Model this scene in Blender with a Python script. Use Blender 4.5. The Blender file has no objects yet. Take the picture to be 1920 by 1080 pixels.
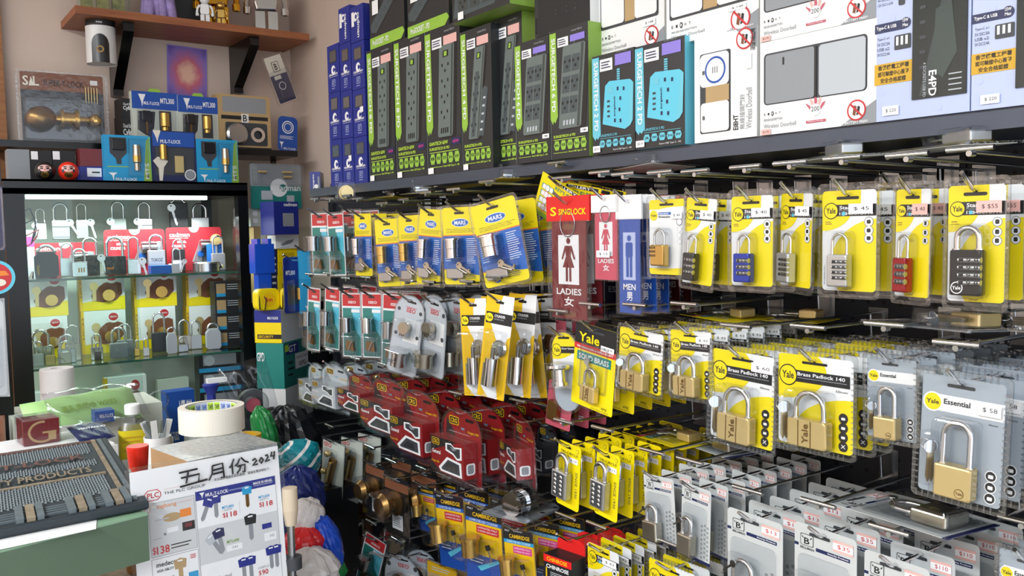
import bpy, math, random
from mathutils import Matrix, Vector
random.seed(7)
S = bpy.context.scene
COL = S.collection
# ------------------------------------------------------------------ camera
F = 1643.2; PIT = .0673; ROL = -.01756; YAW = .6289
CAM = Vector((0, 0, 1.5))
def _axes():
    cy, sy = math.cos(YAW), math.sin(YAW)
    fw = Vector((sy*math.cos(PIT), cy*math.cos(PIT), -math.sin(PIT)))
    r0 = Vector((cy, -sy, 0)); u0 = r0.cross(fw)
    r = r0*math.cos(ROL)+u0*math.sin(ROL)
    return r, r.cross(fw), fw
CR, CU, CF = _axes()
cd = bpy.data.cameras.new('camera'); cam = bpy.data.objects.new('camera', cd); COL.objects.link(cam)
cd.sensor_width = 36; cd.lens = F/1920*36; cd.clip_start = .02
cam.matrix_world = Matrix(((CR.x, CU.x, -CF.x, CAM.x), (CR.y, CU.y, -CF.y, CAM.y), (CR.z, CU.z, -CF.z, CAM.z), (0, 0, 0, 1)))
S.camera = cam
# ------------------------------------------------------------------ world, lights, exposure
w = bpy.data.worlds.new('world'); S.world = w; w.use_nodes = True
bg = w.node_tree.nodes['Background']; bg.inputs[0].default_value = (.82, .90, 1, 1); bg.inputs[1].default_value = 3.2
S.view_settings.view_transform = 'Standard'; S.view_settings.look = 'None'
S.view_settings.exposure = -0.38; S.view_settings.gamma = 1; S.view_settings.use_curve_mapping = False
S.cycles.transparent_max_bounces = 40; S.cycles.max_bounces = 7
S.cycles.caustics_reflective = False; S.cycles.caustics_refractive = False
S.cycles.sample_clamp_indirect = 4
def area(name, loc, sx, sy, power, rot=(0, 0, 0), col=(1, 1, 1)):
    l = bpy.data.lights.new(name, 'AREA'); l.shape = 'RECTANGLE'; l.size = sx; l.size_y = sy; l.energy = power; l.color = col
    o = bpy.data.objects.new(name, l); COL.objects.link(o); o.location = loc; o.rotation_euler = rot
    return o
CEIL = 2.75
for i, (x, y, e_) in enumerate(((-1.5, -.9, 85), (-1.5, .7, 85), (-1.5, 2.2, 60))):
    area('ceiling_tube_light', (x, y, CEIL-.07), .3, 1.25, e_, col=(.93, .97, 1))
area('cabinet_strip_light', (.62, 2.86, 1.555), .56, .03, 5.5, col=(.9, 1, .96))

# ------------------------------------------------------------------ geometry helpers
def ray(u, v): return (CF*F + CR*(u-960) - CU*(v-540)).normalized()
def onX(u, v, X): d = ray(u, v); return CAM + d*((X-CAM.x)/d.x)
def onY(u, v, Y): d = ray(u, v); return CAM + d*((Y-CAM.y)/d.y)
def onZ(u, v, Z): d = ray(u, v); return CAM + d*((Z-CAM.z)/d.z)
def lx(psi): a = math.radians(psi); return Vector((math.sin(a), -math.cos(a), 0))
def nz(psi): a = math.radians(psi); return Vector((-math.cos(a), -math.sin(a), 0))
def frame(P, psi=0, roll=0, tilt=0, spin=0):
    x, z = lx(psi), nz(psi); y = Vector((0, 0, 1))
    M = Matrix(((x.x, y.x, z.x, P[0]), (x.y, y.y, z.y, P[1]), (x.z, y.z, z.z, P[2]), (0, 0, 0, 1)))
    return M @ Matrix.Rotation(math.radians(tilt), 4, 'X') @ Matrix.Rotation(math.radians(spin), 4, 'Y') @ Matrix.Rotation(math.radians(roll), 4, 'Z')
def fit(l, t, r, b, psi, X=None, Y=None):
    """real centre, width and height of an upright rectangle of facing psi seen at this place in the photo"""
    cu, cv = (l+r)/2, (t+b)/2
    P = onX(cu, cv, X) if X is not None else onY(cu, cv, Y)
    n, x = nz(psi), lx(psi)
    def hit(u, v):
        d = ray(u, v); return CAM + d*((P-CAM).dot(n)/d.dot(n))
    wd = abs((hit(r, cv)-hit(l, cv)).dot(x)); ht = abs(hit(cu, t).z-hit(cu, b).z)
    return P, wd, ht
# ------------------------------------------------------------------ materials
MATS = {}
def lin(c): return c/12.92 if c <= .04045 else ((c+.055)/1.055)**2.4
def hexc(h): return tuple(lin(int(h[i:i+2], 16)/255) for i in (0, 2, 4))
def mat(name, col, rough=.5, metal=0, noise=0, scale=60, emit=0, spec=.5, bump=0, coat=0):
    if name in MATS: return name
    m = bpy.data.materials.new(name); m.use_nodes = True; nt = m.node_tree; b = nt.nodes['Principled BSDF']
    c = hexc(col); b.inputs['Base Color'].default_value = (*c, 1); b.inputs['Roughness'].default_value = rough
    b.inputs['Metallic'].default_value = metal; b.inputs['Specular IOR Level'].default_value = spec
    b.inputs['Coat Weight'].default_value = coat; b.inputs['Coat Roughness'].default_value = .1
    if noise or bump:
        tc = nt.nodes.new('ShaderNodeTexCoord'); n = nt.nodes.new('ShaderNodeTexNoise'); n.inputs['Scale'].default_value = scale
        n.inputs['Detail'].default_value = 5; nt.links.new(tc.outputs['Object'], n.inputs['Vector'])
        if noise:
            r = nt.nodes.new('ShaderNodeValToRGB'); r.color_ramp.elements[0].position = .3; r.color_ramp.elements[1].position = .7
            r.color_ramp.elements[0].color = (*[x*(1-noise) for x in c], 1); r.color_ramp.elements[1].color = (*[min(1, x*(1+noise*.6)) for x in c], 1)
            nt.links.new(n.outputs['Fac'], r.inputs[0]); nt.links.new(r.outputs[0], b.inputs['Base Color'])
        if bump:
            bp = nt.nodes.new('ShaderNodeBump'); bp.inputs['Strength'].default_value = bump; bp.inputs['Distance'].default_value = .002
            nt.links.new(n.outputs['Fac'], bp.inputs['Height']); nt.links.new(bp.outputs[0], b.inputs['Normal'])
    if emit:
        b.inputs['Emission Color'].default_value = (*c, 1); b.inputs['Emission Strength'].default_value = emit
    MATS[name] = m; return name
def clear(name, tint='f4f6f8', amount=.10, rough=.12, wave=0, scale=90):
    m = bpy.data.materials.new(name); m.use_nodes = True; nt = m.node_tree; nt.nodes.clear()
    o = nt.nodes.new('ShaderNodeOutputMaterial'); t = nt.nodes.new('ShaderNodeBsdfTransparent'); g = nt.nodes.new('ShaderNodeBsdfGlossy')
    mx = nt.nodes.new('ShaderNodeMixShader'); fr = nt.nodes.new('ShaderNodeLayerWeight'); pw = nt.nodes.new('ShaderNodeMath'); pw.operation = 'POWER'; pw.inputs[1].default_value = 3.5; ad = nt.nodes.new('ShaderNodeMath'); ad.operation = 'MULTIPLY_ADD'
    fr.inputs[0].default_value = .5; ad.inputs[1].default_value = .7; ad.inputs[2].default_value = amount; ad.use_clamp = True
    t.inputs[0].default_value = (*hexc(tint), 1); g.inputs['Roughness'].default_value = rough
    n = nt.nodes.new('ShaderNodeTexNoise'); tc = nt.nodes.new('ShaderNodeTexCoord'); bp = nt.nodes.new('ShaderNodeBump')
    n.inputs['Scale'].default_value = scale; bp.inputs['Strength'].default_value = wave; bp.inputs['Distance'].default_value = .002
    nt.links.new(tc.outputs['Object'], n.inputs['Vector']); nt.links.new(n.outputs['Fac'], bp.inputs['Height'])
    nt.links.new(bp.outputs[0], g.inputs['Normal'])
    nt.links.new(fr.outputs[1], pw.inputs[0]); nt.links.new(pw.outputs[0], ad.inputs[0]); nt.links.new(ad.outputs[0], mx.inputs[0])
    nt.links.new(t.outputs[0], mx.inputs[1]); nt.links.new(g.outputs[0], mx.inputs[2]); nt.links.new(mx.outputs[0], o.inputs[0])
    MATS[name] = m; return name
clear('blister', 'fbfcfd', .035, .09, .5, 45)
clear('blister_rim', 'eef0f2', .14, .16, .7, 160)
clear('bag', 'f6f7f9', .06, .14, .9, 35)
clear('glass', 'f4fbf8', .03, .02)
clear('frost', 'e6e9ea', .10, .3, .3, 60)
for a in (('white', 'eceeee', .45), ('paper', 'e4e5e3', .55), ('black', '101113', .4), ('ink', '16171a', .5), ('yel', 'f2dc06', .4), ('yel2', 'ecbe0a', .4),
          ('red', 'c4242a', .4), ('darkred', '74242a', .35), ('blue', '1b4fa8', .4), ('mblue', '1d62b8', .4), ('navy', '1a2350', .4), ('teal', '1c7f77', .4), ('grn', '94c044', .4),
          ('lime', 'c3e84a', .4), ('grey', '8e9398', .45), ('lgrey', 'b9c0c6', .45), ('cgrey', 'a3adb6', .4), ('dgrey', '3a3d42', .45), ('pink', 'cf4a62', .4),
          ('sky', '5fc6df', .4), ('orange', 'e8852a', .45), ('cream', 'e8e2d2', .6), ('purple', '8f7fd8', .5), ('boxgrn', '86ab48', .45), ('dkbox', '26292b', .38),
          ('strip', '66726f', .45), ('strip2', '465154', .45), ('strip3', '3b4342', .45), ('cyan', '6ac4d8', .4), ('brown', '7c4a30', .5), ('mtblue', '1f9bd0', .4), ('bull', 'c3c8c8', .45),
          ('crgred', '8c1d20', .35), ('packred', 'a32430', .4), ('crgdark', '2b2625', .4), ('tan', 'b79a6c', .5), ('cadblue', '1f2c86', .4), ('pale', 'cbd0c4', .5), ('palebl', 'b9c6ea', .4), ('paper2', 'f2f3f4', .4),
          ('mustard', 'd2a51c', .4), ('signgrey', 'd3d5d6', .5), ('boxred', 'd8201f', .4), ('rose', 'c25a6c', .45), ('stripepink', 'e9b7b0', .5), ('magenta', 'd83a8c', .5)): mat(*a)
mat('poletip', 'cbbca3', .6); mat('brass', 'dcc488', .33, .7); mat('gold', 'cfa85a', .27, .9); mat('chrome', 'd9dadc', .1, 1); mat('steel', 'b4b7b9', .25, 1); mat('satin', 'c4c5c5', .35, .85)
mat('nickel', 'b9b2a2', .22, .95); mat('bronze', '8a6a3c', .3, .9); mat('blackplastic', '15161a', .25); mat('redanod', '9c1620', .25, .5); mat('blueanod', '1f3aa6', .25, .4)
mat('padblack', '1a1b1c', .35, noise=.2); mat('keymetal', 'b8a98c', .25, .95)
# ------------------------------------------------------------------ mesh collector
TXT = {}
def textmesh(s, bold):
    k = (s, bold)
    if k not in TXT:
        c = bpy.data.curves.new('t', 'FONT'); c.body = s; c.resolution_u = 2; c.offset = .018 if bold else 0
        o = bpy.data.objects.new('t', c); me = o.to_mesh()
        vs = [(v.co.x, v.co.y) for v in me.vertices]; fs = [tuple(p.vertices) for p in me.polygons]
        nrm = [p.normal.z for p in me.polygons]; fs = [f if n >= 0 else f[::-1] for f, n in zip(fs, nrm)]
        o.to_mesh_clear(); bpy.data.objects.remove(o); bpy.data.curves.remove(c)
        if not vs: vs = [(0, 0), (1, 0), (1, 1)]; fs = []
        x0 = min(v[0] for v in vs); x1 = max(v[0] for v in vs); y0 = min(v[1] for v in vs); y1 = max(v[1] for v in vs)
        TXT[k] = ([((x-x0), (y-y0)) for x, y in vs], fs, x1-x0 or 1, y1-y0 or 1)
    return TXT[k]
def rrect(x0, y0, x1, y1, r, n=5):
    r = min(r, (x1-x0)/2*.999, (y1-y0)/2*.999); o = []
    for cx, cy, a in ((x1-r, y1-r, 0), (x0+r, y1-r, 90), (x0+r, y0+r, 180), (x1-r, y0+r, 270)):
        for i in range(n+1):
            t = math.radians(a+90*i/n); o.append((cx+r*math.cos(t), cy+r*math.sin(t)))
    return o
def ellp(cx, cy, rx, ry, n=32, a0=0, a1=360):
    full = a1-a0 >= 360
    return [(cx+rx*math.cos(math.radians(a0+(a1-a0)*i/(n if full else n-1))), cy+ry*math.sin(math.radians(a0+(a1-a0)*i/(n if full else n-1)))) for i in range(n)]
def clip(poly, cl):
    out = poly
    for i in range(len(cl)):
        a, b = cl[i], cl[(i+1) % len(cl)]
        if abs(a[0]-b[0])+abs(a[1]-b[1]) < 1e-9: continue
        ins = lambda p: (b[0]-a[0])*(p[1]-a[1])-(b[1]-a[1])*(p[0]-a[0]) >= -1e-12
        src, out = out, []
        for j in range(len(src)):
            p, q = src[j-1], src[j]; pi, qi = ins(p), ins(q)
            if pi != qi:
                d1 = (b[0]-a[0])*(p[1]-a[1])-(b[1]-a[1])*(p[0]-a[0]); d2 = (b[0]-a[0])*(q[1]-a[1])-(b[1]-a[1])*(q[0]-a[0])
                t = d1/(d1-d2); out.append((p[0]+(q[0]-p[0])*t, p[1]+(q[1]-p[1])*t))
            if qi: out.append(q)
        if not out: return []
    return out
class G:
    def __init__(s): s.v = []; s.f = []; s.m = []; s.s = []; s.mats = []; s.M = Matrix.Identity(4)
    def mi(s, n):
        if n not in s.mats: s.mats.append(n)
        return s.mats.index(n)
    def add(s, vs, fs, m, smooth=False):
        o = len(s.v); M = s.M
        s.v += [tuple(M @ Vector(p)) for p in vs]; k = s.mi(m)
        for f in fs: s.f.append(tuple(i+o for i in f)); s.m.append(k); s.s.append(smooth)
        return s
    def box(s, x0, y0, z0, x1, y1, z1, m, ms=None):
        """ms: dict face->material; faces: l r b t k(back) f(front)"""
        v = [(x, y, z) for x in (x0, x1) for y in (y0, y1) for z in (z0, z1)]
        fc = dict(l=(0, 1, 3, 2), r=(4, 6, 7, 5), b=(0, 4, 5, 1), t=(2, 3, 7, 6), k=(0, 2, 6, 4), f=(1, 5, 7, 3))
        for k, f in fc.items():
            s.add([v[i] for i in f], [(0, 1, 2, 3)], (ms or {}).get(k, m))
        return s
    def prism(s, pts, z0, z1, m, bev=0, side=None, smooth=False):
        n = len(pts); cx = sum(p[0] for p in pts)/n; cy = sum(p[1] for p in pts)/n
        R = max(max(abs(p[0]-cx), abs(p[1]-cy)) for p in pts)
        rings = [(1, z0), (1, z1)] if not bev else [(1-bev/R*.9, z0), (1, z0+bev), (1, z1-bev), (1-bev*.3/R, z1-bev*.3), (1-bev/R, z1)]
        vs = []
        for k, z in rings: vs += [(cx+(p[0]-cx)*k, cy+(p[1]-cy)*k, z) for p in pts]
        nr = len(rings); fs = []
        for j in range(nr-1):
            for i in range(n):
                i2 = (i+1) % n; fs.append((j*n+i, j*n+i2, (j+1)*n+i2, (j+1)*n+i))
        s.add(vs, fs, side or m, smooth)
        s.add(vs[-n:], [tuple(range(n))], m); s.add(vs[:n], [tuple(range(n-1, -1, -1))], side or m); return s
    def poly(s, pts, z, m):
        if len(pts) >= 3: s.add([(x, y, z) for x, y in pts], [tuple(range(len(pts)))], m)
        return s
    def tube(s, path, r, m, n=10, cap=True):
        P = [Vector(p) for p in path]; vs = []; prev = None
        rr = r if isinstance(r, (list, tuple)) else [r]*len(P)
        for i, p in enumerate(P):
            t = (P[min(i+1, len(P)-1)]-P[max(i-1, 0)]).normalized()
            if prev is None: a = t.orthogonal().normalized()
            else: a = (prev-t*prev.dot(t)).normalized()
            prev = a; b = t.cross(a)
            vs += [tuple(p+(a*math.cos(2*math.pi*k/n)+b*math.sin(2*math.pi*k/n))*rr[i]) for k in range(n)]
        fs = [(j*n+i, j*n+(i+1) % n, (j+1)*n+(i+1) % n, (j+1)*n+i) for j in range(len(P)-1) for i in range(n)]
        s.add(vs, fs, m, True)
        if cap: s.add(vs[:n], [tuple(range(n-1, -1, -1))], m); s.add(vs[-n:], [tuple(range(n))], m)
        return s
    def lathe(s, prof, m, o=(0, 0, 0), ax='y', n=24, mats=None, smooth=True):
        """prof: (radius, height) list"""
        def pt(r, h, a):
            c, d = r*math.cos(a), r*math.sin(a)
            q = (c, h, -d) if ax == 'y' else ((c, d, h) if ax == 'z' else (h, c, d))
            return (q[0]+o[0], q[1]+o[1], q[2]+o[2])
        for j in range(len(prof)-1):
            (r0, h0), (r1, h1) = prof[j], prof[j+1]
            vs = [pt(r0, h0, 2*math.pi*i/n) for i in range(n)]+[pt(r1, h1, 2*math.pi*i/n) for i in range(n)]
            s.add(vs, [(i, (i+1) % n, n+(i+1) % n, n+i) for i in range(n)], mats[j] if mats else m, smooth)
        return s
    def ball(s, c, r, m, n=16, sc=(1, 1, 1), rough=0):
        vs = []; k = n//2
        for j in range(k+1):
            t = math.pi*j/k
            for i in range(n):
                a = 2*math.pi*i/n; q = 1+(random.uniform(-rough, rough) if 0 < j < k else 0)
                vs.append((c[0]+r*sc[0]*q*math.sin(t)*math.cos(a), c[1]+r*sc[1]*q*math.cos(t), c[2]-r*sc[2]*q*math.sin(t)*math.sin(a)))
        s.add(vs, [(j*n+i, (j+1)*n+i, (j+1)*n+(i+1) % n, j*n+(i+1) % n) for j in range(k) for i in range(n)], m, True); return s
    def text(s, t, x0, y0, x1, y1, z, m, bold=True, rot=0, keep=False):
        vs, fs, W, H = textmesh(t, bold)
        w_, h_ = x1-x0, y1-y0
        if rot: w_, h_ = h_, w_
        sx, sy = w_/W, h_/H
        if keep: sx = sy = min(sx, sy)
        if rot == 90: pts = [(x0+(h_ if not keep else H*sy)-y*sy, y0+x*sx, z) for x, y in vs]
        elif rot == -90: pts = [(x0+y*sy, y1-x*sx, z) for x, y in vs]
        else: pts = [(x0+x*sx, y0+y*sy, z) for x, y in vs]
        return s.add(pts, fs, m)
    def mesh(s, name):
        me = bpy.data.meshes.new(name); me.from_pydata(s.v, [], s.f)
        for n in s.mats: me.materials.append(MATS[n])
        me.polygons.foreach_set('material_index', s.m); me.polygons.foreach_set('use_smooth', s.s); me.update(); return me
class Pg:
    """a printed face: fractions of w x h, origin bottom left, printed on z"""
    def __init__(s, g, x0, y0, w, h, z, r=0):
        s.g, s.x, s.y, s.w, s.h, s.z = g, x0, y0, w, h, z; s.c = rrect(x0, y0, x0+w, y0+h, r) if r else [(x0, y0), (x0+w, y0), (x0+w, y0+h), (x0, y0+h)]
    def Z(s, k):
        s.n = (getattr(s, 'n', 0)+1) % 60; return s.z+k*.00022+s.n*.000002
    def P(s, p): return (s.x+p[0]*s.w, s.y+p[1]*s.h)
    def poly(s, pts, m, k=1, noclip=False):
        q = [s.P(p) for p in pts]
        if not noclip: q = clip(q, s.c)
        s.g.poly(q, s.Z(k), m); return s
    def rect(s, a, b, c, d, m, k=1): return s.poly([(a, b), (c, b), (c, d), (a, d)], m, k)
    def rr(s, a, b, c, d, m, k=1, r=.25):
        (x0, y0), (x1, y1) = s.P((a, b)), s.P((c, d)); s.g.poly(clip(rrect(x0, y0, x1, y1, r*min(x1-x0, y1-y0)), s.c), s.Z(k), m); return s
    def disc(s, cx, cy, r, m, k=1, rm=None):
        x, y = s.P((cx, cy)); rr = r*s.w; s.g.poly(clip(ellp(x, y, rr, rr, 20), s.c), s.Z(k), m)
        if rm: s.g.poly(clip(ellp(x, y, rr*.84, rr*.84, 20), s.c), s.Z(k+.5), rm)
        return s
    def ell(s, cx, cy, rx, ry, m, k=1): return s.poly(ellp(cx, cy, rx, ry, 36), m, k)
    def tx(s, t, a, b, c, d, m='ink', k=3, rot=0, bold=True, keep=False):
        (x0, y0), (x1, y1) = s.P((a, b)), s.P((c, d)); s.g.text(t, x0, y0, x1, y1, s.Z(k), m, bold, rot, keep); return s
    def lines(s, a, b, c, d, n, m='ink', k=2, th=.35, jag=.25):
        """rows of print too small to read, as bars"""
        for i in range(n):
            y = b+(d-b)*(i+.5)/n; x1 = c-(c-a)*random.random()*jag; s.rect(a, y-(d-b)/n*th/2, x1, y+(d-b)/n*th/2, m, k)
        return s
    def sticker(s, a, b, c, d, t='', k=4, m='paper2', tm='dgrey', border=None):
        s.rect(a, b, c, d, border or m, k)
        if border: s.rect(a, b+(d-b)*.22, c, d-(d-b)*.22, m, k+.4)
        if t: s.tx(t, a+(c-a)*.22, b+(d-b)*.3, c-(c-a)*.15, d-(d-b)*.3, tm, k+1, bold=False)
        return s
# ------------------------------------------------------------------ object makers
def tag(o, label=None, cat=None, group=None, kind=None):
    if label: o['label'] = label
    if cat: o['category'] = cat
    if group: o['group'] = group
    if kind: o['kind'] = kind
    return o
def ob(name, data, parent=None, M=None):
    o = bpy.data.objects.new(name, data); COL.objects.link(o)
    if parent is not None: o.parent = parent
    if M is not None: o.matrix_world = M
    return o
def mk(name, g, parent=None, M=None, label=None, cat=None, group=None, kind=None):
    return tag(ob(name, g.mesh(name), parent, M), label, cat, group, kind)
def build(parts, parent):
    for p in parts:
        o = ob(p[0], p[1], parent)
        if len(p) > 2: build(p[2], o)
def meshes(parts):
    return [(p[0], p[1].mesh(p[0]))+((meshes(p[2]),) if len(p) > 2 else ()) for p in parts]
def thing(name, parts, M, label, cat, group=None):
    """parts: [(name, mesh, [subparts])] already converted with meshes()"""
    r = ob(name, None, None, M); r.empty_display_size = .02; tag(r, label, cat, group); build(parts, r); return r
def structure(name, g, M=None): return mk(name, g, None, M, kind='structure')
# ------------------------------------------------------------------ packaged goods: each returns parts in card coordinates (x right, y up, z out)
def ring_strip(g, outer, inner, z, m):
    n = len(outer); g.add([(x, y, z) for x, y in outer]+[(x, y, z) for x, y in inner], [(i, (i+1) % n, n+(i+1) % n, n+i) for i in range(n)], m)
def blister(w, h, r, domes, depth, ribs=False, rim=.004, top=None):
    g = G(); o = top or rrect(-w/2, -h/2, w/2, h/2, r)
    g.poly(o, .0016, 'blister')
    k = 1-rim/(w/2); k2 = 1-rim/(h/2); ring_strip(g, [(x*1.0, y*1.0) for x, y in o], [(x*k, y*k2) for x, y in o], .0022, 'blister_rim')
    g.prism(o, -.0008, .0008, 'blister_rim', side='blister_rim') if False else None
    n = len(o); g.add([(x, y, -.0006) for x, y in o]+[(x, y, .0022) for x, y in o], [(i, (i+1) % n, n+(i+1) % n, n+i) for i in range(n)], 'blister_rim')
    if ribs:
        st = .0065
        for sgn in (-1, 1):
            for i in range(int((h-2*r)/st)): y = -h/2+r+i*st; g.box(sgn*w/2-sgn*.007, y, .0018, sgn*w/2-sgn*.0005, y+.0016, .0034, 'blister_rim')
            for i in range(int((w-2*r)/st)): x = -w/2+r+i*st; g.box(x, sgn*h/2-sgn*.007, .0018, x+.0016, sgn*h/2-sgn*.0005, .0034, 'blister_rim')
    for d in domes:
        g.prism(rrect(d[0], d[1], d[2], d[3], min(.006, (d[2]-d[0])*.3), 3), .0018, .0018+(d[4] if len(d) > 4 else depth), 'blister', bev=.003, smooth=False)
    return g
def ushape(cx, y0, y1, s, z, n=10, lean=0):
    return [(cx-s, y0, z)]+[(cx-s*math.cos(math.pi*i/n), y1-s+s*math.sin(math.pi*i/n), z) for i in range(n+1)]+[(cx+s, y0, z)]
def padlock(x0, y0, x1, y1, top, m, d=.012, z=.0085, sr=.0027, sm='chrome', kind='', mark=None):
    """body box, shackle as a sub-part"""
    g = G(); W = x1-x0; H = y1-y0
    g.M = Matrix.Translation((0, 0, z))
    if kind == 'round': o = ellp((x0+x1)/2, (y0+y1)/2, W/2, H/2, 28)
    elif kind == 'shield': o = [(x0+W*.12, y0), (x1-W*.12, y0), (x1, y0+H*.1), (x1, y0+H*.8), (x1-W*.2, y1), (x0+W*.2, y1), (x0, y0+H*.8), (x0, y0+H*.1)]
    else: o = rrect(x0, y0, x1, y1, W*.06, 3)
    g.prism(o, -d/2, d/2, m, bev=min(.002, d*.25))
    p = Pg(g, x0, y0, W, H, d/2+.00005)
    if kind == 'grooves':
        for a in (.3, .62): g.box(x0+W*a-.0006, y0+.001, d/2, x0+W*a+.0006, y1-.001, d/2+.0004, 'bronze')
        p.tx('Yale', .4, .14, .56, .86, 'bronze', 2, rot=90)
    if kind == 'plain': p.disc(.72, .22, .13, 'bronze', 1, m); p.tx('Yale', .63, .18, .81, .27, 'bronze', 3)
    if kind == 'band': p.rect(0, .62, 1, .66, 'dgrey', 1); p.rect(0, .1, 1, .13, 'dgrey', 1)
    if mark: p.tx(mark[0], *mark[1:5], mark[5], 3)
    s = G(); cx = (x0+x1)/2; sp = W*.5-max(sr*1.5, W*.14)
    s.tube(ushape(cx, y1-.001, top, sp, z), sr, sm, 10)
    g.M = Matrix.Identity(4)
    for sx in (-1, 1): g.lathe([(sr*1.5, 0), (sr*1.5, .0012), (sr, .0012)], sm, (cx+sx*sp, y1, z), n=12)
    return ('padlock', g, [('shackle', s)])
def dials(g, x0, y0, x1, y1, n, z, m='steel', cols=3, num='1987'):
    H = (y1-y0)/n
    for i in range(n):
        a, b = y0+H*i+H*.18, y0+H*(i+1)-H*.12
        g.tube([(x0, (a+b)/2, z-.001), (x1, (a+b)/2, z-.001)], (b-a)/2*1.1, m, 12)
        for c in range(cols):
            xa = x0+(x1-x0)*(c+.2)/cols; xb = x0+(x1-x0)*(c+.8)/cols
            g.text(num[c % len(num)], xa, a+(b-a)*.2, xb, b-(b-a)*.2, z+(b-a)/2*.55+.0003-.001+.0012, 'ink')
def keyset(x, y, L, z=.009, n=3, m='chrome'):
    g = G()
    for i in range(n):
        zz = z+(i-n/2)*.0016+.001; g.M = Matrix.Translation((x, y, zz)) @ Matrix.Rotation(math.radians(68-i*7), 4, 'Y') @ Matrix.Rotation(math.radians(random.uniform(-4, 4)), 4, 'Z')
        g.prism(ellp(0, 0, L*.13, L*.13, 16), -.0007, .0007, m, smooth=False)
        g.prism([(-L*.05, -L*.12), (L*.05, -L*.12), (L*.05, -L*.62), (0, -L*.72), (-L*.05, -L*.6)][::-1], -.0006, .0006, 'keymetal')
    g.M = Matrix.Identity(4); g.tube([(x-L*.12+L*.1*math.cos(a/10*6.28), y+L*.03+L*.1*math.sin(a/10*6.28), z) for a in range(11)], .0006, m, 6)
    return ('key_set', g)
def flatkey(x, y, L, rot, z=.006, m='satin', bow='round', bowm=None):
    g = G(); g.M = Matrix.Translation((x, y, z)) @ Matrix.Rotation(math.radians(rot), 4, 'Z')
    o = ellp(0, 0, L*.17, L*.17, 18) if bow == 'round' else rrect(-L*.17, -L*.14, L*.17, L*.16, L*.04)
    g.prism(o, -.001, .001, bowm or m)
    g.poly(ellp(0, L*.08, L*.04, L*.03, 10), .0013, 'dgrey')
    g.prism([(-L*.05, -L*.12), (-L*.05, -L*.72), (0, -L*.8), (L*.05, -L*.7), (L*.03, -L*.6), (L*.055, -L*.5), (L*.03, -L*.4), (L*.05, -L*.3), (L*.05, -L*.12)], -.0008, .0008, m)
    return ('key', g)
def painted_slot(p, cx, cy, w, h, m='black', k=2):  # uncut hanging hole: dark patch painted for the darkness seen through it
    (x, y) = p.P((cx, cy)); g = p.g; W, H = w*p.w, h*p.h
    g.poly(rrect(x-W/2, y-H/2, x+W/2, y+H/2, H/2), p.Z(k), m); g.poly(ellp(x, y+H*.35, H*.6, H*.6, 14), p.Z(k), m)
def yalelogo(p, cx, cy, r, bm='ink'):
    p.disc(cx, cy, r*1.12, bm, 3); p.disc(cx, cy, r, 'yel', 3.5)
    dy = r*p.w/p.h; p.tx('Yale', cx-r*.72, cy-dy*.36, cx+r*.72, cy+dy*.42, 'ink', 4.5)
def cardbase(w, h, r, m, back=None):
    g = G(); g.prism(rrect(-w/2, -h/2, w/2, h/2, r), -.0003, .0003, m); return g, Pg(g, -w/2, -h/2, w, h, .0004, r)
def inset(g, dx, dy): g.v = [(x+dx, y+dy, z) for x, y, z in g.v]; return g
def K_combo(w, h, body='redanod', nd=3, price='45', big=False, sticker='paper2', dm='steel', narrow=False):
    cw, ch = w*.86, h*.87; g, p = cardbase(cw, ch, cw*.07, 'white')
    p.rect(0, .84, .72, 1, 'yel'); p.ell(.0, .80, .55, .2, 'yel', 1); p.ell(1.08, .26, .92, .46, 'yel', 1)
    p.rect(.12, .745, 1, .86, 'ink', 2); yalelogo(p, .17, .80, .125)
    p.tx('Standard', .33, .812, .78, .848, 'paper2', 3); p.tx('Protection', .33, .793, .6, .806, 'lgrey', 3, bold=False)
    p.tx('12345678910', .33, .755, .95, .783, 'paper2', 3); p.disc(.41, .769, .035, 'sky', 4)
    p.tx('1', .33, .755, .34, .783, 'paper2', 3)
    painted_slot(p, .48, .925, .42, .03)
    for y in (.685, .60, .525): p.disc(.87, y, .085, 'grey', 2, 'paper2'); p.rr(.835, y-.018, .905, y+.02, 'ink', 3.5)
    p.lines(.06, .66, .2, .7, 2, 'brown', 2); p.tx('YE1CB/20/125/1', .035, .05, .06, .25, 'dgrey', 2, rot=90, bold=False)
    p.tx('20mm', .4, .012, .55, .025, 'dgrey', 2, bold=False)
    bx0, by0, bx1, by1 = (-cw*.27, -ch*.455, cw*.11, -ch*.135) if not big else (-cw*.33, -ch*.44, cw*.22, -ch*.05)
    top = ch*.07 if not big else ch*.14
    pd = padlock(bx0, by0, bx1, by1, top, body, d=.013, z=.010, sr=.0016 if not big else .003, sm='chrome')
    W = bx1-bx0; dials(pd[1], bx0+W*.3, by0+(by1-by0)*.2, bx1+W*.02, by0+(by1-by0)*.86, nd, .017, dm)
    if big: q = Pg(pd[1], bx0, by0, W, by1-by0, .0168); q.disc(.26, .17, .2, 'paper2', 1, 'padblack'); q.tx('Yale', .12, .13, .4, .21, 'paper2', 3)
    st = G(); q = Pg(st, -cw/2, -ch/2, cw, ch, .0032); q.sticker(.52, .765, .96, .865, '$ '+price, 1, sticker, border='stripepink' if sticker != 'paper2' else None)
    return [('card', g), pd, ('blister_tray', blister(w, h, w*.08, [(bx0-.004, by0-.003, bx1+.004, top+.004, .019)], .019)), ('price_sticker', st)]
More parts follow.
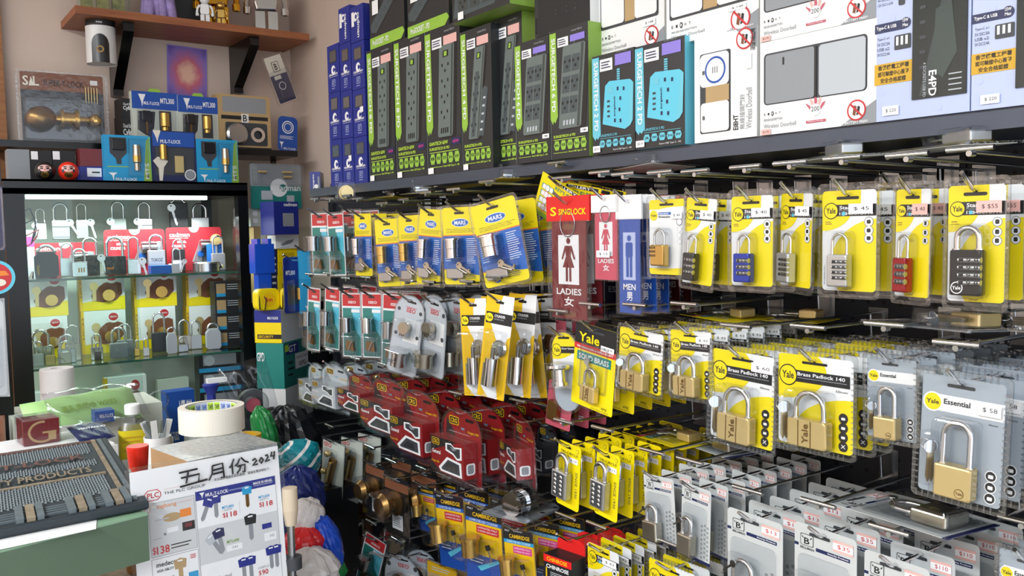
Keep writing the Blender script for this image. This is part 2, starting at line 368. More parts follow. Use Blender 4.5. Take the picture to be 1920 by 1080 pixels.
def K_protect(w, h):
    cw, ch = w*.88, h*.9; g, p = cardbase(cw, ch, cw*.07, 'white')
    p.rect(0, .87, 1, 1, 'yel'); p.ell(.95, .84, .75, .06, 'white', 1.2); p.rect(0, 0, 1, .13, 'yel'); p.ell(.3, .14, .9, .06, 'white', 1.2)
    p.disc(.13, .79, .11, 'yel', 2); p.tx('Yale', .05, .775, .21, .805, 'ink', 3)
    p.rect(.27, .795, .7, .83, 'mblue', 2); p.tx('Standard', .29, .8, .55, .825, 'paper2', 3); p.tx('Protection', .28, .755, .6, .785, 'ink', 3)
    p.disc(.86, .7, .08, 'navy', 2, 'paper2')
    for y in (.6, .52, .44): p.disc(.86, y, .06, 'lgrey', 2, 'white')
    painted_slot(p, .5, .93, .4, .03)
    bx0, by0, bx1, by1 = -cw*.27, -ch*.38, cw*.12, -ch*.1
    pd = padlock(bx0, by0, bx1, by1, ch*.1, 'gold', d=.013, z=.01, sr=.0018, sm='satin')
    dials(pd[1], bx0-.001, by0+(by1-by0)*.4, bx0+(bx1-bx0)*.45, by1-.001, 3, .016, 'gold')
    st = G(); Pg(st, -cw/2, -ch/2, cw, ch, .003).sticker(.66, .74, .96, .83, '$ 40', 1)
    return [('card', g), pd, ('blister_tray', blister(w, h, w*.08, [(bx0-.004, by0-.003, bx1+.004, ch*.13, .019)], .019)), ('price_sticker', st)]
def K_brass(w, h, size='40mm', price=None, full=True):
    cw, ch = w*.9, h*.88; g, p = cardbase(cw, ch, cw*.05, 'white')
    p.rect(0, .85, .52, 1, 'yel'); p.ell(-.02, .82, .68, .32, 'yel', 1); p.ell(1.05, .16, .82, .42, 'yel', 1)
    p.rect(.13, .7, .96, .83, 'ink', 2); yalelogo(p, .14, .765, .115)
    p.tx('Brass Padlock 140', .27, .77, .9, .81, 'paper2', 3); p.rect(.27, .745, .92, .749, 'lgrey', 3)
    p.tx(size, .78, .645, .93, .67, 'ink', 2, bold=False); painted_slot(p, .5, .92, .34, .028)
    for i, y in enumerate((.38, .28, .18, .08)):
        p.disc(.88, y, .06, 'ink', 2); (p.tx('X', .85, y-.02, .91, y+.02, 'paper2', 3) if i == 3 else p.rr(.855, y-.017, .905, y+.01, 'paper2', 3)); p.lines(.83, y-.052, .93, y-.042, 1, 'ink')
    bx0, by0, bx1, by1 = -cw*.25, -ch*.47, cw*.27, -ch*.17
    pd = padlock(bx0, by0, bx1, by1, ch*.12, 'brass', d=.016, z=.0115, sr=.0034 if w > .07 else .0026, kind='grooves')
    ks = keyset(-cw*.34, -ch*.08, ch*.5, .011)
    r = [('card', g), pd, ks, ('blister_tray', blister(w, h, w*.07, [(bx0-.003, by0-.002, bx1+.003, ch*.15, .022), (-cw*.45, -ch*.46, bx0-.004, ch*.06, .016)], .02, ribs=True))]
    if price: st = G(); Pg(st, -cw/2, -ch/2, cw, ch, .0032).sticker(.66, .82, .99, .92, '$ '+price, 1); r.append(('price_sticker', st))
    return r
def K_essential(w, h, price=None, long=True):
    cw, ch = w*.86, h*.9; g, p = cardbase(cw, ch, cw*.05, 'cgrey')
    p.rect(.08, .70, 1, .84, 'white', 1); p.disc(.14, .77, .125, 'white', 1.5); p.disc(.14, .77, .105, 'yel', 2); p.tx('Yale', .06, .752, .22, .79, 'ink', 3)
    p.tx('Essential', .28, .765, .6, .81, 'ink', 3); painted_slot(p, .48, .925, .34, .028, 'dgrey')
    p.tx('40mm', .82, .655, .93, .67, 'ink', 2, bold=False)
    for y in (.25, .16, .07): p.disc(.88, y, .07, 'paper2', 2, 'ink'); p.rr(.85, y-.018, .91, y+.012, 'paper2', 3)
    bx0, by0, bx1, by1 = -cw*.2, -ch*.47, cw*.25, -ch*.2
    pd = padlock(bx0, by0, bx1, by1, ch*.15, 'brass', d=.016, z=.0115, sr=.003, kind='plain')
    ks = keyset(-cw*.29, -ch*.09, ch*.42, .011)
    r = [('card', g), pd, ks, ('blister_tray', blister(w, h, w*.06, [(bx0-.003, by0-.002, bx1+.003, ch*.18, .022), (-cw*.4, -ch*.42, bx0-.004, ch*.04, .016)], .02, ribs=True))]
    if price: st = G(); Pg(st, -cw/2, -ch/2, cw, ch, .0032).sticker(.7, .73, .97, .83, '$ '+price, 1); r.append(('price_sticker', st))
    return r
def K_solid(w, h):
    g, p = cardbase(w, h, w*.03, 'yel'); p.rect(0, .75, 1, 1, 'ink'); p.rect(0, .68, 1, .75, 'red', 1.2)
    p.tx('Yale', .1, .78, .6, .89, 'yel', 3); p.tx('THE LEADING NAME IN WORLD SECURITY', .06, .7, .94, .725, 'paper2', 3)
    p.rect(.08, .55, .9, .66, 'teal', 2); p.tx('SOLID BRASS', .13, .57, .85, .635, 'paper2', 3)
    p.tx('HTZ', .75, .045, .88, .07, 'ink', 3); p.tx('25mm Brass Padlock', .5, .015, .92, .03, 'ink', 3, bold=False); painted_slot(p, .5, .93, .4, .03, 'dgrey')
    pd = padlock(-w*.14, -h*.39, w*.2, -h*.2, h*.0, 'brass', d=.013, z=.009, sr=.0028, kind='grooves')
    st = G(); Pg(st, -w/2, -h/2, w, h, .001).sticker(.64, .735, .95, .8, '$ 39', 1)
    return [('card', g), pd, flatkey(-w*.12, h*.07, h*.26, 25), ('blister_dome', blister(w*.66, h*.56, .004, [(-w*.25, -h*.24, w*.25, h*.24, .014)], .014)), ('price_sticker', st)]
def K_mars(w, h, cyl='chrome'):
    cw, ch = w*.9, h*.94; g, p = cardbase(cw, ch, cw*.07, 'yel')
    p.rect(0, .2, 1, .63, 'mblue'); p.rect(0, .63, 1, .645, 'orange', 1.2); p.rect(0, .19, 1, .2, 'orange', 1.2)
    p.ell(.95, .33, .5, .17, 'blue', 1.3); p.ell(1.0, .24, .42, .12, 'mblue', 1.5)
    p.ell(.5, .8, .24, .055, 'paper2', 2); p.ell(.5, .8, .23, .048, 'mblue', 2.4); p.tx('MARS', .34, .773, .66, .827, 'paper2', 3)
    painted_slot(p, .48, .925, .28, .03)
    p.tx('MARS is reputed by a brand of high quality', .1, .71, .93, .725, 'dgrey', 2, bold=False); p.tx('it is a guarantee and produce utility', .1, .69, .83, .705, 'dgrey', 2, bold=False); p.tx('safe tested technology security cylinder', .1, .67, .86, .685, 'dgrey', 2, bold=False)
    for i in range(13): y = .585-i*.026; p.rect(.66, y, .95-random.random()*.1, y+.007, 'paper2', 2)
    for i in range(10): y = .56-i*.028; p.rect(.04, y, .2, y+.006, 'paper2', 2)
    p.disc(.3, .1, .1, 'mblue', 2); p.lines(.5, .07, .9, .13, 3, 'dgrey')
    c = G(); x = -cw*.12; r = cw*.16
    c.lathe([(0, ch*.1), (r*1.2, ch*.1), (r*1.2, ch*.08), (r, ch*.078), (r, -ch*.03), (r*.93, -ch*.035), (r*.93, -ch*.15), (0, -ch*.15)], cyl, (x, 0, .018), n=24, smooth=True)
    pc = G(); pc.prism(rrect(-cw*.38, -ch*.42, cw*.1, -ch*.29, .003), .002, .010, 'steel', bev=.002); pc.tube([(-cw*.05, -ch*.28, .01), (cw*.22, -ch*.36, .01), (cw*.3, -ch*.3, .01)], .003, 'nickel', 8)
    k = flatkey(cw*.02, -ch*.25, ch*.26, 60, .012, 'nickel')
    return [('card', g), ('lock_cylinder', c), ('mounting_plate', pc), k, ('blister_tray', blister(w, h, w*.08, [(x-r*1.35, -ch*.18, x+r*1.35, ch*.12, .032), (-cw*.42, -ch*.44, cw*.36, -ch*.22, .018)], .02))]
def K_teal(w, h, cyl='steel'):
    cw, ch = w*.9, h*.95; g, p = cardbase(cw, ch, .002, 'paper2')
    p.rect(.05, .8, .95, .985, 'red'); p.rect(.05, .02, .95, .77, 'teal'); p.tx('ISEO', .35, .84, .75, .88, 'paper2', 2); painted_slot(p, .5, .94, .3, .03)
    p.poly([(.5, .77), (.95, .77), (.95, .3), (.7, .42)], 'sky', 1.2); p.sticker(.5, .7, .93, .75, '', 3)
    c = G(); x = -cw*.05; r = cw*.2
    c.lathe([(0, ch*.13), (r*1.25, ch*.13), (r*1.25, ch*.11), (r, ch*.11), (r, -ch*.1), (0, -ch*.1)], cyl, (x, 0, .02), n=20)
    b = G(); b.prism([(-cw*.36, -ch*.42), (cw*.3, -ch*.46), (cw*.3, -ch*.2), (-cw*.32, -ch*.17)], .002, .02, 'bag', bev=.003); b.prism([(-cw*.26, -ch*.38), (cw*.18, -ch*.4), (cw*.1, -ch*.25), (-cw*.22, -ch*.24)], .004, .009, 'bronze'); b.tube([(cw*.1, -ch*.24, .01), (-cw*.1, -ch*.38, .01)], .002, 'chrome', 6)
    return [('card', g), ('lock_cylinder', c), ('screw_bag', b), ('blister_tray', blister(w, h, w*.06, [(x-r*1.4, -ch*.13, x+r*1.4, ch*.15, .036), (-cw*.4, -ch*.46, cw*.34, -ch*.15, .022)], .03))]
def K_iseo(w, h, cyl='chrome'):
    o = [(-w/2, -h/2+.006), (-w/2+.006, -h/2), (w/2-.006, -h/2), (w/2, -h/2+.006)]+[(w/2*math.cos(math.radians(a)), h/2-w/2+w/2*math.sin(math.radians(a))) for a in range(0, 181, 15)]
    g = G(); g.prism([(x*.95, y*.97) for x, y in o], -.0003, .0003, 'lgrey'); p = Pg(g, -w/2, -h/2, w, h, .0004)
    p.rect(.4, .42, .9, .7, 'paper', 1); p.tx('ISEO', .4, .78, .68, .84, 'red', 2); p.rect(.36, .845, .72, .85, 'red', 2); painted_slot(p, .52, .91, .3, .025)
    for y in (.8, .5): p.disc(.15, y, .05, 'dgrey', 2); p.disc(.85, y, .05, 'dgrey', 2)
    c = G(); c.lathe([(0, h*.1), (w*.24, h*.1), (w*.24, h*.08), (w*.2, h*.08), (w*.2, -h*.08), (0, -h*.08)], cyl, (w*.05, -h*.28, .022), n=22); c.text('ISEO', -w*.08, -h*.3, w*.16, -h*.26, .0455, 'dgrey')
    n = G(); n.lathe([(0, .004), (w*.13, .004), (w*.16, .012), (w*.16, .02), (0, .02)], 'nickel', (w*.02, h*.1, .0), ax='z', n=20)
    for i in range(4): n.box(-w*.08+i*w*.06, h*.0, .004, -w*.05+i*w*.06, h*.07, .02, 'steel')
    return [('card', g), ('lock_cylinder', c), ('latch_piece', n), ('blister_tray', blister(w, h, .01, [(-w*.28, -h*.42, w*.36, -h*.15, .048), (-w*.26, -.002, w*.3, h*.2, .026)], .04, top=o))]
def K_crg(w, h, col='crgred', dark='crgdark', T=.03):
    o = [(-w/2, -h/2+.004), (-w/2+.004, -h/2), (w/2-.004, -h/2), (w/2, -h/2+.004)]+[(w/2*math.cos(math.radians(a)), h*.22+h*.28*math.sin(math.radians(a))) for a in range(0, 181, 15)]
    g = G(); g.prism([(x*.93, y*.95) for x, y in o], -.0004, .0004, col)
    p = Pg(g, -w/2, -h/2, w, h, .0005); cl = clip([(x*.93, y*.95) for x, y in o], [(-w, h*.13), (w, h*.13), (w, h), (-w, h)])
    p.poly([(.1, .62), (.36, .62), (.14, .84)], dark, 1); p.rr(.2, .76, .44, .87, 'yel2', 2); p.rr(.215, .77, .425, .86, 'ink', 3); p.tx('CRG', .24, .785, .4, .845, 'yel2', 4)
    p.rr(.6, .84, .8, .88, 'black', 2, .5); p.tx('Oregon, USA', .66, .69, .92, .73, 'yel2', 3); p.tx('KNOX', .5, .72, .58, .75, 'sky', 3); p.tx('powered lock solution', .2, .66, .7, .675, 'paper2', 3, bold=False)
    b = G(); x0, x1, y0, y1 = -w*.47, w*.36, -h*.34, h*.11
    b.box(x0, y0, .001, x1, y1, T, col)
    f = Pg(b, x0, y0, x1-x0, y1-y0, T+.0002)
    f.poly([(0, .55), (0, 1), (.8, 1)], dark); f.poly([(0, 0), (0, .25), (.3, 0)], dark, 1); f.rr(.04, .76, .27, .96, 'yel2', 2); f.rr(.055, .775, .255, .945, 'ink', 3); f.tx('CRG', .08, .8, .23, .92, 'yel2', 4)
    f.tx('General', .04, .5, .3, .62, 'paper2', 2); f.tx('Oregon, USA', .02, .22, .26, .3, 'yel2', 2)
    f.poly([(.46, .9), (.62, .93), (.72, .85), (.94, .9), (.94, .55), (.8, .5), (.68, .62), (.46, .68)], 'paper2', 2); f.poly([(.51, .87), (.63, .89), (.73, .81), (.89, .85), (.89, .59), (.81, .56), (.7, .67), (.51, .73)], 'dgrey', 3)
    f.poly([(.24, .13), (.5, .5), (.92, .45), (.94, .03), (.3, .03)], 'paper2', 2); f.poly([(.32, .13), (.53, .43), (.86, .39), (.88, .09), (.35, .09)], 'dgrey', 3)
    f.poly([(.42, .15), (.55, .33), (.76, .31), (.76, .13)], 'steel', 4); f.poly([(.6, .85), (.68, .74), (.8, .78)], 'grey', 4)
    b.M = Matrix.Translation((x1+.0003, 0, 0)) @ Matrix.Rotation(math.radians(90), 4, 'Y')
    q = Pg(b, -T, y0, T-.001, y1-y0, 0); q.rr(.15, .12, .85, .45, 'paper2', 1); q.rr(.27, .16, .73, .41, 'grey', 2)
    b.M = Matrix.Identity(4)
    s = blister(w, h, .01, [], .02, rim=.006, top=o)
    s.box(-w*.49, -h*.37, .0018, w*.4, h*.13, T+.004, 'blister'); s.box(-w*.45, -h*.46, .0018, w*.36, -h*.375, T*.7, 'blister')
    return [('card', g), ('printed_box', b), ('clamshell', s)]
def K_tri(w, h, price='12'):
    g, p = cardbase(w, h, w*.1, 'yel'); p.tx('TRI-CIRCLE', .12, .83, .88, .87, 'ink', 2, bold=False); painted_slot(p, .45, .93, .26, .03)
    p.tx('SINCE 1930', .8, .2, .9, .6, 'dgrey', 2, rot=-90, bold=False); p.disc(.85, .92, .06, 'dgrey', 2, 'yel'); p.tx('BL-H', .06, .04, .18, .06, 'ink', 2)
    pd = padlock(-w*.42, -h*.34, w*.22, h*.08, h*.33, 'satin', d=.014, z=.01, sr=.0042, sm='chrome')
    pd[1].box(-w*.34, -h*.31, .016, w*.12, h*.05, .0174, 'dgrey')
    for r in range(5):
        for c in range(2): pd[1].ball((-w*.25+c*w*.25, -h*.27+r*h*.066, .0172), w*.075, 'chrome', 8, (1, 1, .4))
    st = G(); Pg(st, -w/2, -h/2, w, h, .001).sticker(.5, .72, .9, .8, '$ '+price, 1)
    return [('card', g), pd, ('price_sticker', st)]
def K_bull(w, h, price='15', n=1):
    g, p = cardbase(w, h, w*.07, 'bull'); g.box(-w/2, -h/2, -.0006, w/2, -h/2+h*.04, .0006, 'navy')
    painted_slot(p, .42, .925, .34, .028, 'dgrey')
    p.rr(.1, .815, .32, .915, 'ink', 1, .15); p.rr(.11, .82, .31, .91, 'bull', 1.5, .15); p.tx('B', .165, .83, .255, .885, 'ink', 2)
    for s in (1, -1): p.poly([(.21+s*.09, .9), (.21+s*.075, .88), (.21+s*.05, .875), (.21+s*.06, .888)], 'ink', 2)
    p.tx('BELLMAN', .1, .785, .33, .805, 'dgrey', 2); p.rect(0, .8, .07, .825, 'navy', 1)
    p.rect(.36, .795, .9, .825, 'navy', 1); p.tx('Security Products', .55, .802, .88, .818, 'paper2', 2)
    for i in range(3):
        for j in range(8):
            x = .72+i*.1; y = .08+j*.06+(i % 2)*.02; p.rr(x-.025, y-.014, x+.025, y+.014, 'dgrey', 1, .1); p.rr(x-.018, y-.009, x+.018, y+.009, 'bull', 1.5, .1); p.rect(x-.008, y-.005, x+.008, y+.005, 'dgrey', 2)
    pd = padlock(-w*.34, -h*.42, w*.12, -h*.14, h*.08, 'nickel', d=.015, z=.011, sr=.0032)
    kk = flatkey(-w*.2, h*.05, h*.2, -50, .02, 'chrome')
    st = G(); Pg(st, -w/2, -h/2, w, h, .001).sticker(.64, .85, .95, .945, '$'+price, 1, 'paper2', 'red', border='stripepink')
    bl = G(); bl.prism(rrect(-w*.42, -h*.45, w*.4, h*.25, .008), .0006, .004, 'blister', bev=.002); bl.prism(rrect(-w*.38, -h*.44, w*.16, h*.13, .006), .0041, .024, 'blister', bev=.004)
    return [('card', g), pd, kk, ('blister_dome', bl), ('price_sticker', st)]
def K_cyl(w, h):
    g, p = cardbase(w, h, .001, 'paper2'); p.poly([(0, .0), (0, 1), (.6, 1), (.45, .85), (.12, .8), (.6, .5), (.1, .1), (.4, 0)], 'yel2', 1)
    p.poly([(.75, 0), (.55, .3), (.9, .6), (1, .62), (1, 0)], 'yel2', 1); p.rect(0, .8, .5, 1, 'yel2', 1); painted_slot(p, .5, .93, .3, .025)
    p.rect(.05, .72, 1, .83, 'ink', 2); yalelogo(p, .17, .775, .14); p.tx('CYLINDER', .36, .785, .75, .81, 'paper2', 3); p.tx('RIM NIGHTLATCH', .36, .76, .7, .772, 'lgrey', 3, bold=False)
    b = G(); b.lathe([(0, 0), (w*.27, 0), (w*.27, .006), (w*.2, .009), (0, .009)], 'chrome', (w*.18, h*.0, .0), ax='z', n=24); b.lathe([(0, .05), (.012, .05), (.012, .0), (0, 0)], 'chrome', (w*.05, -h*.36, .014), n=20)
    b.tube([(w*.05, -h*.3, .014), (w*.12, h*.02, .02)], .004, 'steel', 8)
    for i in range(3): b.tube([(-w*.3+i*w*.06, -h*.38, .008), (-w*.28+i*w*.06, -h*.16, .008)], .0018, 'nickel', 6)
    bl = G(); bl.prism(rrect(-w*.42, -h*.46, w*.44, h*.17, .006), .001, .03, 'blister', bev=.004)
    return [('card', g), ('lock_cylinder', b), ('blister_dome', bl)]
def K_viewer(w, h):
    o = [(-w/2+w*.5-w*.5*math.cos(math.radians(a))*1 if False else w*.5*math.cos(math.radians(a)), (h/2-w/2 if math.sin(math.radians(a)) >= 0 else -h/2+w/2)+w*.5*math.sin(math.radians(a))) for a in range(0, 360, 12)]
    g = G(); g.prism([(x*.88, y*.93) for x, y in o], -.0003, .0003, 'white'); p = Pg(g, -w/2, -h/2, w, h, .0004); p.c = [(x*.88, y*.93) for x, y in o]
    p.ell(.2, .9, .8, .25, 'yel'); p.rect(.15, .72, 1, .8, 'ink', 2); yalelogo(p, .24, .76, .15); p.tx('Door Viewer', .42, .765, .85, .785, 'paper2', 3); painted_slot(p, .5, .9, .4, .025); p.ell(.4, .15, .9, .16, 'cgrey')
    b = G(); b.lathe([(0, h*.1), (w*.3, h*.1), (w*.32, h*.07), (w*.3, h*.05), (w*.18, h*.045), (w*.18, -h*.1), (w*.22, -h*.1), (w*.22, -h*.14), (0, -h*.14)], 'chrome', (0, 0, .018), n=24)
    return [('card', g), ('door_viewer', b), ('blister_tray', blister(w, h, .01, [(-w*.36, -h*.17, w*.36, h*.13, .034)], .03, rim=.006, top=o))]
def figure(p, cx, y0, y1, m, lady):
    H = y1-y0; a = p.w/p.h
    p.disc(cx, y1-H*.07, H*.07/a, m, 3)
    if lady:
        p.poly([(cx-.1, y1-H*.18), (cx+.1, y1-H*.18), (cx+.07, y1-H*.42), (cx+.17, y1-H*.68), (cx-.17, y1-H*.68), (cx-.07, y1-H*.42)], m, 3)
        for s in (-1, 1):
            p.poly([(cx+s*.1, y1-H*.18), (cx+s*.2, y1-H*.48), (cx+s*.16, y1-H*.5), (cx+s*.07, y1-H*.27)], m, 3); p.rect(cx+s*.05-.03, y0, cx+s*.05+.03, y1-H*.67, m, 3)
    else:
        p.rr(cx-.17, y1-H*.53, cx+.17, y1-H*.17, m, 3, .2)
        for s in (-1, 1): p.rect(cx+s*.085-.06, y0, cx+s*.085+.06, y1-H*.45, m, 3)
def K_sign(w, h, m='darkred', lady=True, brand=True, small=False, price=None):
    g = G(); y1 = h/2-h*.16; g.box(-w*.4, -h/2+h*.02, 0, w*.4, y1-h*.03, .002, m); p = Pg(g, -w*.4, -h/2+h*.02, w*.8, y1-h*.03+h/2-h*.02, .0021)
    fm = {'darkred': 'darkred', 'pink': 'pink', 'blue': 'blue'}.get(m, m)
    p.rect(.2, .35, .8, .85, 'paper2' if m != 'blue' else 'palebl', 1); figure(p, .5, .38, .82, fm, lady)
    p.tx('LADIES' if lady else 'MEN', .14 if lady else .2, .245, .86 if lady else .8, .31, 'paper2', 2, bold=True); p.tx('女' if lady else '男', .36, .13, .64, .225, 'paper2', 2)
    if m == 'darkred': p.ell(.5, .93, .2, .03, 'brown', 1); p.ell(.5, .05, .22, .03, 'brown', 1)
    hd = G(); hd.box(-w/2, h/2-h*.2, .0005, w/2, h/2, .004, 'boxred' if brand else 'paper2')
    q = Pg(hd, -w/2, h/2-h*.2, w, h*.2, .0042)
    if brand: q.tx('SINGLOCK', .3, .25, .93, .5, 'yel', 1); q.tx('S', .1, .22, .25, .58, 'yel', 1)
    bag = G(); bag.prism(rrect(-w*.49, -h/2, w*.49, h/2-h*.19, .003), -.001, .0055, 'bag', bev=.0015)
    ring = G(); R = w*.17; ring.tube([(R*math.cos(a/16*6.283), y1-h*.06+R*1.15*math.sin(a/16*6.283), .004) for a in range(17)], .0009, 'steel', 6)
    r = [('sign_plate', g), ('header_card', hd), ('plastic_sleeve', bag)]
    if brand or small: r.append(('split_ring', ring))
    if price: st = G(); Pg(st, -w*.4, -h/2, w*.8, h, .0062).sticker(.15, .28, .75, .36, '$ '+price, 1); r.append(('price_sticker', st))
    return r
def K_keyring(w, h):
    g, p = cardbase(w, h, .001, 'yel'); p.rect(0, 0, 1, .1, 'grn', 1); p.rect(.3, .9, .95, .98, 'ink', 1); p.tx('SELLERY', .34, .91, .8, .97, 'paper2', 2)
    p.tx("KEY'S ID RINGS", .35, .78, .98, .86, 'teal', 2); p.tx('FOR', .6, .71, .72, .75, 'ink', 2)
    for i in range(4): y = .64-i*.16; p.rr(.06, y, .34, y+.13, 'teal', 1); p.rr(.08, y+.01, .32, y+.12, 'paper2', 2); p.disc(.2, y+.065, .05, 'magenta' if i % 2 else 'teal', 3, 'paper2')
    r = G(); R = w*.17
    for i in range(3): r.tube([(w*.15+R*math.cos(a/14*6.283), -h*.08+i*h*.02+R*math.sin(a/14*6.283), .003+i*.002) for a in range(15)], .002, ('teal', 'paper', 'magenta')[i], 6)
    return [('card', g), ('key_rings', r)]
def K_cambridge(w, h, v=0):
    g, p = cardbase(w*.9, h*.95, .003, 'yel2'); p.rect(0, .84, 1, 1, 'ink'); p.tx('ITALY', .06, .95, .22, .975, 'paper2', 2, bold=False); p.tx('CAMBRIDGE', .2, .865, .88, .92, 'yel2', 2)
    p.rect(0, .79, 1, .84, 'mblue' if v == 0 else 'mtblue', 1); p.tx('COMPUTER KEY CYLINDER', .1, .8, .9, .83, 'paper2', 2, bold=False)
    p.rect(.3, .66, .92, .76, 'red' if v == 0 else 'magenta', 1); p.tx('LAMINATED ITALY', .34, .72, .88, .745, 'paper2', 2, bold=False); p.tx('SUPERB SECURITY', .34, .68, .88, .7, 'paper2', 2, bold=False)
    p.rect(0, 0, 1, .36, 'blue', 1); p.poly([(.3, .2), (.9, .36), (.95, .33), (.4, .15)], 'sky', 1.5); p.lines(.1, .24, .5, .32, 2, 'paper2'); painted_slot(p, .5, .97, .3, .018, 'grey')
    c = G(); c.lathe([(0, h*.13), (w*.19, h*.13), (w*.19, h*.1), (w*.16, h*.1), (w*.16, -h*.03), (w*.15, -h*.03), (w*.15, -h*.11), (0, -h*.11)], 'gold', (-w*.16, 0, .022), n=24)
    k = flatkey(w*.2, h*.02, h*.22, 20, .012, 'nickel', 'sq', 'black')
    return [('card', g), ('lock_cylinder', c), k, ('blister_tray', blister(w, h, .006, [(-w*.4, -h*.14, w*.06, h*.15, .045), (w*.07, -h*.15, w*.4, h*.12, .025)], .03, rim=.005))]
def K_knob(w, h):
    g, p = cardbase(w*.92, h*.96, .002, 'padblack'); p.rect(0, .78, 1, .93, 'brown'); p.tx('SOL', .05, .94, .4, .98, 'tan', 2); p.sticker(.3, .12, .75, .38, '', 3); p.lines(.34, .16, .7, .34, 5, 'grey', 4.5); painted_slot(p, .5, .96, .3, .015, 'grey')
    b = G(); b.lathe([(0, 0), (w*.26, 0), (w*.28, .006), (w*.14, .012), (w*.14, .02), (w*.26, .03), (w*.28, .038), (w*.2, .048), (0, .05)], 'bronze', (w*.02, h*.08, .002), ax='z', n=24)
    return [('card', g), ('door_knob', b), ('blister_tray', blister(w, h, .004, [(-w*.4, -h*.1, w*.42, h*.26, .058)], .05, rim=.004))]
def K_chain(w, h):
    g, p = cardbase(w*.92, h*.96, .003, 'pale'); p.tx('ISEO', .05, .88, .4, .95, 'red', 2); p.lines(.35, .04, .9, .14, 5, 'dgrey'); painted_slot(p, .5, .965, .3, .015, 'grey'); p.lines(.5, .2, .9, .26, 2, 'red')
    b = G(); b.M = Matrix.Rotation(math.radians(-14), 4, 'Z'); b.prism(rrect(-w*.12, -h*.2, w*.12, h*.24, .004), .003, .012, 'bronze', bev=.002); b.tube([(0, -h*.15, .015), (0, h*.18, .015)], .004, 'brass', 8)
    for y in (-h*.3, -h*.02, h*.28): b.ball((-w*.2, y, .014), .009, 'brass', 12)
    return [('card', g), ('door_chain', b), ('blister_tray', blister(w, h, .004, [(-w*.36, -h*.4, w*.2, h*.36, .03)], .03, rim=.005))]
def K_plain(w, h, m='brown', m2='dgrey'):
    g, p = cardbase(w*.92, h*.96, .003, m2); p.rect(0, .75, 1, 1, m); p.lines(.15, .8, .8, .9, 2, 'lgrey'); painted_slot(p, .5, .965, .3, .015, 'black')
    b = G(); b.prism(rrect(-w*.25, -h*.25, w*.2, h*.12, .004), .003, .016, 'nickel', bev=.003); b.ball((w*.02, h*.02, .018), .012, 'steel', 12)
    return [('card', g), ('hardware_piece', b), ('blister_tray', blister(w, h, .005, [(-w*.36, -h*.36, w*.34, h*.2, .032)], .03, rim=.005))]
def K_pinkplate(w, h):
    g, p = cardbase(w, h, w*.06, 'rose'); p.lines(.6, .1, .8, .25, 3, 'paper2', 2, .5); painted_slot(p, .5, .94, .3, .02)
    b = G(); b.prism(rrect(-w*.3, -h*.32, w*.1, h*.1, .002), .002, .014, 'bronze', bev=.001); return [('card', g), ('cam_lock', b)]
def K_chin(w, h):
    g = G(); g.prism([(-w*.5, h*.2), (w*.5, h*.2), (w*.5, h*.42), (w*.3, h*.5), (-w*.3, h*.5), (-w*.5, h*.42)], -.0004, .0004, 'boxred')
    b = G(); b.box(-w/2, -h/2, -.001, w/2, h*.2, .035, 'ink'); p = Pg(b, -w/2, -h/2, w, h*.7, .0352); p.rect(0, .78, 1, 1, 'boxred'); p.tx('CHINROSE', .12, .83, .85, .95, 'yel2', 2); p.tx('CHINROSE', .1, .6, .9, .72, 'paper2', 2); p.lines(.25, .3, .8, .52, 4, 'lgrey'); p.rect(.08, .2, .12, .6, 'yel2', 1)
    return [('hang_tab', g), ('printed_box', b)]
KIND = {k[2:]: v for k, v in list(globals().items()) if k.startswith('K_')}
# slot height as a fraction of h above centre
SLOT = dict(combo=.37, protect=.39, brass=.37, essential=.385, solid=.43, mars=.4, teal=.42, iseo=.41, crg=.4, tri=.43, bull=.425, cyl=.43, viewer=.4, sign=.42, keyring=.4, cambridge=.45, knob=.44, chain=.45, plain=.45, pinkplate=.44, chin=.42)
# ------------------------------------------------------------------ the room
BX = 1.24           # pegboard face
WX = 1.30           # right wall
WY = 3.17           # back wall
mat('wallpaint', 'd6c2b4', .8, noise=.03, scale=8, bump=.1); mat('ceilpaint', 'd8d6d0', .9, noise=.03, scale=5); mat('floor_tile', '6d6660', .5, noise=.15, scale=6); mat('metalshelf', '4b5260', .35, .3, noise=.04, scale=30); mat('upright', '30343c', .4, .3)
def wallbox(n, x0, y0, z0, x1, y1, z1, m): structure(n, G().box(x0, y0, z0, x1, y1, z1, m))
wallbox('floor', -2.4, -2.2, -.05, 1.36, 3.27, 0, 'floor_tile'); wallbox('ceiling', -2.4, -2.2, CEIL, 1.36, 3.27, CEIL+.05, 'ceilpaint')
wallbox('wall_right', WX, -2.2, 0, WX+.06, WY+.1, CEIL, 'wallpaint'); wallbox('wall_back', -2.4, WY, 0, WX, WY+.1, CEIL, 'wallpaint'); wallbox('wall_left', -2.46, -2.2, 0, -2.4, 3.27, CEIL, 'wallpaint')
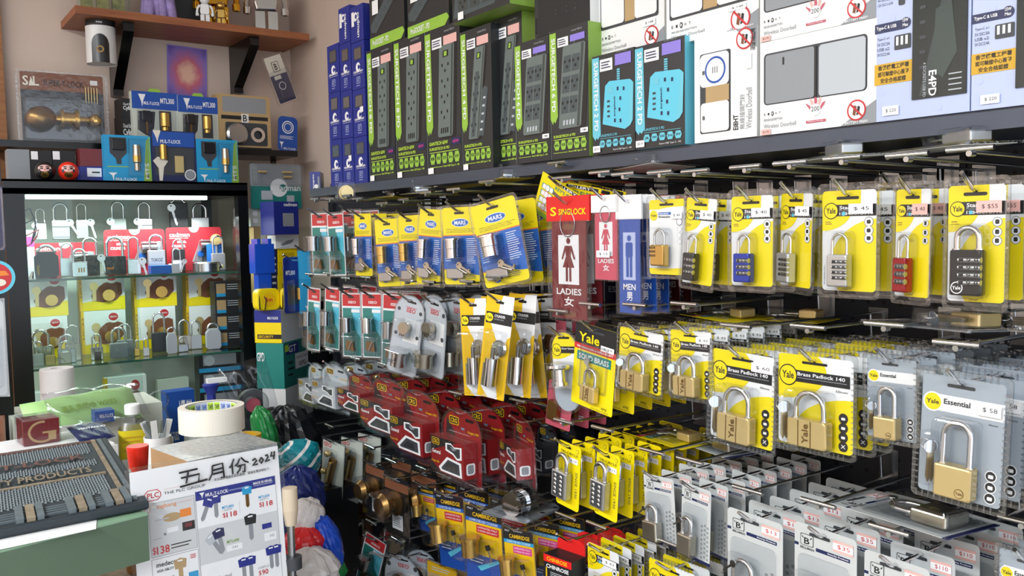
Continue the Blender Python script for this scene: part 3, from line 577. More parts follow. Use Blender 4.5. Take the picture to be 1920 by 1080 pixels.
# pegboard with punched holes, drawn by its own nodes
def pegmat():
    m = bpy.data.materials.new('pegboard'); m.use_nodes = True; nt = m.node_tree; b = nt.nodes['Principled BSDF']; L = nt.links.new
    b.inputs['Roughness'].default_value = .5; tc = nt.nodes.new('ShaderNodeTexCoord'); sp = nt.nodes.new('ShaderNodeSeparateXYZ'); L(tc.outputs['Object'], sp.inputs[0])
    def M(op, a, b_=None, c=None):
        n = nt.nodes.new('ShaderNodeMath'); n.operation = op
        for i, q in enumerate((a, b_, c)):
            if q is None: continue
            if isinstance(q, (int, float)): n.inputs[i].default_value = q
            else: L(q, n.inputs[i])
        return n.outputs[0]
    P = .0265
    fy = M('PINGPONG', sp.outputs['Y'], P/2); fz = M('PINGPONG', sp.outputs['Z'], P/2)
    d = M('SQRT', M('ADD', M('MULTIPLY', fy, fy), M('MULTIPLY', fz, fz))); k = M('LESS_THAN', d, .0033)
    mx = nt.nodes.new('ShaderNodeMix'); mx.data_type = 'RGBA'; L(k, mx.inputs[0]); mx.inputs[6].default_value = (*hexc('2c2e35'), 1); mx.inputs[7].default_value = (*hexc('050506'), 1); L(mx.outputs[2], b.inputs['Base Color'])
    MATS['pegboard'] = m
pegmat()
PB0, PB1 = -.35, 2.72
for i, (a, b_) in enumerate(((PB0, .62), (.622, 1.49), (1.492, PB1))):
    g = G().box(BX, a, .3, BX+.012, b_, 1.66, 'pegboard'); mk('pegboard_panel', g, label=('black perforated board behind the brass padlocks at far right', 'black perforated board behind the padlock cards and door signs', 'black perforated board behind the lock cylinder cards at far end')[i], cat='pegboard', group=None)
ub = [onX(1093, 310, BX-.01).y, PB0+.02, PB1-.02, onX(1590, 400, BX).y-.6]
for i, y in enumerate(ub[:3]):
    zt_ = 2.4 if i < 2 else 1.6; g = G().box(BX-.012, y-.016, .2, BX-.001, y+.016, zt_, 'upright')
    for k in range(60 if i < 2 else 36): g.box(BX-.0125, y-.006, .25+k*.035, BX-.0118, y-.002, .265+k*.035, 'black'); g.box(BX-.0125, y+.002, .25+k*.035, BX-.0118, y+.006, .265+k*.035, 'black')
    mk('shelf_upright', g, label=('slotted dark steel upright between the door signs and green boxes', 'slotted dark steel upright at the near end of the board', 'slotted dark steel upright at the far end of the board')[i], cat='upright')
# shelf
zs = [onX(u, v, 1.0).z for u, v in ((689, 347), (850, 327), (1189, 277), (1500, 243), (1850, 203))]
print('SHELF z', [round(z, 4) for z in zs], 'y', [round(onX(u, v, 1.0).y, 3) for u, v in ((620, 357), (1189, 277), (1850, 203))])
SZ = sum(zs)/len(zs); SX = 1.0
g = G().box(SX, PB0, SZ-.022, BX, 2.33, SZ, 'metalshelf')
mk('steel_shelf', g, label='long dark grey steel shelf carrying the power strip and doorbell boxes', cat='shelf')
# ------------------------------------------------------------------ boxes along the shelf
def pbox(name, l, t, r, b, draw, label, cat='box', depth=.07, X=1.0, psi=0, side='dkbox', base=None, group=None, extra=None, top=None, roll=0, front='dkbox'):
    """a carton whose printed front spans l..r, t..b; base: z it stands on"""
    P, w_, h_ = fit(l, t, r, b, psi, X=X)
    if base is not None:
        zt = P.z+h_/2; h_ = zt-base-.0005; P.z = base+.0005+h_/2
    g = G(); g.box(-w_/2+.0003, -h_/2, -depth, w_/2-.0003, h_/2, 0, side, ms={'t': top or side, 'f': front})
    p = Pg(g, -w_/2, -h_/2, w_, h_, .0002); parts = [('carton', g)]
    e = draw(p, g, w_, h_)
    if e: parts += e
    thing(name, meshes(parts), frame(P, psi, roll), label, cat, group)
    return P.z+h_/2, P, w_, h_
def stk(p, a, b, c, d, t='', m='paper2'):
    s = G(); Pg(s, p.x, p.y, p.w, p.h, p.z).sticker(a, b, c, d, t, 8, m); return ('price_sticker', s)
def ribbon(p, text, m, x1=.22, y0=.26, y1=.98, tm='paper2'):
    p.poly([(0, y0+.05), (.07, y0), (.09, y0+.03), (.13, y0+.01), (x1, y0+.06), (x1-.03, y1), (0, y1)], m, 1); p.tx(text, .05, y0+.1, .15, y1-.04, tm, 3, rot=-90)
def hexes(p, labs, m, y, x0=.08, x1=.95):
    n = len(labs); d = (x1-x0)/n
    for i, t in enumerate(labs):
        cx = x0+d*(i+.5); r = d*.44; ry = .036
        p.poly([(cx-r*.6, y-ry), (cx+r*.6, y-ry), (cx+r, y), (cx+r*.6, y+ry), (cx-r*.6, y+ry), (cx-r, y)], m, 2); p.tx(t, cx-r*.7, y-.008, cx+r*.7, y+.014, 'ink', 3)
def powerstrip(p, x0, y0, x1, y1, sl, m, rows, cols=1, usb=True, sq=False, screen=True):
    """printed drawing of a power strip, leaning by sl"""
    def q(a, b): return (x0+(x1-x0)*a+sl*b, y0+(y1-y0)*b)
    p.poly([q(.1, -.02), q(1.15, -.02), q(1.2, .02), q(1.15, .98), q(1, 1)], 'black', 1)
    p.poly([q(.08, 0), q(.92, 0), q(1, .02), q(1, .98), q(.92, 1), q(.08, 1), q(0, .98), q(0, .02)], m, 2); p.poly([q(.82, .01), q(.93, .01), q(.93, .99), q(.82, .99)], 'strip3', 2.4)
    if screen: p.poly([q(.25, .87), q(.62, .87), q(.62, .94), q(.25, .94)], 'black', 3); p.poly([q(.33, .88), q(.52, .88), q(.52, .93), q(.33, .93)], 'grn', 3.5)
    for r in range(rows):
        for c in range(cols):
            yy = (.16 if usb else .04)+(.68 if screen else .74)*(r+.5)/rows; cx = .42 if cols == 1 else .24+c*.38; dx = .2 if cols == 1 else .11
            if sq: p.poly([q(cx-.17, yy-.1), q(cx+.17, yy-.1), q(cx+.17, yy+.1), q(cx-.17, yy+.1)], 'strip2', 3)
            for (a, b) in ((-dx, .03), (dx, .03), (0, -.035)): p.poly([q(cx+a-.042, yy+b-.017), q(cx+a+.042, yy+b-.017), q(cx+a+.042, yy+b+.017), q(cx+a-.042, yy+b+.017)], 'black', 3.5)
    if usb:
        for i in range(4): p.poly([q(.2+i*.14, .04), q(.28+i*.14, .04), q(.28+i*.14, .1), q(.2+i*.14, .1)], 'black' if not sq else 'lgrey', 3.5)
    p.rect((x0+x1)/2+sl-.02, y1, (x0+x1)/2+sl+.02, y1+.06, 'strip2', 1)
def D_surge(text, kind):
    def d(p, g, w_, h_):
        p.rect(0, 0, .015, 1, 'strip', 1); ribbon(p, text, 'grn', .2 if kind != 6 else .2, .27)
        p.sticker(.22, .86, .5, .93, '', 3); p.lines(.25, .87, .47, .92, 3, 'navy', 8); p.rect(.55, .87 if kind != 6 else .88, .92, .93, 'purple' if kind == 6 else 'stripepink', 3); p.tx('smartfast', .58, .955, .86, .972, 'grey', 3)
        if kind == 8: powerstrip(p, .34, .25, .76, .87, .09, 'strip', 4)
        elif kind == 4:
            p.poly([(.56, .24), (.72, .23), (.86, .52), (.88, .56), (.78, .58), (.7, .56)], 'strip2', 1.2); [p.rect(.6+.03*i, .27+.055*i, .68+.03*i, .285+.055*i, 'lgrey', 1.6) for i in range(5)]
            powerstrip(p, .22, .22, .56, .86, .26, 'strip', 4, sq=True, usb=False)
        else: powerstrip(p, .22, .23, .8, .86, .14, 'strip', 3, 2, sq=True, screen=False)
        if kind == 8: p.tx('GANTECH 65W', .08, .2, .62, .225, 'lime', 3); p.rr(.72, .185, .96, .235, 'navy', 2); p.tx('65W', .76, .2, .92, .22, 'magenta', 3)
        p.tx(text.replace('SURGE', 'SURGE'), .08, .165, .66, .185, 'lime', 3); p.rect(.08, .148, .9, .152, 'lime', 2)
        hexes(p, {8: ('8', '1050', '3250', '3m', '65W'), 4: ('4', '1050', '3250', '3m', '20W'), 6: ('6', '1050', '3250', '3m', '20W')}[kind], 'grn', .105)
        p.rect(.08, .046, .45, .049, 'lime', 2); p.tx('Smart USB Type C - PD', .48, .04, .93, .056, 'lime', 3)
        return [stk(p, .04, .004, .2, .045)] if kind != 6 else [stk(p, .8, .18, .99, .215, '$')]
    return d
def D_two(p, g, w_, h_):
    ribbon(p, 'SURGETECH 2 PD', 'cyan', .2, .14); p.sticker(.2, .83, .5, .95, '', 3); p.lines(.24, .85, .46, .93, 3, 'navy', 8); p.rect(.56, .86, .93, .97, 'purple', 3); p.tx('smartfast', .6, .985, .85, .995, 'grey', 3)
    for y in range(6): p.rect(.6, .7+y*.022, .67, .715+y*.022, 'cyan', 2)
    p.poly([(.25, .3), (.78, .22), (.9, .25), (.96, .3), (.98, .66), (.9, .7), (.42, .72), (.32, .68)], 'sky', 2); p.poly([(.78, .22), (.9, .25), (.96, .3), (.98, .66), (.93, .69), (.86, .3)], 'cyan', 3)
    for x, y in ((.62, .63), (.76, .62), (.68, .53), (.66, .42), (.55, .32), (.68, .31)): p.rect(x-.02, y-.018, x+.02, y+.018, 'navy', 4)
    p.rr(.4, .6, .5, .66, 'cyan', 4); p.tx('surgetech', .52, .36, .57, .56, 'navy', 4, rot=90)
    for i in range(4): p.rect(.37, .36+i*.05, .43, .38+i*.05, 'dgrey', 4)
    p.tx('SURGETECH 2 PD', .18, .17, .6, .195, 'cyan', 3); p.rect(.18, .152, .92, .156, 'cyan', 2); hexes(p, ('2', '1050', '3250', '2m', '30W'), 'cyan', .1, .16); p.tx('Smart USB Type C - PD', .5, .02, .93, .04, 'paper2', 3, bold=False)
    return [stk(p, .02, .02, .2, .085, '$210')]
def eight(p, a, b, s, m='ink', rot=0):
    """E I 8 H T mark at a,b with size s"""
    for i, c in enumerate('EI8HT'):
        x = a+i*s; hh = s*.5*p.w/p.h
        if c == '8': p.ell(x+s*.35, b+hh*.5, s*.35, hh*1.0, m, 2); p.tx('8', x+s*.15, b, x+s*.55, b+hh, 'paper2', 3)
        else: p.tx(c, x+s*.1, b, x+s*.5, b+hh, m, 2, bold=False)
def nobatt(p, cx, cy, r):
    p.disc(cx, cy, r, 'red', 4); p.disc(cx, cy, r*.84, 'paper2', 4.5); k = p.w/p.h
    p.poly([(cx-r*.4, cy-r*.4*k), (cx-r*.1, cy-r*.55*k), (cx+r*.05, cy+r*.35*k), (cx-r*.25, cy+r*.5*k)], 'brown', 6); p.poly([(cx, cy-r*.5*k), (cx+r*.3, cy-r*.4*k), (cx+r*.4, cy+r*.3*k), (cx+r*.15, cy+r*.4*k)], 'ink', 6)
    p.poly([(cx-r*.65, cy+r*.52*k), (cx-r*.52, cy+r*.65*k), (cx+r*.65, cy-r*.52*k), (cx+r*.52, cy-r*.65*k)], 'red', 7)
def D_bellwide(price):
    def d(p, g, w_, h_):
        p.poly([(.72, 0), (1, .22), (1, 0)], 'grey', 1); nobatt(p, .85, .14, .075); p.tx('BATTERY FREE!!', .76, .01, .94, .035, 'paper2', 5)
        p.rr(.04, .32, .93, .87, 'dgrey', 1, .08); wq = G(); q = Pg(wq, p.x, p.y, p.w, p.h, p.z+.0006); q.rr(.06, .33, .5, .85, 'grey', 3, .05); q.rr(.54, .33, .92, .85, 'lgrey', 3, .07); q.rect(.5, .33, .52, .85, 'black', 3); q.rr(.22, .72, .235, .8, 'ink', 5)
        eight(p, .04, .21, .035); p.tx('無線插頭門鈴', .04, .145, .22, .175, 'grey', 2, bold=False); p.tx('Wireless Doorbell', .04, .07, .34, .115, 'grey', 2, bold=False)
        for r in range(5): a = math.radians(-50+r*25+90); p.poly([(.51, .13), (.51+.09*math.cos(a)-.012, .16+.16*math.sin(a)), (.51+.11*math.cos(a), .15+.2*math.sin(a)), (.51+.08*math.cos(a)+.014, .15+.15*math.sin(a))], 'stripepink' if r % 2 else 'rose', 2)
        p.disc(.51, .2, .045, 'white', 3); p.tx('200', .475, .185, .545, .235, 'dgrey', 4, bold=False); p.rect(.43, .07, .6, .095, 'rose', 4); p.tx('Meters Range', .45, .075, .58, .09, 'paper2', 5, bold=False)
        return [('window_inlay', wq), stk(p, .02, .0, .11, .06, '$170', 'stripepink')]
    return d
def D_belltall(price, sc=1):
    def d(p, g, w_, h_):
        p.poly([(.68, 1), (1, 1), (1, .8)], 'grey', 1); nobatt(p, .82, .9, .13); p.tx('BATTERY FREE!!', .91, .78, .98, .97, 'ink', 5, rot=-90) if sc == 1 else None
        p.rr(.1, .08, .6, .84, 'dgrey', 1, .06)
        wq = G(); q = Pg(wq, p.x, p.y, p.w, p.h, p.z+.0006); q.rr(.11, .52, .58, .83, 'white', 3, .15); q.disc(.36, .67, .17, 'blue', 4, 'paper2')
        for i in (-1, 0, 1): q.rect(.36+i*.035-.005, .64, .36+i*.035+.005, .7, 'dgrey', 6)
        q.rect(.2, .37, .58, .52, 'tan', 2); q.rr(.12, .09, .58, .37, 'white', 3, .12)
        for y in (.66, .23): q.tx('8', .15, y-.02, .19, y+.02, 'ink', 6)
        p.tx('EI8HT', .64, .08, .72, .22, 'ink', 2, rot=90); p.tx('無線插頭門鈴', .74, .08, .82, .4, 'grey', 2, rot=90, bold=False); p.tx('Wireless Doorbell', .84, .08, .93, .45, 'grey', 2, rot=90, bold=False)
        return [('window_inlay', wq), stk(p, .84, .62, .93, .76, '', 'white')]
    return d
def D_bellup(two=True):
    def d(p, g, w_, h_):
        p.poly([(.66, 0), (1, .2), (1, 0)], 'grey', 1); nobatt(p, .82, .13, .1); p.tx('BATTERY FREE!!', .7, .01, .95, .03, 'paper2', 5)
        p.rr(.04, .33, .92, .95, 'dgrey', 1, .05); wq = G(); q = Pg(wq, p.x, p.y, p.w, p.h, p.z+.0006); q.rr(.06, .36, .42, .93, 'white', 3, .1); q.rect(.43, .36, .58, .93, 'tan', 2); q.rr(.58, .36, .9, .93, 'white', 3, .12); q.disc(.73, .7, .14, 'blue', 4, 'paper2')
        for i in (-1, 0, 1): q.rect(.68, .7+i*.03-.004, .78, .7+i*.03+.004, 'dgrey', 6)
        q.tx('8', .2, .66, .24, .72, 'ink', 6); eight(p, .06, .22, .05); p.tx('無線插頭門鈴', .06, .15, .36, .18, 'grey', 2, bold=False); p.tx('Wireless Doorbell', .06, .08, .44, .12, 'grey', 2, bold=False)
        return [('window_inlay', wq), stk(p, .7, .24, .88, .31, '$ 148')]
    return d
def D_blue(price):
    def d(p, g, w_, h_):
        g.box(p.x+w_*.42, p.y+h_*.12, .0001, p.x+w_*.97, p.y+h_*.99, .002, 'ink'); wq = G(); q = Pg(wq, p.x, p.y, p.w, p.h, p.z+.002)
        q.poly([(.5, .14), (.62, .14), (.9, .96), (.8, .99)], 'dgrey', 1); q.poly([(.66, .7), (.82, .74), (.88, .4), (.74, .24), (.64, .3)], 'strip3', 1.5)
        for y in (.32, .42, .52, .62, .72, .82, .9): q.rr(.5, y, .56, y+.022, 'dgrey', 2)
        q.tx('E4PD', .6, .13, .68, .3, 'paper2', 3, rot=-90); q.tx('4 SOCKETS USB PD', .54, .13, .57, .36, 'lgrey', 3, rot=-90, bold=False)
        for i in range(4): q.rect(.8, .15+i*.035, .93, .158+i*.035, 'lgrey', 3)
        wq2 = G(); Pg(wq2, p.x, p.y, p.w, p.h, p.z).rect(.42, .12, .97, .99, 'glass', 11)
        p.tx('Type-C (PD)', .03, .93, .24, .955, 'navy', 2); p.rect(0, .615, .33, .68, 'navy', 1); p.tx('Type-C & USB', .02, .632, .24, .662, 'paper2', 2); p.disc(.34, .655, .055, 'navy', 2.5); p.tx('15W', .31, .662, .37, .685, 'paper2', 4); p.tx('Max', .31, .63, .37, .652, 'paper2', 4)
        p.rect(0, .915, .3, .97, 'navy', 1); p.tx('Type-C (PD)', .02, .93, .22, .955, 'paper2', 2); p.disc(.34, .955, .055, 'navy', 2.5); p.tx('30W', .31, .96, .37, .98, 'paper2', 4)
        for i, t in enumerate(('5V DC/3A,', '9V DC/2.25A,', '12V DC/1.67A')): p.tx(t, .03, .86-i*.03, .2, .878-i*.03, 'dgrey', 2, bold=False)
        for i, t in enumerate(('Type-C x1:', '5V DC/3A', 'USB x2:', '5V DC/2.4A')): p.tx(t, .03, .56-i*.035, .17, .582-i*.035, 'dgrey', 2, bold=False)
        p.rr(.26, .78, .33, .89, 'dgrey', 2); p.rr(.285, .82, .305, .875, 'paper2', 3); p.rr(.22, .48, .4, .58, 'dgrey', 2, .1)
        for i in range(3): p.rect(.24+i*.05, .51, .265+i*.05, .57, 'paper2', 3)
        p.rect(0, .255, .42, .4, 'mustard', 1)
        for i, t in enumerate(('香港機電工程署', '認可驗證中心簽發', '安全合格認證')): p.tx(t, .04+(.03 if i == 2 else 0), .355-i*.045, .38-(.03 if i == 2 else 0), .39-i*.045, 'ink', 2)
        for c in ((.25, .3), (.08, .2), (.2, .7), (.7, .05)): p.disc(c[0], c[1], .03, 'palebl', .5)
        return [('window_inlay', wq), ('window_film', wq2), stk(p, .1, .035, .28, .1, '$ '+price)]
    return d
def D_prosocket(p, g, w_, h_):
    p.poly([(0, 0), (.06, 0), (.9, .0), (1, .12), (.95, .2), (0, .2)], 'grn', 1); p.tx('ProSOCKET - PD', .08, .05, .55, .15, 'paper2', 3)
    p.poly([(.05, .3), (.2, .26), (.95, .92), (.95, 1), (.7, 1), (.02, .42)], 'strip2', 2)
    for i in range(6):
        a = .17+i*.13; b = .38+i*.11
        for dx, dy in ((0, 0), (.05, .0), (.02, .05)): p.rect(a+dx, b+dy, a+dx+.015, b+dy+.02, 'black', 3)
    return [stk(p, .1, .6, .28, .85)]
def D_topsurge(p, g, w_, h_):
    p.poly([(.02, .1), (.75, .12), (.92, .6), (.92, 1), (.1, 1)], 'strip2', 1)
    for i in range(3):
        for j in range(2):
            x, y = .2+i*.22, .35+j*.35; p.rect(x-.09, y-.14, x+.09, y+.14, 'strip3', 2)
            for dx, dy in ((-.04, .06), (.04, .06), (0, -.05)): p.rect(x+dx-.012, y+dy-.03, x+dx+.012, y+dy+.03, 'black', 3)
    return [stk(p, .12, .03, .22, .2)]
def D_black(p, g, w_, h_):
    p.rect(.07, 0, 1, 1, 'ink', 1); p.tx('S2PD', .01, .05, .05, .3, 'ink', 3, rot=-90)
    for x, y in ((.3, .75), (.45, .8), (.6, .5), (.8, .6), (.4, .3), (.6, .3), (.75, .3), (.9, .75)): p.rr(x-.03, y-.02, x+.03, y+.02, 'black', 3); p.rect(x-.01, y-.05, x+.01, y+.04, 'dgrey', 2)
def D_cad(st):
    def d(p, g, w_, h_):
        p.rr(.2, .62, .78, .88, 'dgrey', 1, .1); wq = G(); q = Pg(wq, p.x, p.y, p.w, p.h, p.z); q.rr(.25, .64, .75, .86, 'steel', 3, .1)
        p.disc(.5, .46, .17, 'paper2', 1); p.disc(.56, .46, .08, 'cadblue', 2); p.rect(.56, .44, .72, .48, 'cadblue', 2); p.tx('cadman', .14, .35, .86, .41, 'paper2', 3); p.rect(.14, .32, .86, .325, 'paper2', 2)
        p.rr(.36, .12, .64, .26, 'palebl', 1, .1); p.rr(.38, .13, .62, .25, 'cadblue', 2, .1); p.tx('GT', .42, .15, .58, .23, 'palebl', 3); p.lines(.35, .06, .65, .09, 1, 'palebl')
        r = [('lock_inlay', wq)]
        if st: r.append(stk(p, .6, .5, .85, .62))
        return r
    return d
T = {}
def sb(key, name, l, t, r, b, d, label, **k): T[key] = pbox(name, l, t, r, b, d, label, base=k.pop('base', SZ), **k); return T[key]
sb('a', 'power_strip_box', 690, 88, 739, 341, D_surge('SURGETECH 8 PD', 8), 'tall black and green eight socket strip box beside the blue stack', depth=.08)
sb('b', 'power_strip_box', 740.5, 68, 797, 333, D_surge('SURGETECH 8 PD', 8), 'tall black and green eight socket strip box, middle of the three alike', depth=.08)
sb('c', 'power_strip_box', 798, 50, 863.5, 326, D_surge('SURGETECH 8 PD', 8), 'tall black and green eight socket box, nearest of three, widest face', depth=.08)
sb('d', 'power_strip_box', 865, 52, 922, 319, D_surge('SURGETECH 4 PD', 4), 'black and green four socket strip box with offset arm, left one', depth=.08)
sb('e', 'power_strip_box', 923.5, 30, 980, 312, D_surge('SURGETECH 4 PD', 4), 'black and green four socket strip box partly hidden by six socket box', depth=.08, side='boxgrn', X=1.02)
sb('f', 'power_strip_box', 966, 75, 1030, 304, D_surge('SURGETECH 6 PD', 6), 'black and green six socket strip box, left and shorter looking one', depth=.07, X=.99)
sb('g', 'power_strip_box', 1031, 50, 1103, 290, D_surge('SURGETECH 6 PD', 6), 'black and green six socket strip box beside the cyan socket boxes', depth=.07, side='boxgrn', X=.99)
sb('h', 'power_strip_box', 1110, 98, 1189, 283, D_two, 'small black box with cyan two socket block, left of the pair', depth=.06, X=.99)
sb('i', 'power_strip_box', 1190, 78, 1283, 276, D_two, 'black box with cyan two socket block and cyan side, right of pair', depth=.06, side='cyan', X=.99)
sb('j', 'doorbell_box', 1300, 61, 1417, 260, D_belltall('118'), 'upright white doorbell box with round blue ringed chime window', depth=.06, side='paper', front='white', X=.995)
sb('k', 'doorbell_box', 1419, 59, 1636, 244, D_bellwide('170'), 'wide white doorbell box with two grey switches, lower one', depth=.07, side='paper', front='white', X=.995)
sb('l', 'adaptor_box', 1637, -60, 1816, 219, D_blue('220'), 'pale blue extension socket box with yellow panel, left one', depth=.09, side='palebl', front='palebl', X=.995)
sb('m', 'adaptor_box', 1818, -80, 2030, 200, D_blue('220'), 'pale blue extension socket box with yellow panel at right edge', depth=.09, side='palebl', front='palebl', X=.995)
# upper layer
pbox('power_strip_box', 692, -25, 757, 84, D_prosocket, 'black and green strip box lying on top beside the blue stack', depth=.08, base=T['a'][0])
pbox('power_strip_box', 762, -50, 840, 54, D_prosocket, 'black and green strip box lying on top, second from blue stack', depth=.08, base=T['c'][0])
pbox('power_strip_box', 845, -60, 953, 42, D_topsurge, 'green edged strip box lying on top of the four socket boxes', depth=.1, side='boxgrn', base=max(T['d'][0], T['e'][0]), X=.97)
pbox('socket_box', 1000, -70, 1104, 52, D_black, 'black and white box with sockets standing on the six socket boxes', depth=.06, side='paper', base=max(T['f'][0], T['g'][0]))
ub_ = max(T['h'][0], T['i'][0])
pbox('doorbell_box', 1119, -70, 1243, 88, D_bellup(), 'white doorbell box with blue ringed chime resting on cyan boxes', depth=.05, side='paper', front='white', base=ub_, X=1.02)
pbox('doorbell_box', 1245, -80, 1418, 60, D_bellup(), 'white doorbell box on top of the upright doorbell box', depth=.06, side='paper', front='white', base=T['j'][0], X=1.0)
pbox('doorbell_box', 1419, -120, 1636, 59, D_bellwide('170'), 'wide white doorbell box with two grey switches, stacked upper one', depth=.07, side='paper', front='white', base=T['k'][0], X=.995)
# blue stack
cols = ((619.5, 641.5), (642.5, 663.5), (664.5, 688.5)); k = 0
for ci, (l, r) in enumerate(cols):
    z = SZ; P, w_, h_ = fit(l, 262-ci*3, r, 350-ci*3, 0, X=1.005)
    for row in range(3):
        g = G(); g.box(-w_/2+.0004, 0, -.06, w_/2-.0004, h_*.995, 0, 'cadblue'); p = Pg(g, -w_/2, 0, w_, h_, .0002); e = D_cad((ci, row) in ((2, 1), (1, 0)))(p, g, w_, h_)
        thing('lock_cylinder_box', meshes([('carton', g)]+e), frame((P.x, P.y, z+.0003), 0), 'blue lock cylinder box in the %s column, %s' % (('far left', 'middle', 'right')[ci], ('bottom of the stack', 'second from the bottom', 'third from the bottom')[row]), 'box', 'blue lock cylinder boxes stacked on the steel shelf'); z += h_+.0005
    if ci > 0:
        g = G(); w2 = w_*(.98); h2 = h_*.75; g.box(-w2/2, 0, -.06, w2/2, h2, 0, 'cadblue'); p = Pg(g, -w2/2, 0, w2, h2, .0002); p.tx('cadman', .55, .1, .75, .8, 'paper2', 3, rot=-90); p.disc(.4, .7, .16, 'paper2', 1); p.disc(.45, .7, .08, 'cadblue', 2); p.sticker(.1, .45, .3, .85, '', 3)
        thing('lock_cylinder_box', meshes([('carton', g)]), frame((P.x, P.y, z+.0005), 0), 'blue lock cylinder box on top of the %s column' % ('middle' if ci == 1 else 'right'), 'box', 'blue lock cylinder boxes stacked on the steel shelf')
# ------------------------------------------------------------------ goods on hooks
ORD = ('frontmost', 'second', 'third', 'fourth', 'fifth', 'sixth', 'seventh', 'eighth', 'ninth', 'tenth')
NAMES = dict(combo='combination_padlock_card', protect='combination_padlock_card', brass='brass_padlock_card', essential='brass_padlock_card', solid='brass_padlock_card', mars='lock_cylinder_card', teal='lock_cylinder_card', iseo='lock_cylinder_pack', crg='padlock_clamshell', tri='combination_padlock_card', bull='padlock_card', cyl='lock_cylinder_card', viewer='door_viewer_card', sign='door_sign', keyring='key_ring_pack', cambridge='lock_cylinder_card', knob='door_knob_pack', chain='door_chain_pack', plain='hardware_pack', pinkplate='cam_lock_card', chin='lock_box')
def hook(S, desc, tip=True, bar=True, x0=None, len_=.028):
    up = .036; g = G(); y, z = S.y, S.z+.004; xt = S.x-.004
    t = G(); path = [(BX-.002, y, z), (xt, y, z)]+([(xt-.006, y, z+.002), (xt-len_, y, z+len_*.62)] if tip else [(xt-.006, y, z)])
    t.tube(path, .0024, 'chrome', 10)
    b = G(); b.box(BX-.003, y-.016, z-.012, BX-.0005, y+.016, z+up+.008, 'steel')
    parts = [('rod', t), ('back_plate', b)]
    if bar:
        a = G(); a.tube([(BX-.002, y+.003, z+up), (xt-.004, y+.003, z+up+.003)], .0021, 'steel', 8); a.tube([(BX-.02, y+.003, z+up), (BX-.02, y+.001, z)], .0018, 'steel', 8)
        c = G(); c.tube([(xt-.006, y-.021, z+up+.006), (xt-.006, y+.027, z+up+.006)], .0029, 'chrome', 10); c.lathe([(0, -.004), (.0032, -.004), (.0032, .006), (0, .006)], 'steel', (xt-.004, y+.003, z+up+.001), ax='x', n=12)
        parts += [('label_arm', a), ('cross_bar', c)]
    thing('peg_hook', meshes(parts), Matrix.Identity(4), 'chrome peg hook holding the '+desc, 'hook', 'chrome peg hooks')
HUNG = 0
def hang(kind, l, t, r, b, desc, n=1, sp=.025, psi=0, roll=0, X=.92, cat='lock card', group=None, hk=True, jit=1.5, bar=True, **o):
    global HUNG
    P, w_, h_ = fit(l, t, r, b, psi, X=X); ms = meshes(KIND[kind](w_, h_, **o)); s = Matrix.Translation((0, SLOT[kind]*h_, 0)); si = s.inverted()
    n = max(1, min(n, int((BX-.02-X)/sp)))
    yx = -nz(psi).y/(-nz(psi).x)*0
    for i in range(n):
        j = random.uniform(-jit, jit) if i else 0; q = Vector((P.x+i*sp, P.y, P.z+(random.uniform(-.002, .001) if i else 0)))
        M = frame(q, psi+(random.uniform(-2, 2) if i else 0)) @ s @ Matrix.Rotation(math.radians(roll*(1 if i == 0 else .45)+j), 4, 'Z') @ si
        lab = desc if n == 1 else '%s, %s on its hook' % (desc, 'frontmost' if i == 0 else ORD[i]+' from front')
        thing(NAMES[kind], ms, M, lab, cat, group or (desc+' stack' if n > 1 else None)); HUNG += 1
    if hk:
        S_ = frame(P, psi) @ Vector((0, SLOT[kind]*h_, 0)); hook(S_, desc, bar=bar)
    return P, w_, h_
C = 'padlock card'
# top row
hang('teal', 583, 397, 620, 519, 'teal and red cylinder card at far left', 2, .05, psi=15)
hang('teal', 613, 398, 647, 520, 'second teal and red cylinder card, upper row', 2, .05, psi=14, roll=2)
hang('teal', 642, 392, 680, 514, 'teal card with bronze cylinder, upper row', 2, .05, psi=24, X=.97, cyl='bronze')
hang('mars', 664, 397, 699, 521, 'smallest yellow and blue cylinder card, far left', 3, .04, psi=18)
hang('mars', 701, 407, 754, 541, 'yellow blue card with short gold cylinder, lowest hung', 3, .04, psi=25, roll=3, cyl='gold')
hang('mars', 746, 400, 792, 538, 'yellow blue card with darker gold cylinder', 3, .045, psi=22, roll=2, cyl='gold', X=.94)
hang('mars', 786, 388, 835, 537, 'yellow blue card with slim silver cylinder', 3, .045, psi=25, roll=-5, X=.93)
hang('mars', 827, 384, 900, 538, 'upright yellow blue card with large silver cylinder', 4, .045, psi=25, roll=1)
hang('mars', 880, 372, 972, 540, 'largest yellow blue card tilted to the right', 5, .045, psi=20, roll=12, X=.9)
hang('keyring', 1012, 346, 1100, 428, 'tilted yellow green key ring pack', 4, .03, roll=-25, X=.99, cat='key ring pack')
hang('sign', 1028, 368, 1108, 603, 'dark red ladies door sign with red header', 2, .03, cat='door sign')
hang('sign', 1046, 372, 1122, 600, 'dark blue door sign behind the ladies sign', 5, .03, X=1.0, cat='door sign', hk=False, m='navy', brand=True)
hang('sign', 1112, 366, 1164, 528, 'small pink ladies door sign', 5, .03, cat='door sign', m='pink', brand=False, small=True, price='15')
hang('sign', 1158, 366, 1206, 592, 'blue men door sign', 3, .03, cat='door sign', m='blue', lady=False, brand=False)
hang('sign', 1182, 368, 1228, 588, 'red door sign behind the blue men sign', 4, .03, X=1.03, cat='door sign', hk=False, m='darkred', brand=True)
hang('protect', 1213, 366, 1288, 523, 'white card with gold combination padlock', 6, .042, cat=C)
hang('combo', 1283, 360, 1349, 546, 'yellow card with black combination padlock', 7, .038, cat=C, roll=-5, body='padblack', price='40')
hang('combo', 1365, 355, 1455, 549, 'yellow card with blue combination padlock', 7, .036, cat=C, body='blueanod', price='40')
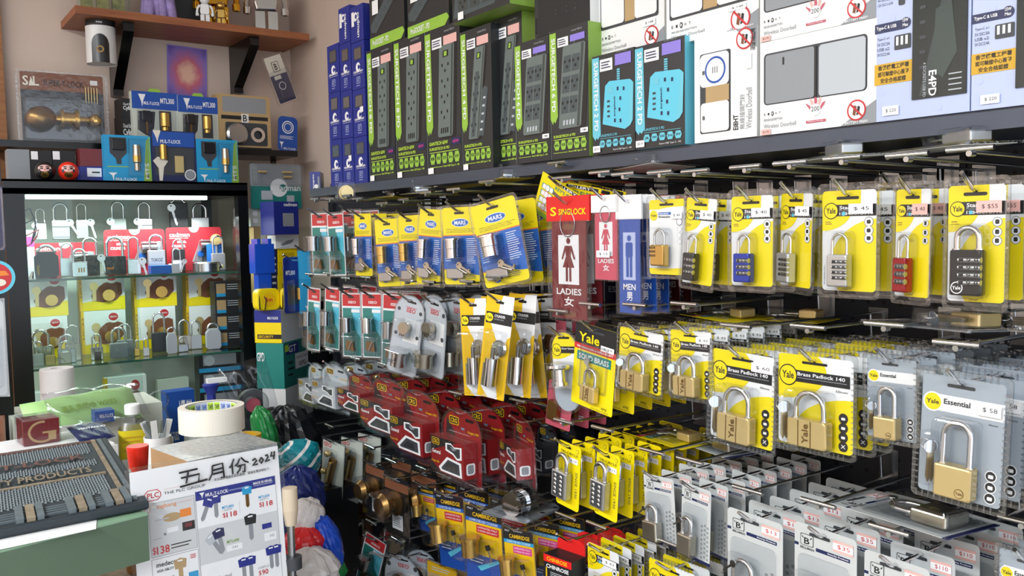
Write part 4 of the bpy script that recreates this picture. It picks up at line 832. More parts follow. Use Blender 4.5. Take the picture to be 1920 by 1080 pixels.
hang('combo', 1460, 350, 1528, 551, 'narrow yellow card with silver combination padlock', 6, .04, psi=-18, roll=-2, cat=C, body='satin', nd=4)
hang('combo', 1533, 343, 1650, 560, 'wide yellow card with silver combination padlock', 6, .038, cat=C, body='satin', nd=4)
hang('combo', 1640, 330, 1712, 520, 'yellow card with red padlock behind the front red one', 3, .03, X=1.1, psi=-10, cat=C, price='40')
hang('combo', 1675, 340, 1750, 572, 'yellow card with red combination padlock', 5, .036, psi=-12, roll=-1, cat=C, price='40', sticker='stripepink')
hang('combo', 1768, 331, 1892, 583, 'yellow card with large black combination padlock', 7, .04, cat=C, body='padblack', nd=4, price='$55', big=True, sticker='stripepink')
# second row
hang('teal', 578, 537, 604, 660, 'teal and red cylinder card at far left, second row', 3, .05, psi=15, roll=-4)
hang('teal', 610, 537, 641, 658, 'second teal and red card, second row', 3, .05, psi=15, roll=-4)
hang('teal', 640, 547, 680, 672, 'teal and red card with grey bag, third', 3, .05, psi=30)
hang('teal', 677, 547, 720, 674, 'teal and red card with chrome cylinder, fourth', 3, .05, psi=30, cyl='chrome')
hang('teal', 716, 549, 768, 690, 'teal and red card partly behind grey round pack', 2, .05, psi=30, X=.95, roll=-3)
hang('iseo', 744, 553, 802, 708, 'grey round topped cylinder pack, left one', 3, .055, psi=25, roll=-12, X=.9)
hang('iseo', 790, 557, 842, 708, 'grey round topped cylinder pack, right one', 3, .055, psi=5, roll=-8, cyl='nickel')
hang('plain', 838, 556, 880, 700, 'dark hardware pack behind the yellow cylinder cards', 3, .05, X=1.02, psi=15, cat='hardware pack')
hang('cyl', 864, 560, 913, 742, 'yellow white cylinder card, left one', 4, .05, psi=25, roll=2)
hang('cyl', 914, 554, 965, 750, 'yellow white cylinder card, front centre one', 2, .05, psi=25, roll=-8, X=.9)
hang('cyl', 960, 554, 1010, 745, 'yellow white cylinder card, right one', 4, .04, psi=15, roll=6, X=1.0)
hang('viewer', 1031, 618, 1085, 776, 'clear pack with chrome door viewer', 3, .05, psi=10, roll=4, cat='door viewer card')
hang('solid', 1080, 613, 1158, 771, 'yellow card reading solid brass', 7, .04, roll=-7, cat=C)
hang('brass', 1158, 612, 1248, 740, 'smallest brass padlock card with ribbed clear edge', 6, .042, roll=-4, cat=C, size='25mm')
hang('brass', 1253, 612, 1338, 752, 'second smallest brass padlock card with white price sticker', 7, .038, roll=1, cat=C, size='30mm', price='43')
hang('brass', 1328, 650, 1458, 843, 'larger brass padlock card with forty print', 6, .04, roll=-2, cat=C, size='40mm', price='60')
hang('brass', 1450, 657, 1605, 852, 'largest brass padlock card with fifty print', 6, .04, cat=C, size='50mm')
hang('essential', 1617, 664, 1724, 832, 'grey card with small brass padlock', 6, .042, roll=1, cat=C)
hang('essential', 1714, 697, 1895, 950, 'large grey card with long shackle brass padlock', 7, .042, roll=-2, cat=C, price='58', X=.9)
hang('pinkplate', 1030, 718, 1076, 804, 'rose card with cam lock under door viewer', 3, .04, X=1.0, roll=-8, psi=10, cat='cam lock card', hk=False)
hang('pinkplate', 1024, 600, 1062, 668, 'rose card with cam lock under ladies sign', 3, .04, X=1.05, roll=-3, psi=10, cat='cam lock card', hk=False)
# third row
hang('crg', 578, 680, 612, 764, 'grey clamshell pack at far left end', 2, .055, X=.96, cat='padlock pack', col='lgrey', dark='grey')
hang('crg', 603, 682, 656, 772, 'grey clamshell pack with white outlines', 3, .055, cat='padlock pack', col='lgrey', dark='grey')
hang('crg', 652, 700, 703, 778, 'small red clamshell pack beside grey one', 3, .055, cat='padlock pack')
hang('crg', 694, 710, 767, 820, 'red clamshell pack, second largest from left', 4, .055, cat='padlock pack')
hang('crg', 750, 732, 825, 864, 'red clamshell pack in the centre', 4, .055, cat='padlock pack')
hang('crg', 827, 718, 885, 802, 'red clamshell pack on the hook behind', 2, .055, X=1.06, cat='padlock pack')
hang('crg', 829, 766, 904, 908, 'red clamshell pack, nearest and largest', 5, .055, cat='padlock pack')
hang('crg', 962, 785, 1003, 905, 'red clamshell pack turned sideways, right end', 1, .055, psi=-20, roll=4, cat='padlock pack', X=.96)
hang('crg', 1006, 792, 1046, 892, 'dark clamshell pack beside the yellow cards', 2, .05, X=1.06, cat='padlock pack', col='dgrey', dark='black')
hang('tri', 1048, 832, 1090, 954, 'yellow combination padlock card, left stack', 9, .03, roll=-5, cat=C)
hang('tri', 1120, 848, 1163, 974, 'yellow combination padlock card, right stack', 9, .03, roll=-5, cat=C)
hang('bull', 1207, 893, 1263, 1020, 'small pale card with padlock, left stack', 7, .038, roll=4, psi=-3, cat=C)
hang('bull', 1279, 912, 1333, 1052, 'small pale card with padlock, second stack', 8, .036, roll=-2, psi=-3, cat=C)
hang('bull', 1363, 966, 1466, 1172, 'wide pale card with padlock priced thirteen', 6, .045, psi=-3, cat=C, price='13')
hang('bull', 1488, 994, 1604, 1216, 'wide pale card with padlock priced thirty five', 5, .05, psi=-3, cat=C, price='35')
hang('bull', 1618, 1048, 1740, 1280, 'wide pale card with padlock at bottom right', 5, .055, psi=-3, cat=C, price='110')
hang('essential', 1862, 1030, 1990, 1240, 'grey card in clear pack at bottom right corner', 4, .045, X=.98, cat=C)
# low rows
hang('plain', 577, 820, 597, 917, 'orange topped hardware card at far left, low', 2, .04, psi=20, X=.97, cat='hardware pack', m='navy', m2='orange')
hang('chain', 606, 826, 650, 946, 'pale pack with brass door chain', 3, .05, psi=15, roll=-7, cat='door chain pack')
hang('plain', 644, 850, 680, 960, 'dark hardware pack behind the door chain', 3, .05, X=1.0, psi=10, cat='hardware pack', m='dgrey', m2='brown')
hang('knob', 686, 868, 723, 974, 'dark pack with brass door knob, left one', 3, .07, psi=5, cat='door knob pack')
hang('knob', 721, 895, 768, 1007, 'dark pack with brass door knob, right one', 3, .07, psi=5, cat='door knob pack')
hang('cambridge', 782, 910, 818, 998, 'yellow black cylinder card partly hidden, left', 2, .06, X=.97, psi=5, roll=4)
hang('cambridge', 814, 925, 872, 1066, 'yellow black cylinder card tilted beside knobs', 3, .06, psi=5, roll=6)
hang('cambridge', 870, 950, 944, 1096, 'yellow black cylinder card with centred title', 3, .06, psi=12, roll=1)
hang('cambridge', 941, 990, 1003, 1128, 'yellow cylinder card with magenta panel', 3, .06, psi=10, roll=5, v=1)
hang('teal', 684, 1006, 728, 1110, 'teal and red card leaning left, bottom row', 2, .05, psi=20, roll=-18)
hang('plain', 596, 950, 640, 1040, 'brown hardware pack near the blue bag', 3, .05, psi=20, X=1.0, cat='hardware pack', m='yel2', m2='brown')
hang('iseo', 720, 1040, 790, 1150, 'round topped pack at bottom edge', 2, .05, psi=20, cat='lock card')
hang('plain', 800, 1055, 860, 1150, 'brass coloured hardware pack at bottom edge', 2, .05, psi=15, X=.95, cat='hardware pack', m='mustard', m2='tan')
hang('plain', 1030, 1030, 1058, 1110, 'orange hardware card beside red lock box', 1, .05, X=.98, cat='hardware pack', m='orange', m2='orange', hk=False)
hang('chin', 1046, 1010, 1098, 1095, 'red and black hanging lock box', 3, .045, psi=8, cat='lock box')
hang('combo', 1098, 1018, 1165, 1160, 'yellow card in clear stack at bottom', 10, .028, cat=C, body='satin', price='43')
hang('brass', 1212, 1052, 1308, 1205, 'brass padlock card in clear stack at bottom edge', 9, .03, cat=C)
# packs lying flat across the hooks
def flat(kind, u, v, X, label, w_, h_, psi=0, tilt=0, roll=0, flip=False, cat='padlock card', **o):
    P = onX(u, v, X); ms = meshes(KIND[kind](w_, h_, **o))
    M = frame(P, psi) @ Matrix.Rotation(math.radians(-90+tilt), 4, 'X') @ Matrix.Rotation(math.radians(roll), 4, 'Z')
    thing(NAMES[kind], ms, M, label, cat)
flat('combo', 1560, 299, 1.03, 'silver padlock pack lying flat on hooks above silver padlocks', .085, .17, tilt=2, roll=60, body='satin')
flat('combo', 1772, 279, 1.03, 'silver padlock pack lying flat on hooks near right edge', .085, .17, tilt=2, roll=65, body='satin')
flat('brass', 1225, 316, 1.04, 'brass padlock pack lying flat above the white header sign', .09, .15, tilt=-4, roll=75)
flat('mars', 950, 338, 1.03, 'clear cylinder pack lying flat beneath the four socket boxes', .075, .17, tilt=0, roll=70, cat='lock card')
flat('mars', 870, 348, 1.08, 'clear cylinder pack lying flat beside another, second', .075, .17, tilt=-2, roll=80, cat='lock card')
flat('mars', 790, 362, 1.03, 'clear cylinder pack lying flat above small yellow cards', .075, .17, tilt=4, roll=70, cat='lock card')
flat('mars', 735, 372, 1.06, 'clear cylinder pack lying flat left of the others', .075, .17, tilt=-3, roll=85, cat='lock card')
flat('iseo', 645, 378, 1.0, 'grey pack lying flat at the far end of hooks', .08, .15, tilt=0, roll=70, cat='lock card', cyl='brass')
flat('solid', 1360, 592, 1.06, 'yellow padlock card lying flat beneath the blue padlock', .08, .14, tilt=3, roll=75)
flat('solid', 1470, 597, 1.1, 'yellow padlock card lying flat beneath narrow silver padlock', .08, .14, tilt=0, roll=100)
flat('essential', 1760, 612, 1.0, 'clear brass padlock pack lying flat beneath red padlock', .1, .15, tilt=-3, roll=80)
flat('essential', 1880, 618, 1.05, 'clear padlock pack lying flat beneath large black padlock', .1, .15, tilt=-6, roll=95)
flat('solid', 1255, 818, 1.04, 'white backed padlock card lying flat above pale cards', .08, .15, tilt=2, roll=85)
flat('bull', 1345, 835, 1.06, 'pale padlock card lying flat under the forty print card', .08, .14, tilt=0, roll=80)
flat('bull', 1705, 962, .98, 'yellowed pale padlock pack lying flat on hooks', .1, .16, tilt=-2, roll=95, psi=-10)
flat('iseo', 985, 955, .98, 'clear round pack lying flat above the magenta panel card', .11, .16, tilt=-4, roll=20, cat='lock card')
flat('iseo', 745, 1030, .98, 'clear latch pack lying flat above bottom row', .1, .14, tilt=-8, roll=40, cat='lock card', cyl='nickel')
# ------------------------------------------------------------------ wall shelf with figures
def woodmat(n, a, b):
    m = bpy.data.materials.new(n); m.use_nodes = True; nt = m.node_tree; bs = nt.nodes['Principled BSDF']; bs.inputs['Roughness'].default_value = .5
    tc = nt.nodes.new('ShaderNodeTexCoord'); mp = nt.nodes.new('ShaderNodeMapping'); nz_ = nt.nodes.new('ShaderNodeTexNoise'); r = nt.nodes.new('ShaderNodeValToRGB')
    mp.inputs['Scale'].default_value = (3, 45, 45); nz_.inputs['Scale'].default_value = 2; nz_.inputs['Detail'].default_value = 6
    r.color_ramp.elements[0].position = .3; r.color_ramp.elements[1].position = .7; r.color_ramp.elements[0].color = (*hexc(a), 1); r.color_ramp.elements[1].color = (*hexc(b), 1)
    L = nt.links.new; L(tc.outputs['Object'], mp.inputs[0]); L(mp.outputs[0], nz_.inputs['Vector']); L(nz_.outputs['Fac'], r.inputs[0]); L(r.outputs[0], bs.inputs['Base Color']); MATS[n] = m
woodmat('wood', '8a5030', 'a5663f'); woodmat('doorwood', '8a5a34', 'a06c40')
mat('cabblack', '0d0e10', .25, .3, spec=.6); mat('cabwhite', 'dfe6dc', .6, noise=.02, scale=20); mat('led', 'eafff4', .5, emit=5.0); mat('skin', 'e9c6a4', .5); mat('granite', 'a9adad', .25, noise=.35, scale=130); mat('cardboard', 'b58f66', .7, noise=.08, scale=20)
mat('goldchrome', 'e0a93a', .08, 1); mat('lilac', '9d8ac0', .5, noise=.35, scale=30); mat('olive', '8a8350', .3, noise=.5, scale=60); mat('tissue', 'e9e2e3', .9, bump=.4, scale=80); mat('camwhite', 'dcdcda', .35); mat('masking', 'eee8db', .7, noise=.02, scale=40)
mat('greenslab', '596f5b', .35, noise=.06, scale=7); mat('greentop', '88ab8e', .3, noise=.05, scale=7); mat('rubber', '222c33', .6, noise=.15, scale=50); mat('rubberlite', '5d686d', .6, noise=.2, scale=60); mat('dusty', '8a7d68', .7, noise=.3, scale=60); mat('rust', '6d4a40', .7, noise=.3, scale=60)
mat('bagblue', '1c4fc4', .2, bump=.5, scale=25); mat('bagteal', '12808c', .3, bump=.4, scale=25); mat('bagred', 'd8262c', .25, bump=.5, scale=30); mat('bagwhite', 'e6dfdc', .4, bump=.4, scale=25); mat('baggreen', '1f7a3c', .25, bump=.5, scale=25); mat('bagblack', '15171b', .3, bump=.6, scale=18); mat('bagnavy', '1b2b6e', .3, bump=.5, scale=18)
mat('yelbox', 'f0d400', .4); mat('hotred', 'e8301c', .3); mat('lime2', 'a9d68a', .5); mat('amber', '6b4412', .15); mat('juice', 'e3cf2a', .2)
SYF = 2.92
zt = onY(260, 24, SYF).z; zb = onY(260, 38, SYF).z; xl = onY(141, 12, SYF).x; xr = min(onY(580, 67, SYF).x, WX-.004)
mk('wall_shelf', G().box(xl, SYF, zb, xr, WY-.001, zt, 'wood'), label='brown wooden wall shelf carrying toy figures at upper left', cat='shelf')
for n, (u0, u1, vb) in enumerate(((222, 250, 180), (450, 487, 176))):
    a, b = onY((u0+u1)/2, 100, 3.0), onY((u0+u1)/2, vb, 3.12); x = a.x; hw = .016; g = G(); g.M = Matrix(((0, 0, 1, x), (1, 0, 0, 0), (0, 1, 0, 0), (0, 0, 0, 1)))
    g.prism([(WY-.002, zb-.001), (SYF+.03, zb-.001), (SYF+.03, zb-.03), (WY-.045, b.z+.02), (WY-.045, b.z), (WY-.002, b.z)], -hw, hw, 'cabblack')
    mk('shelf_bracket', g, label='black steel shelf bracket beside the %s' % ('white camera' if n == 0 else 'hanging grey navy pack'), cat='bracket')
# camera
P = onY(189, 70, 3.0); h_ = onY(189, 32, 3.0).z-onY(189, 112, 3.0).z; r_ = (onY(217, 70, 3.0)-onY(161, 70, 3.0)).length/2; top = zb
g = G(); g.lathe([(0, h_*1.0), (r_*.98, h_), (r_*.98, h_*.86)], 'ink', n=32); d = G(); d.lathe([(r_, h_*.86), (r_*1.0, h_*.1), (r_*.9, h_*.02), (0, 0)], 'camwhite', n=32)
l = G(); zz = r_*.3; l.lathe([(0, r_*.92), (r_*.42, r_*.85), (r_*.5, r_*.6), (r_*.5, 0)], 'blackplastic', (0, 0, 0), n=24, ax='z')
l = G(); rr_ = r_*1.015; cols_ = [math.radians(a) for a in range(-34, 35, 4)]
for a0_, a1_ in zip(cols_, cols_[1:]):
    ya, yb = [h_*(.42+.24*math.sqrt(max(0, 1-(a/math.radians(34.1))**2))) for a in (a0_, a1_)]
    l.add([(rr_*math.sin(a0_), h_*.0, rr_*math.cos(a0_)), (rr_*math.sin(a1_), h_*.0, rr_*math.cos(a1_)), (rr_*math.sin(a1_), yb, rr_*math.cos(a1_)), (rr_*math.sin(a0_), ya, rr_*math.cos(a0_))], [(0, 1, 2, 3)], 'blackplastic', True)
d.lathe([(r_, h_*.1), (r_*1.0, 0)], 'camwhite', n=32); l.tube([(0, h_*.3, r_*.9), (0, h_*.3, r_*1.09)], r_*.24, 'bronze', 20); l.tube([(0, h_*.3, r_*1.0), (0, h_*.3, r_*1.1)], r_*.15, 'black', 16); d.text('baby', -r_*.2, h_*.9, r_*.2, h_*.95, r_*1.0, 'paper2')
thing('security_camera', meshes([('base', g), ('housing', d), ('lens', l)]), frame((P.x, P.y, top-.0005-h_), 75), 'round white security camera with black base hanging under wooden shelf', 'camera')
# figures
def toyfig(cx, v0, wpx, m, label, Y=3.0, m2=None, name='toy_figure'):
    P = onY(cx, v0, Y); w_ = (onY(cx+wpx/2, v0, Y)-onY(cx-wpx/2, v0, Y)).length; m2 = m2 or m; parts = []
    for s in (-1, 1):
        g = G(); g.prism(rrect(s*w_*.27-w_*.22, 0, s*w_*.27+w_*.22, w_*.95, w_*.06), -w_*.22, w_*.24, m2, bev=w_*.04); parts.append(('leg', g))
    g = G(); g.prism([(-w_*.42, w_*.97), (w_*.42, w_*.97), (w_*.5, w_*1.3), (w_*.42, w_*2.1), (-w_*.42, w_*2.1), (-w_*.5, w_*1.3)], -w_*.26, w_*.28, m, bev=w_*.08); parts.append(('body', g))
    for s in (-1, 1):
        g = G(); g.tube([(s*w_*.5, w_*2.0, 0), (s*w_*.75, w_*1.7, 0), (s*w_*.82, w_*1.25, .0), (s*w_*.8, w_*1.05, w_*.06)], w_*.13, m, 12); g.lathe([(w_*.08, 0), (w_*.17, 0), (w_*.17, w_*.28), (w_*.08, w_*.28)], m, (s*w_*.8, w_*.8, w_*.1), n=16); parts.append(('arm', g))
    g = G(); g.ball((0, w_*2.6, 0), w_*.52, m, 20, (1, .95, .9))
    for s in (-1, 1): g.ball((s*w_*.4, w_*3.05, 0), w_*.18, m, 12)
    parts.append(('head', g))
    thing(name, meshes(parts), frame((P.x, Y, zt+.0005), 72), label, 'toy figure')
toyfig(500, 55, 41, 'chrome', 'shiny silver toy figure at right end of wooden shelf', 3.0, 'chrome')
toyfig(407, 42, 44, 'goldchrome', 'large shiny gold toy figure standing behind white one', 3.03)
toyfig(385, 42, 17, 'white', 'tiny white toy figure before the gold one', 2.96)
toyfig(415, 44, 14, 'gold', 'tiny gold toy figure beside the tiny white one', 2.96)
g = G()
for i in range(9):
    a = (i-4)*.16; g.tube([(math.sin(a)*.1, .15, .02), (math.sin(a)*.06, .1, .03+.01*(i % 2)), (math.sin(a*2)*.045, .0, .035+.01*(i % 3))], [.012, .011, .014], 'lilac', 10)
P = onY(300, 15, 3.0); b = G(); b.ball((0, .17, 0), .06, 'lilac', 20, (1.2, .9, .8)); 
thing('hair_figure', meshes([('figure_body', b), ('long_hair', g)]), frame((P.x, 3.02, zt+.001), 75), 'lilac long haired figurine in the middle of wooden shelf', 'figurine')
g = G()
for i in range(3): g.box(-.065+i*.045, 0, -.03, -.03+i*.045, .16, .03, 'olive')
P = onY(190, 10, 3.0); c = G(); c.box(-.075, 0, -.045, .075, .2, .045, 'glass')
thing('display_case', meshes([('case', c), ('gold_contents', g)]), frame((P.x+.01, 3.02, zt+.0005), 80), 'clear case with gold ornaments at left end of wooden shelf', 'display case')
mk('dark_box', G().box(-.045, 0, -.05, .045, .17, .05, 'ink'), None, frame((onY(352, 20, 3.08).x, 3.1, zt+.0005), 85), 'dark box standing between lilac figurine and gold figure', 'box')
# purple picture
P, w_, h_ = fit(314, 88, 388, 188, 90, Y=WY-.004); g = G(); g.box(-w_/2, -h_/2, -.001, w_/2, h_/2, .001, 'purple')
def picmat():
    m = bpy.data.materials.new('picture_art'); m.use_nodes = True; nt = m.node_tree; b = nt.nodes['Principled BSDF']; tc = nt.nodes.new('ShaderNodeTexCoord'); gr = nt.nodes.new('ShaderNodeTexGradient'); gr.gradient_type = 'SPHERICAL'; mp = nt.nodes.new('ShaderNodeMapping'); mp.inputs['Scale'].default_value = (11, 8.5, 1); n = nt.nodes.new('ShaderNodeTexNoise'); n.inputs['Scale'].default_value = 35; r = nt.nodes.new('ShaderNodeValToRGB'); ad = nt.nodes.new('ShaderNodeMath'); ad.operation = 'MULTIPLY_ADD'; ad.inputs[1].default_value = .35
    e = r.color_ramp.elements; e[0].position = .1; e[0].color = (*hexc('5a3fa6'), 1); e[1].position = 1; e[1].color = (*hexc('f0c0a8'), 1); k = e.new(.45); k.color = (*hexc('8f74c4'), 1); k = e.new(.75); k.color = (*hexc('cf6a80'), 1)
    L = nt.links.new; L(tc.outputs['Object'], mp.inputs[0]); L(mp.outputs[0], gr.inputs[0]); L(tc.outputs['Object'], n.inputs['Vector']); L(n.outputs['Fac'], ad.inputs[0]); L(gr.outputs['Fac'], ad.inputs[2]); L(ad.outputs[0], r.inputs[0]); L(r.outputs[0], b.inputs['Base Color']); MATS['picture_art'] = m
picmat(); g.poly([(-w_*.47, -h_*.48), (w_*.47, -h_*.48), (w_*.47, h_*.48), (-w_*.47, h_*.48)], .0013, 'picture_art')
mk('picture_card', g, None, frame(P, 90, roll=-2), 'purple picture card with pink glow on the wall under shelf', 'picture')
# left trim
x0 = onY(0, 100, WY-.02).x; x1 = onY(6, 130, WY-.02).x
structure('trim_1', G().box(x0-.3, WY-.03, 0, x1, WY-.001, CEIL-.001, 'doorwood'))
# ------------------------------------------------------------------ lit cabinet
CY = 2.75; cx0, cx1 = onY(5, 350, CY).x, onY(464, 350, CY).x; cz = onY(240, 339, CY).z; cyb = WY-.02
S1, S2 = onY(240, 517, CY+.02).z, onY(240, 676, CY+.02).z; FZ = .86; bw = onY(240, 339, CY).z-onY(240, 365, CY).z
parts = []
g = G(); g.box(cx0, CY, cz-bw, cx1, cyb, cz-bw+.016, 'cabblack'); g.box(cx0, CY, cz-bw, cx1, CY+.03, cz, 'cabblack'); g.box(cx0, CY, cz-.006, cx1, cyb, cz, 'cabblack'); parts.append(('top_frame', g))
pw = onY(34, 400, CY).x-cx0; pr = .032
for a, b in ((cx0, cx0+.05), (cx1-pr, cx1)):
    g = G(); g.box(a, CY, .02, b, CY+.035, cz-bw, 'cabblack'); parts.append(('post', g))
for a, b in ((cx0, cx0+.03), (cx1-.03, cx1)):
    g = G(); g.box(a, cyb-.03, .02, b, cyb, cz-bw, 'cabblack'); parts.append(('rear_post', g))
g = G(); g.box(cx0+.03, cyb-.008, .3, cx1-.03, cyb-.002, cz-bw, 'cabwhite'); parts.append(('back_panel', g))
g = G(); g.box(cx0, CY, 0, cx1, cyb, FZ-.1, 'cabblack'); g.box(cx0, CY+.036, FZ-.012, cx1, cyb-.01, FZ, 'cabwhite'); parts.append(('base', g))
for z in (S1, S2):
    g = G(); g.box(cx0+.052, CY+.02, z-.006, cx1-pr-.001, cyb-.032, z, 'glass', ms={'f': 'glassedge'} if 0 else None); g.box(cx0+.052, CY+.0185, z-.006, cx1-pr-.001, CY+.0199, z, 'glassedge' if 'glassedge' in MATS else mat('glassedge', '35614f', .1, spec=.8)); parts.append(('glass_shelf', g))
parts.append(('side_glass', G().box(cx0+.002, CY+.036, FZ, cx0+.005, cyb-.031, cz-bw, 'glass'))); parts.append(('side_glass', G().box(cx1-.005, CY+.036, FZ, cx1-.002, cyb-.031, cz-bw, 'glass')))
g = G(); g.box(cx0+.06, CY+.04, cz-bw-.012, cx0+.06+(cx1-cx0)*.74, CY+.06, cz-bw-.001, 'led'); parts.append(('led_tube', g))
g = G(); g.box(cx0+.05, CY+.008, FZ, (cx0+cx1)/2, CY+.011, cz-bw, 'glass'); parts.append(('glass_door', g))
g = G()
for k in range(3): g.tube([(cx0+.05, CY+.06, S1+.19-k*.035), (cx0+.07+.01*k, CY+.06, S1+.2-k*.03), (cx0+.085, CY+.07, S1+.16-k*.02), (cx0+.07, CY+.07, S1+.1), (cx0+.05, CY+.06, S1+.09)], .0018, 'navy' if k < 2 else 'red', 6)
parts.append(('cable', g))
thing('display_cabinet', meshes(parts), Matrix.Identity(4), 'lit black framed display cabinet with glass shelves full of padlocks', 'cabinet')
# rear step inside the cabinet
ST = onY(240, 447, 3.0).z
g = G(); g.box(cx0+.06, 2.985, ST-.005, cx1-.05, 3.08, ST, 'glass'); 
for x in (cx0+.07, (cx0+cx1)/2, cx1-.06): g.box(x, 2.99, S1+.0005, x+.004, 3.07, ST-.005, 'glass')
mk('glass_step', g, label='clear glass step behind the red packs on upper glass shelf', cat='display step')
NP = 0
def freelock(l, t, r, b, Y, z, m, label, kind='', group=None, sm='chrome', psi=84, key=None, sr=None, hf=.55, d=.02, mark=None, roll=0):
    P, w_, h_ = fit(l, t, r, b, psi, Y=Y); h_ = min(h_, w_*3.2); pd = padlock(-w_/2, 0, w_/2, h_*hf, h_, m, d=min(d, w_*.5), z=0, sr=sr or max(.0022, w_*.07), sm=sm, kind=kind, mark=mark)
    parts = [('body', pd[1]), ('shackle', pd[2][0][1])]
    if key: k = flatkey(w_*key, h_*hf*.85, h_*.6, random.choice((-20, 15, 30)), d*.6, 'satin'); parts.append(k)
    thing('padlock', meshes(parts), frame((P.x, Y, z+.0006), psi, 0), label, 'padlock', group)
U = 'standing on the glass step'
freelock(66, 400, 87, 458, 3.02, ST, 'satin', 'small silver padlock on glass step, far left', key=-.5)
freelock(97, 390, 131, 457, 3.02, ST, 'chrome', 'wide chrome padlock on glass step, second from left', 'band', key=.5)
freelock(142, 382, 165, 457, 3.02, ST, 'chrome', 'chrome padlock with tall shackle on glass step', key=.7)
freelock(207, 384, 236, 452, 3.02, ST, 'white', 'white bodied padlock on glass step with key', key=-.5)
freelock(257, 384, 285, 450, 3.02, ST, 'chrome', 'chrome padlock in the centre of glass step', 'band', key=-.5)
freelock(318, 374, 352, 446, 3.02, ST, 'padblack', 'tall black padlock on glass step', key=-.4, hf=.9)
freelock(358, 385, 391, 446, 3.02, ST, 'satin', 'silver grey padlock at right end of glass step', hf=.6)
# red packs
def redpack(l, t, r, b, label, Y=2.955):
    P, w_, h_ = fit(l, t, r, b, 88, Y=Y); h_ = P.z+h_/2-S1-.001; g, p = cardbase(w_, h_, w_*.06, 'packred'); p.disc(.5, .99, .09, 'cabwhite', 1); p.tx('cadman', .06, .78, .42, .88, 'paper2', 2); p.tx('HIGH SECURITY LOCK', .06, .74, .4, .76, 'paper2', 2, bold=False); p.tx('ISRAEL', .2, .64, .36, .69, 'paper2', 2); p.tx('CYLINDER', .1, .54, .34, .6, 'paper2', 2); p.poly([(.45, .2), (.6, .7), (.95, .7), (.98, .2)], 'grey', 1)
    c = G(); c.lathe([(0, 0), (h_*.12, 0), (h_*.12, w_*.25), (0, w_*.25)], 'steel', (w_*.08, h_*.06, .02), ax='x', n=16)
    k = G()
    for s in (.1, .33): k.prism(ellp(w_*s, -h_*.12, w_*.06, w_*.055, 16), .004, .01, 'mblue'); k.box(w_*s-.003, -h_*.38, .005, w_*s+.003, -h_*.18, .008, 'satin')
    b = G(); b.prism([(-w_*.06, -h_*.45), (w_*.08, h_*.22), (w_*.42, h_*.22), (w_*.46, -h_*.45)], .001, .035, 'blister', bev=.004)
    thing('lock_pack', meshes([('card', g), ('lock_cylinder', c), ('keys', k), ('blister_dome', b)]), frame((P.x, Y, S1+.001+h_/2), 88, tilt=0), label, 'lock pack')
redpack(62, 455, 184, 530, 'dark red lock pack in cabinet, left one'); redpack(197, 430, 311, 525, 'red lock pack in cabinet, middle one'); redpack(313, 426, 417, 520, 'red lock pack in cabinet, right one')
V = S1
freelock(64, 462, 110, 522, 2.86, V, 'padblack', 'big black shrouded padlock at left of upper glass shelf', 'shield', hf=.82, mark=('ABUS', .1, .1, .2, .5, 'yel2'))
freelock(112, 458, 140, 520, 2.9, V, 'steel', 'steel padlock behind the keys on upper glass shelf')
freelock(134, 470, 164, 522, 2.82, V, 'steel', 'steel padlock with cut open body on upper glass shelf', mark=('III', .4, .3, .8, .6, 'bronze'))
freelock(152, 448, 186, 518, 2.88, V, 'padblack', 'black padlock with key hanging on upper glass shelf', key=.6)
freelock(195, 448, 236, 518, 2.87, V, 'padblack', 'wide black padlock with lime key tag', mark=('mul', .1, .3, .4, .45, 'orange'), hf=.5)
freelock(238, 447, 263, 516, 2.84, V, 'steel', 'long shackle steel padlock on upper glass shelf', hf=.42, key=.6)
freelock(277, 441, 309, 512, 2.88, V, 'satin', 'square satin padlock with stamped front', mark=('TOKOZ', .15, .5, .85, .65, 'dgrey'), hf=.6)
freelock(322, 470, 341, 515, 2.82, V, 'chrome', 'small chrome padlock at centre right of upper glass shelf', key=.7)
freelock(322, 440, 346, 500, 2.92, V, 'padblack', 'black padlock behind the small chrome one', hf=.7)
freelock(396, 444, 421, 508, 2.88, V, 'satin', 'satin padlock at right of upper glass shelf', hf=.5)
P, w_, h_ = fit(362, 478, 412, 512, 88, Y=2.84); g = G(); g.lathe([(0, 0), (w_/2, 0), (w_/2, .026), (w_*.45, .03), (0, .03)], 'steel', n=32); k = G(); k.tube([(w_*.45, .015, .01), (w_*.55, .015, .02)], .006, 'chrome', 10)
thing('disc_lock', meshes([('body', g), ('shackle', k)]), frame((P.x, 2.84, S1+.001), 88), 'round steel disc lock lying on upper glass shelf', 'disc lock')
mk('blue_lock_case', G().box(-.03, 0, -.02, .03, .025, .02, 'mblue').box(.031, 0, -.02, .055, .028, .02, 'lgrey'), None, frame((onY(298, 505, 2.84).x, 2.83, S1+.0006), 88), 'blue and grey lock block lying under the square satin padlock', 'lock')
P = onY(440, 500, 2.9); thing('lock_pack', meshes([('card', G().box(-.03, 0, 0, .02, .085, .002, 'mblue')), ('keys', G().lathe([(0, 0), (.018, 0), (.018, .004), (0, .004)], 'brass', (-.0, .1, .004), ax='z', n=18).box(-.003, .02, .003, .003, .08, .006, 'satin'))]), frame((min(P.x, cx1-.06), 2.9, S1+.001), 85), 'blue pack with brass lock at right end of upper glass shelf', 'lock pack')
mk('pink_card', G().box(-.02, 0, 0, .02, .14, .001, 'lgrey').box(-.02, .09, .0012, .02, .12, .002, 'magenta'), None, frame((cx0+.075, 2.95, S1+.001), 95), 'grey card with magenta band at left of upper glass shelf', 'card')
g = G()
for k in range(4): g.lathe([(0, 0), (.014-.002*k, 0), (.014-.002*k, .005), (0, .005)], 'chrome', (0, k*.0052, 0), n=18)
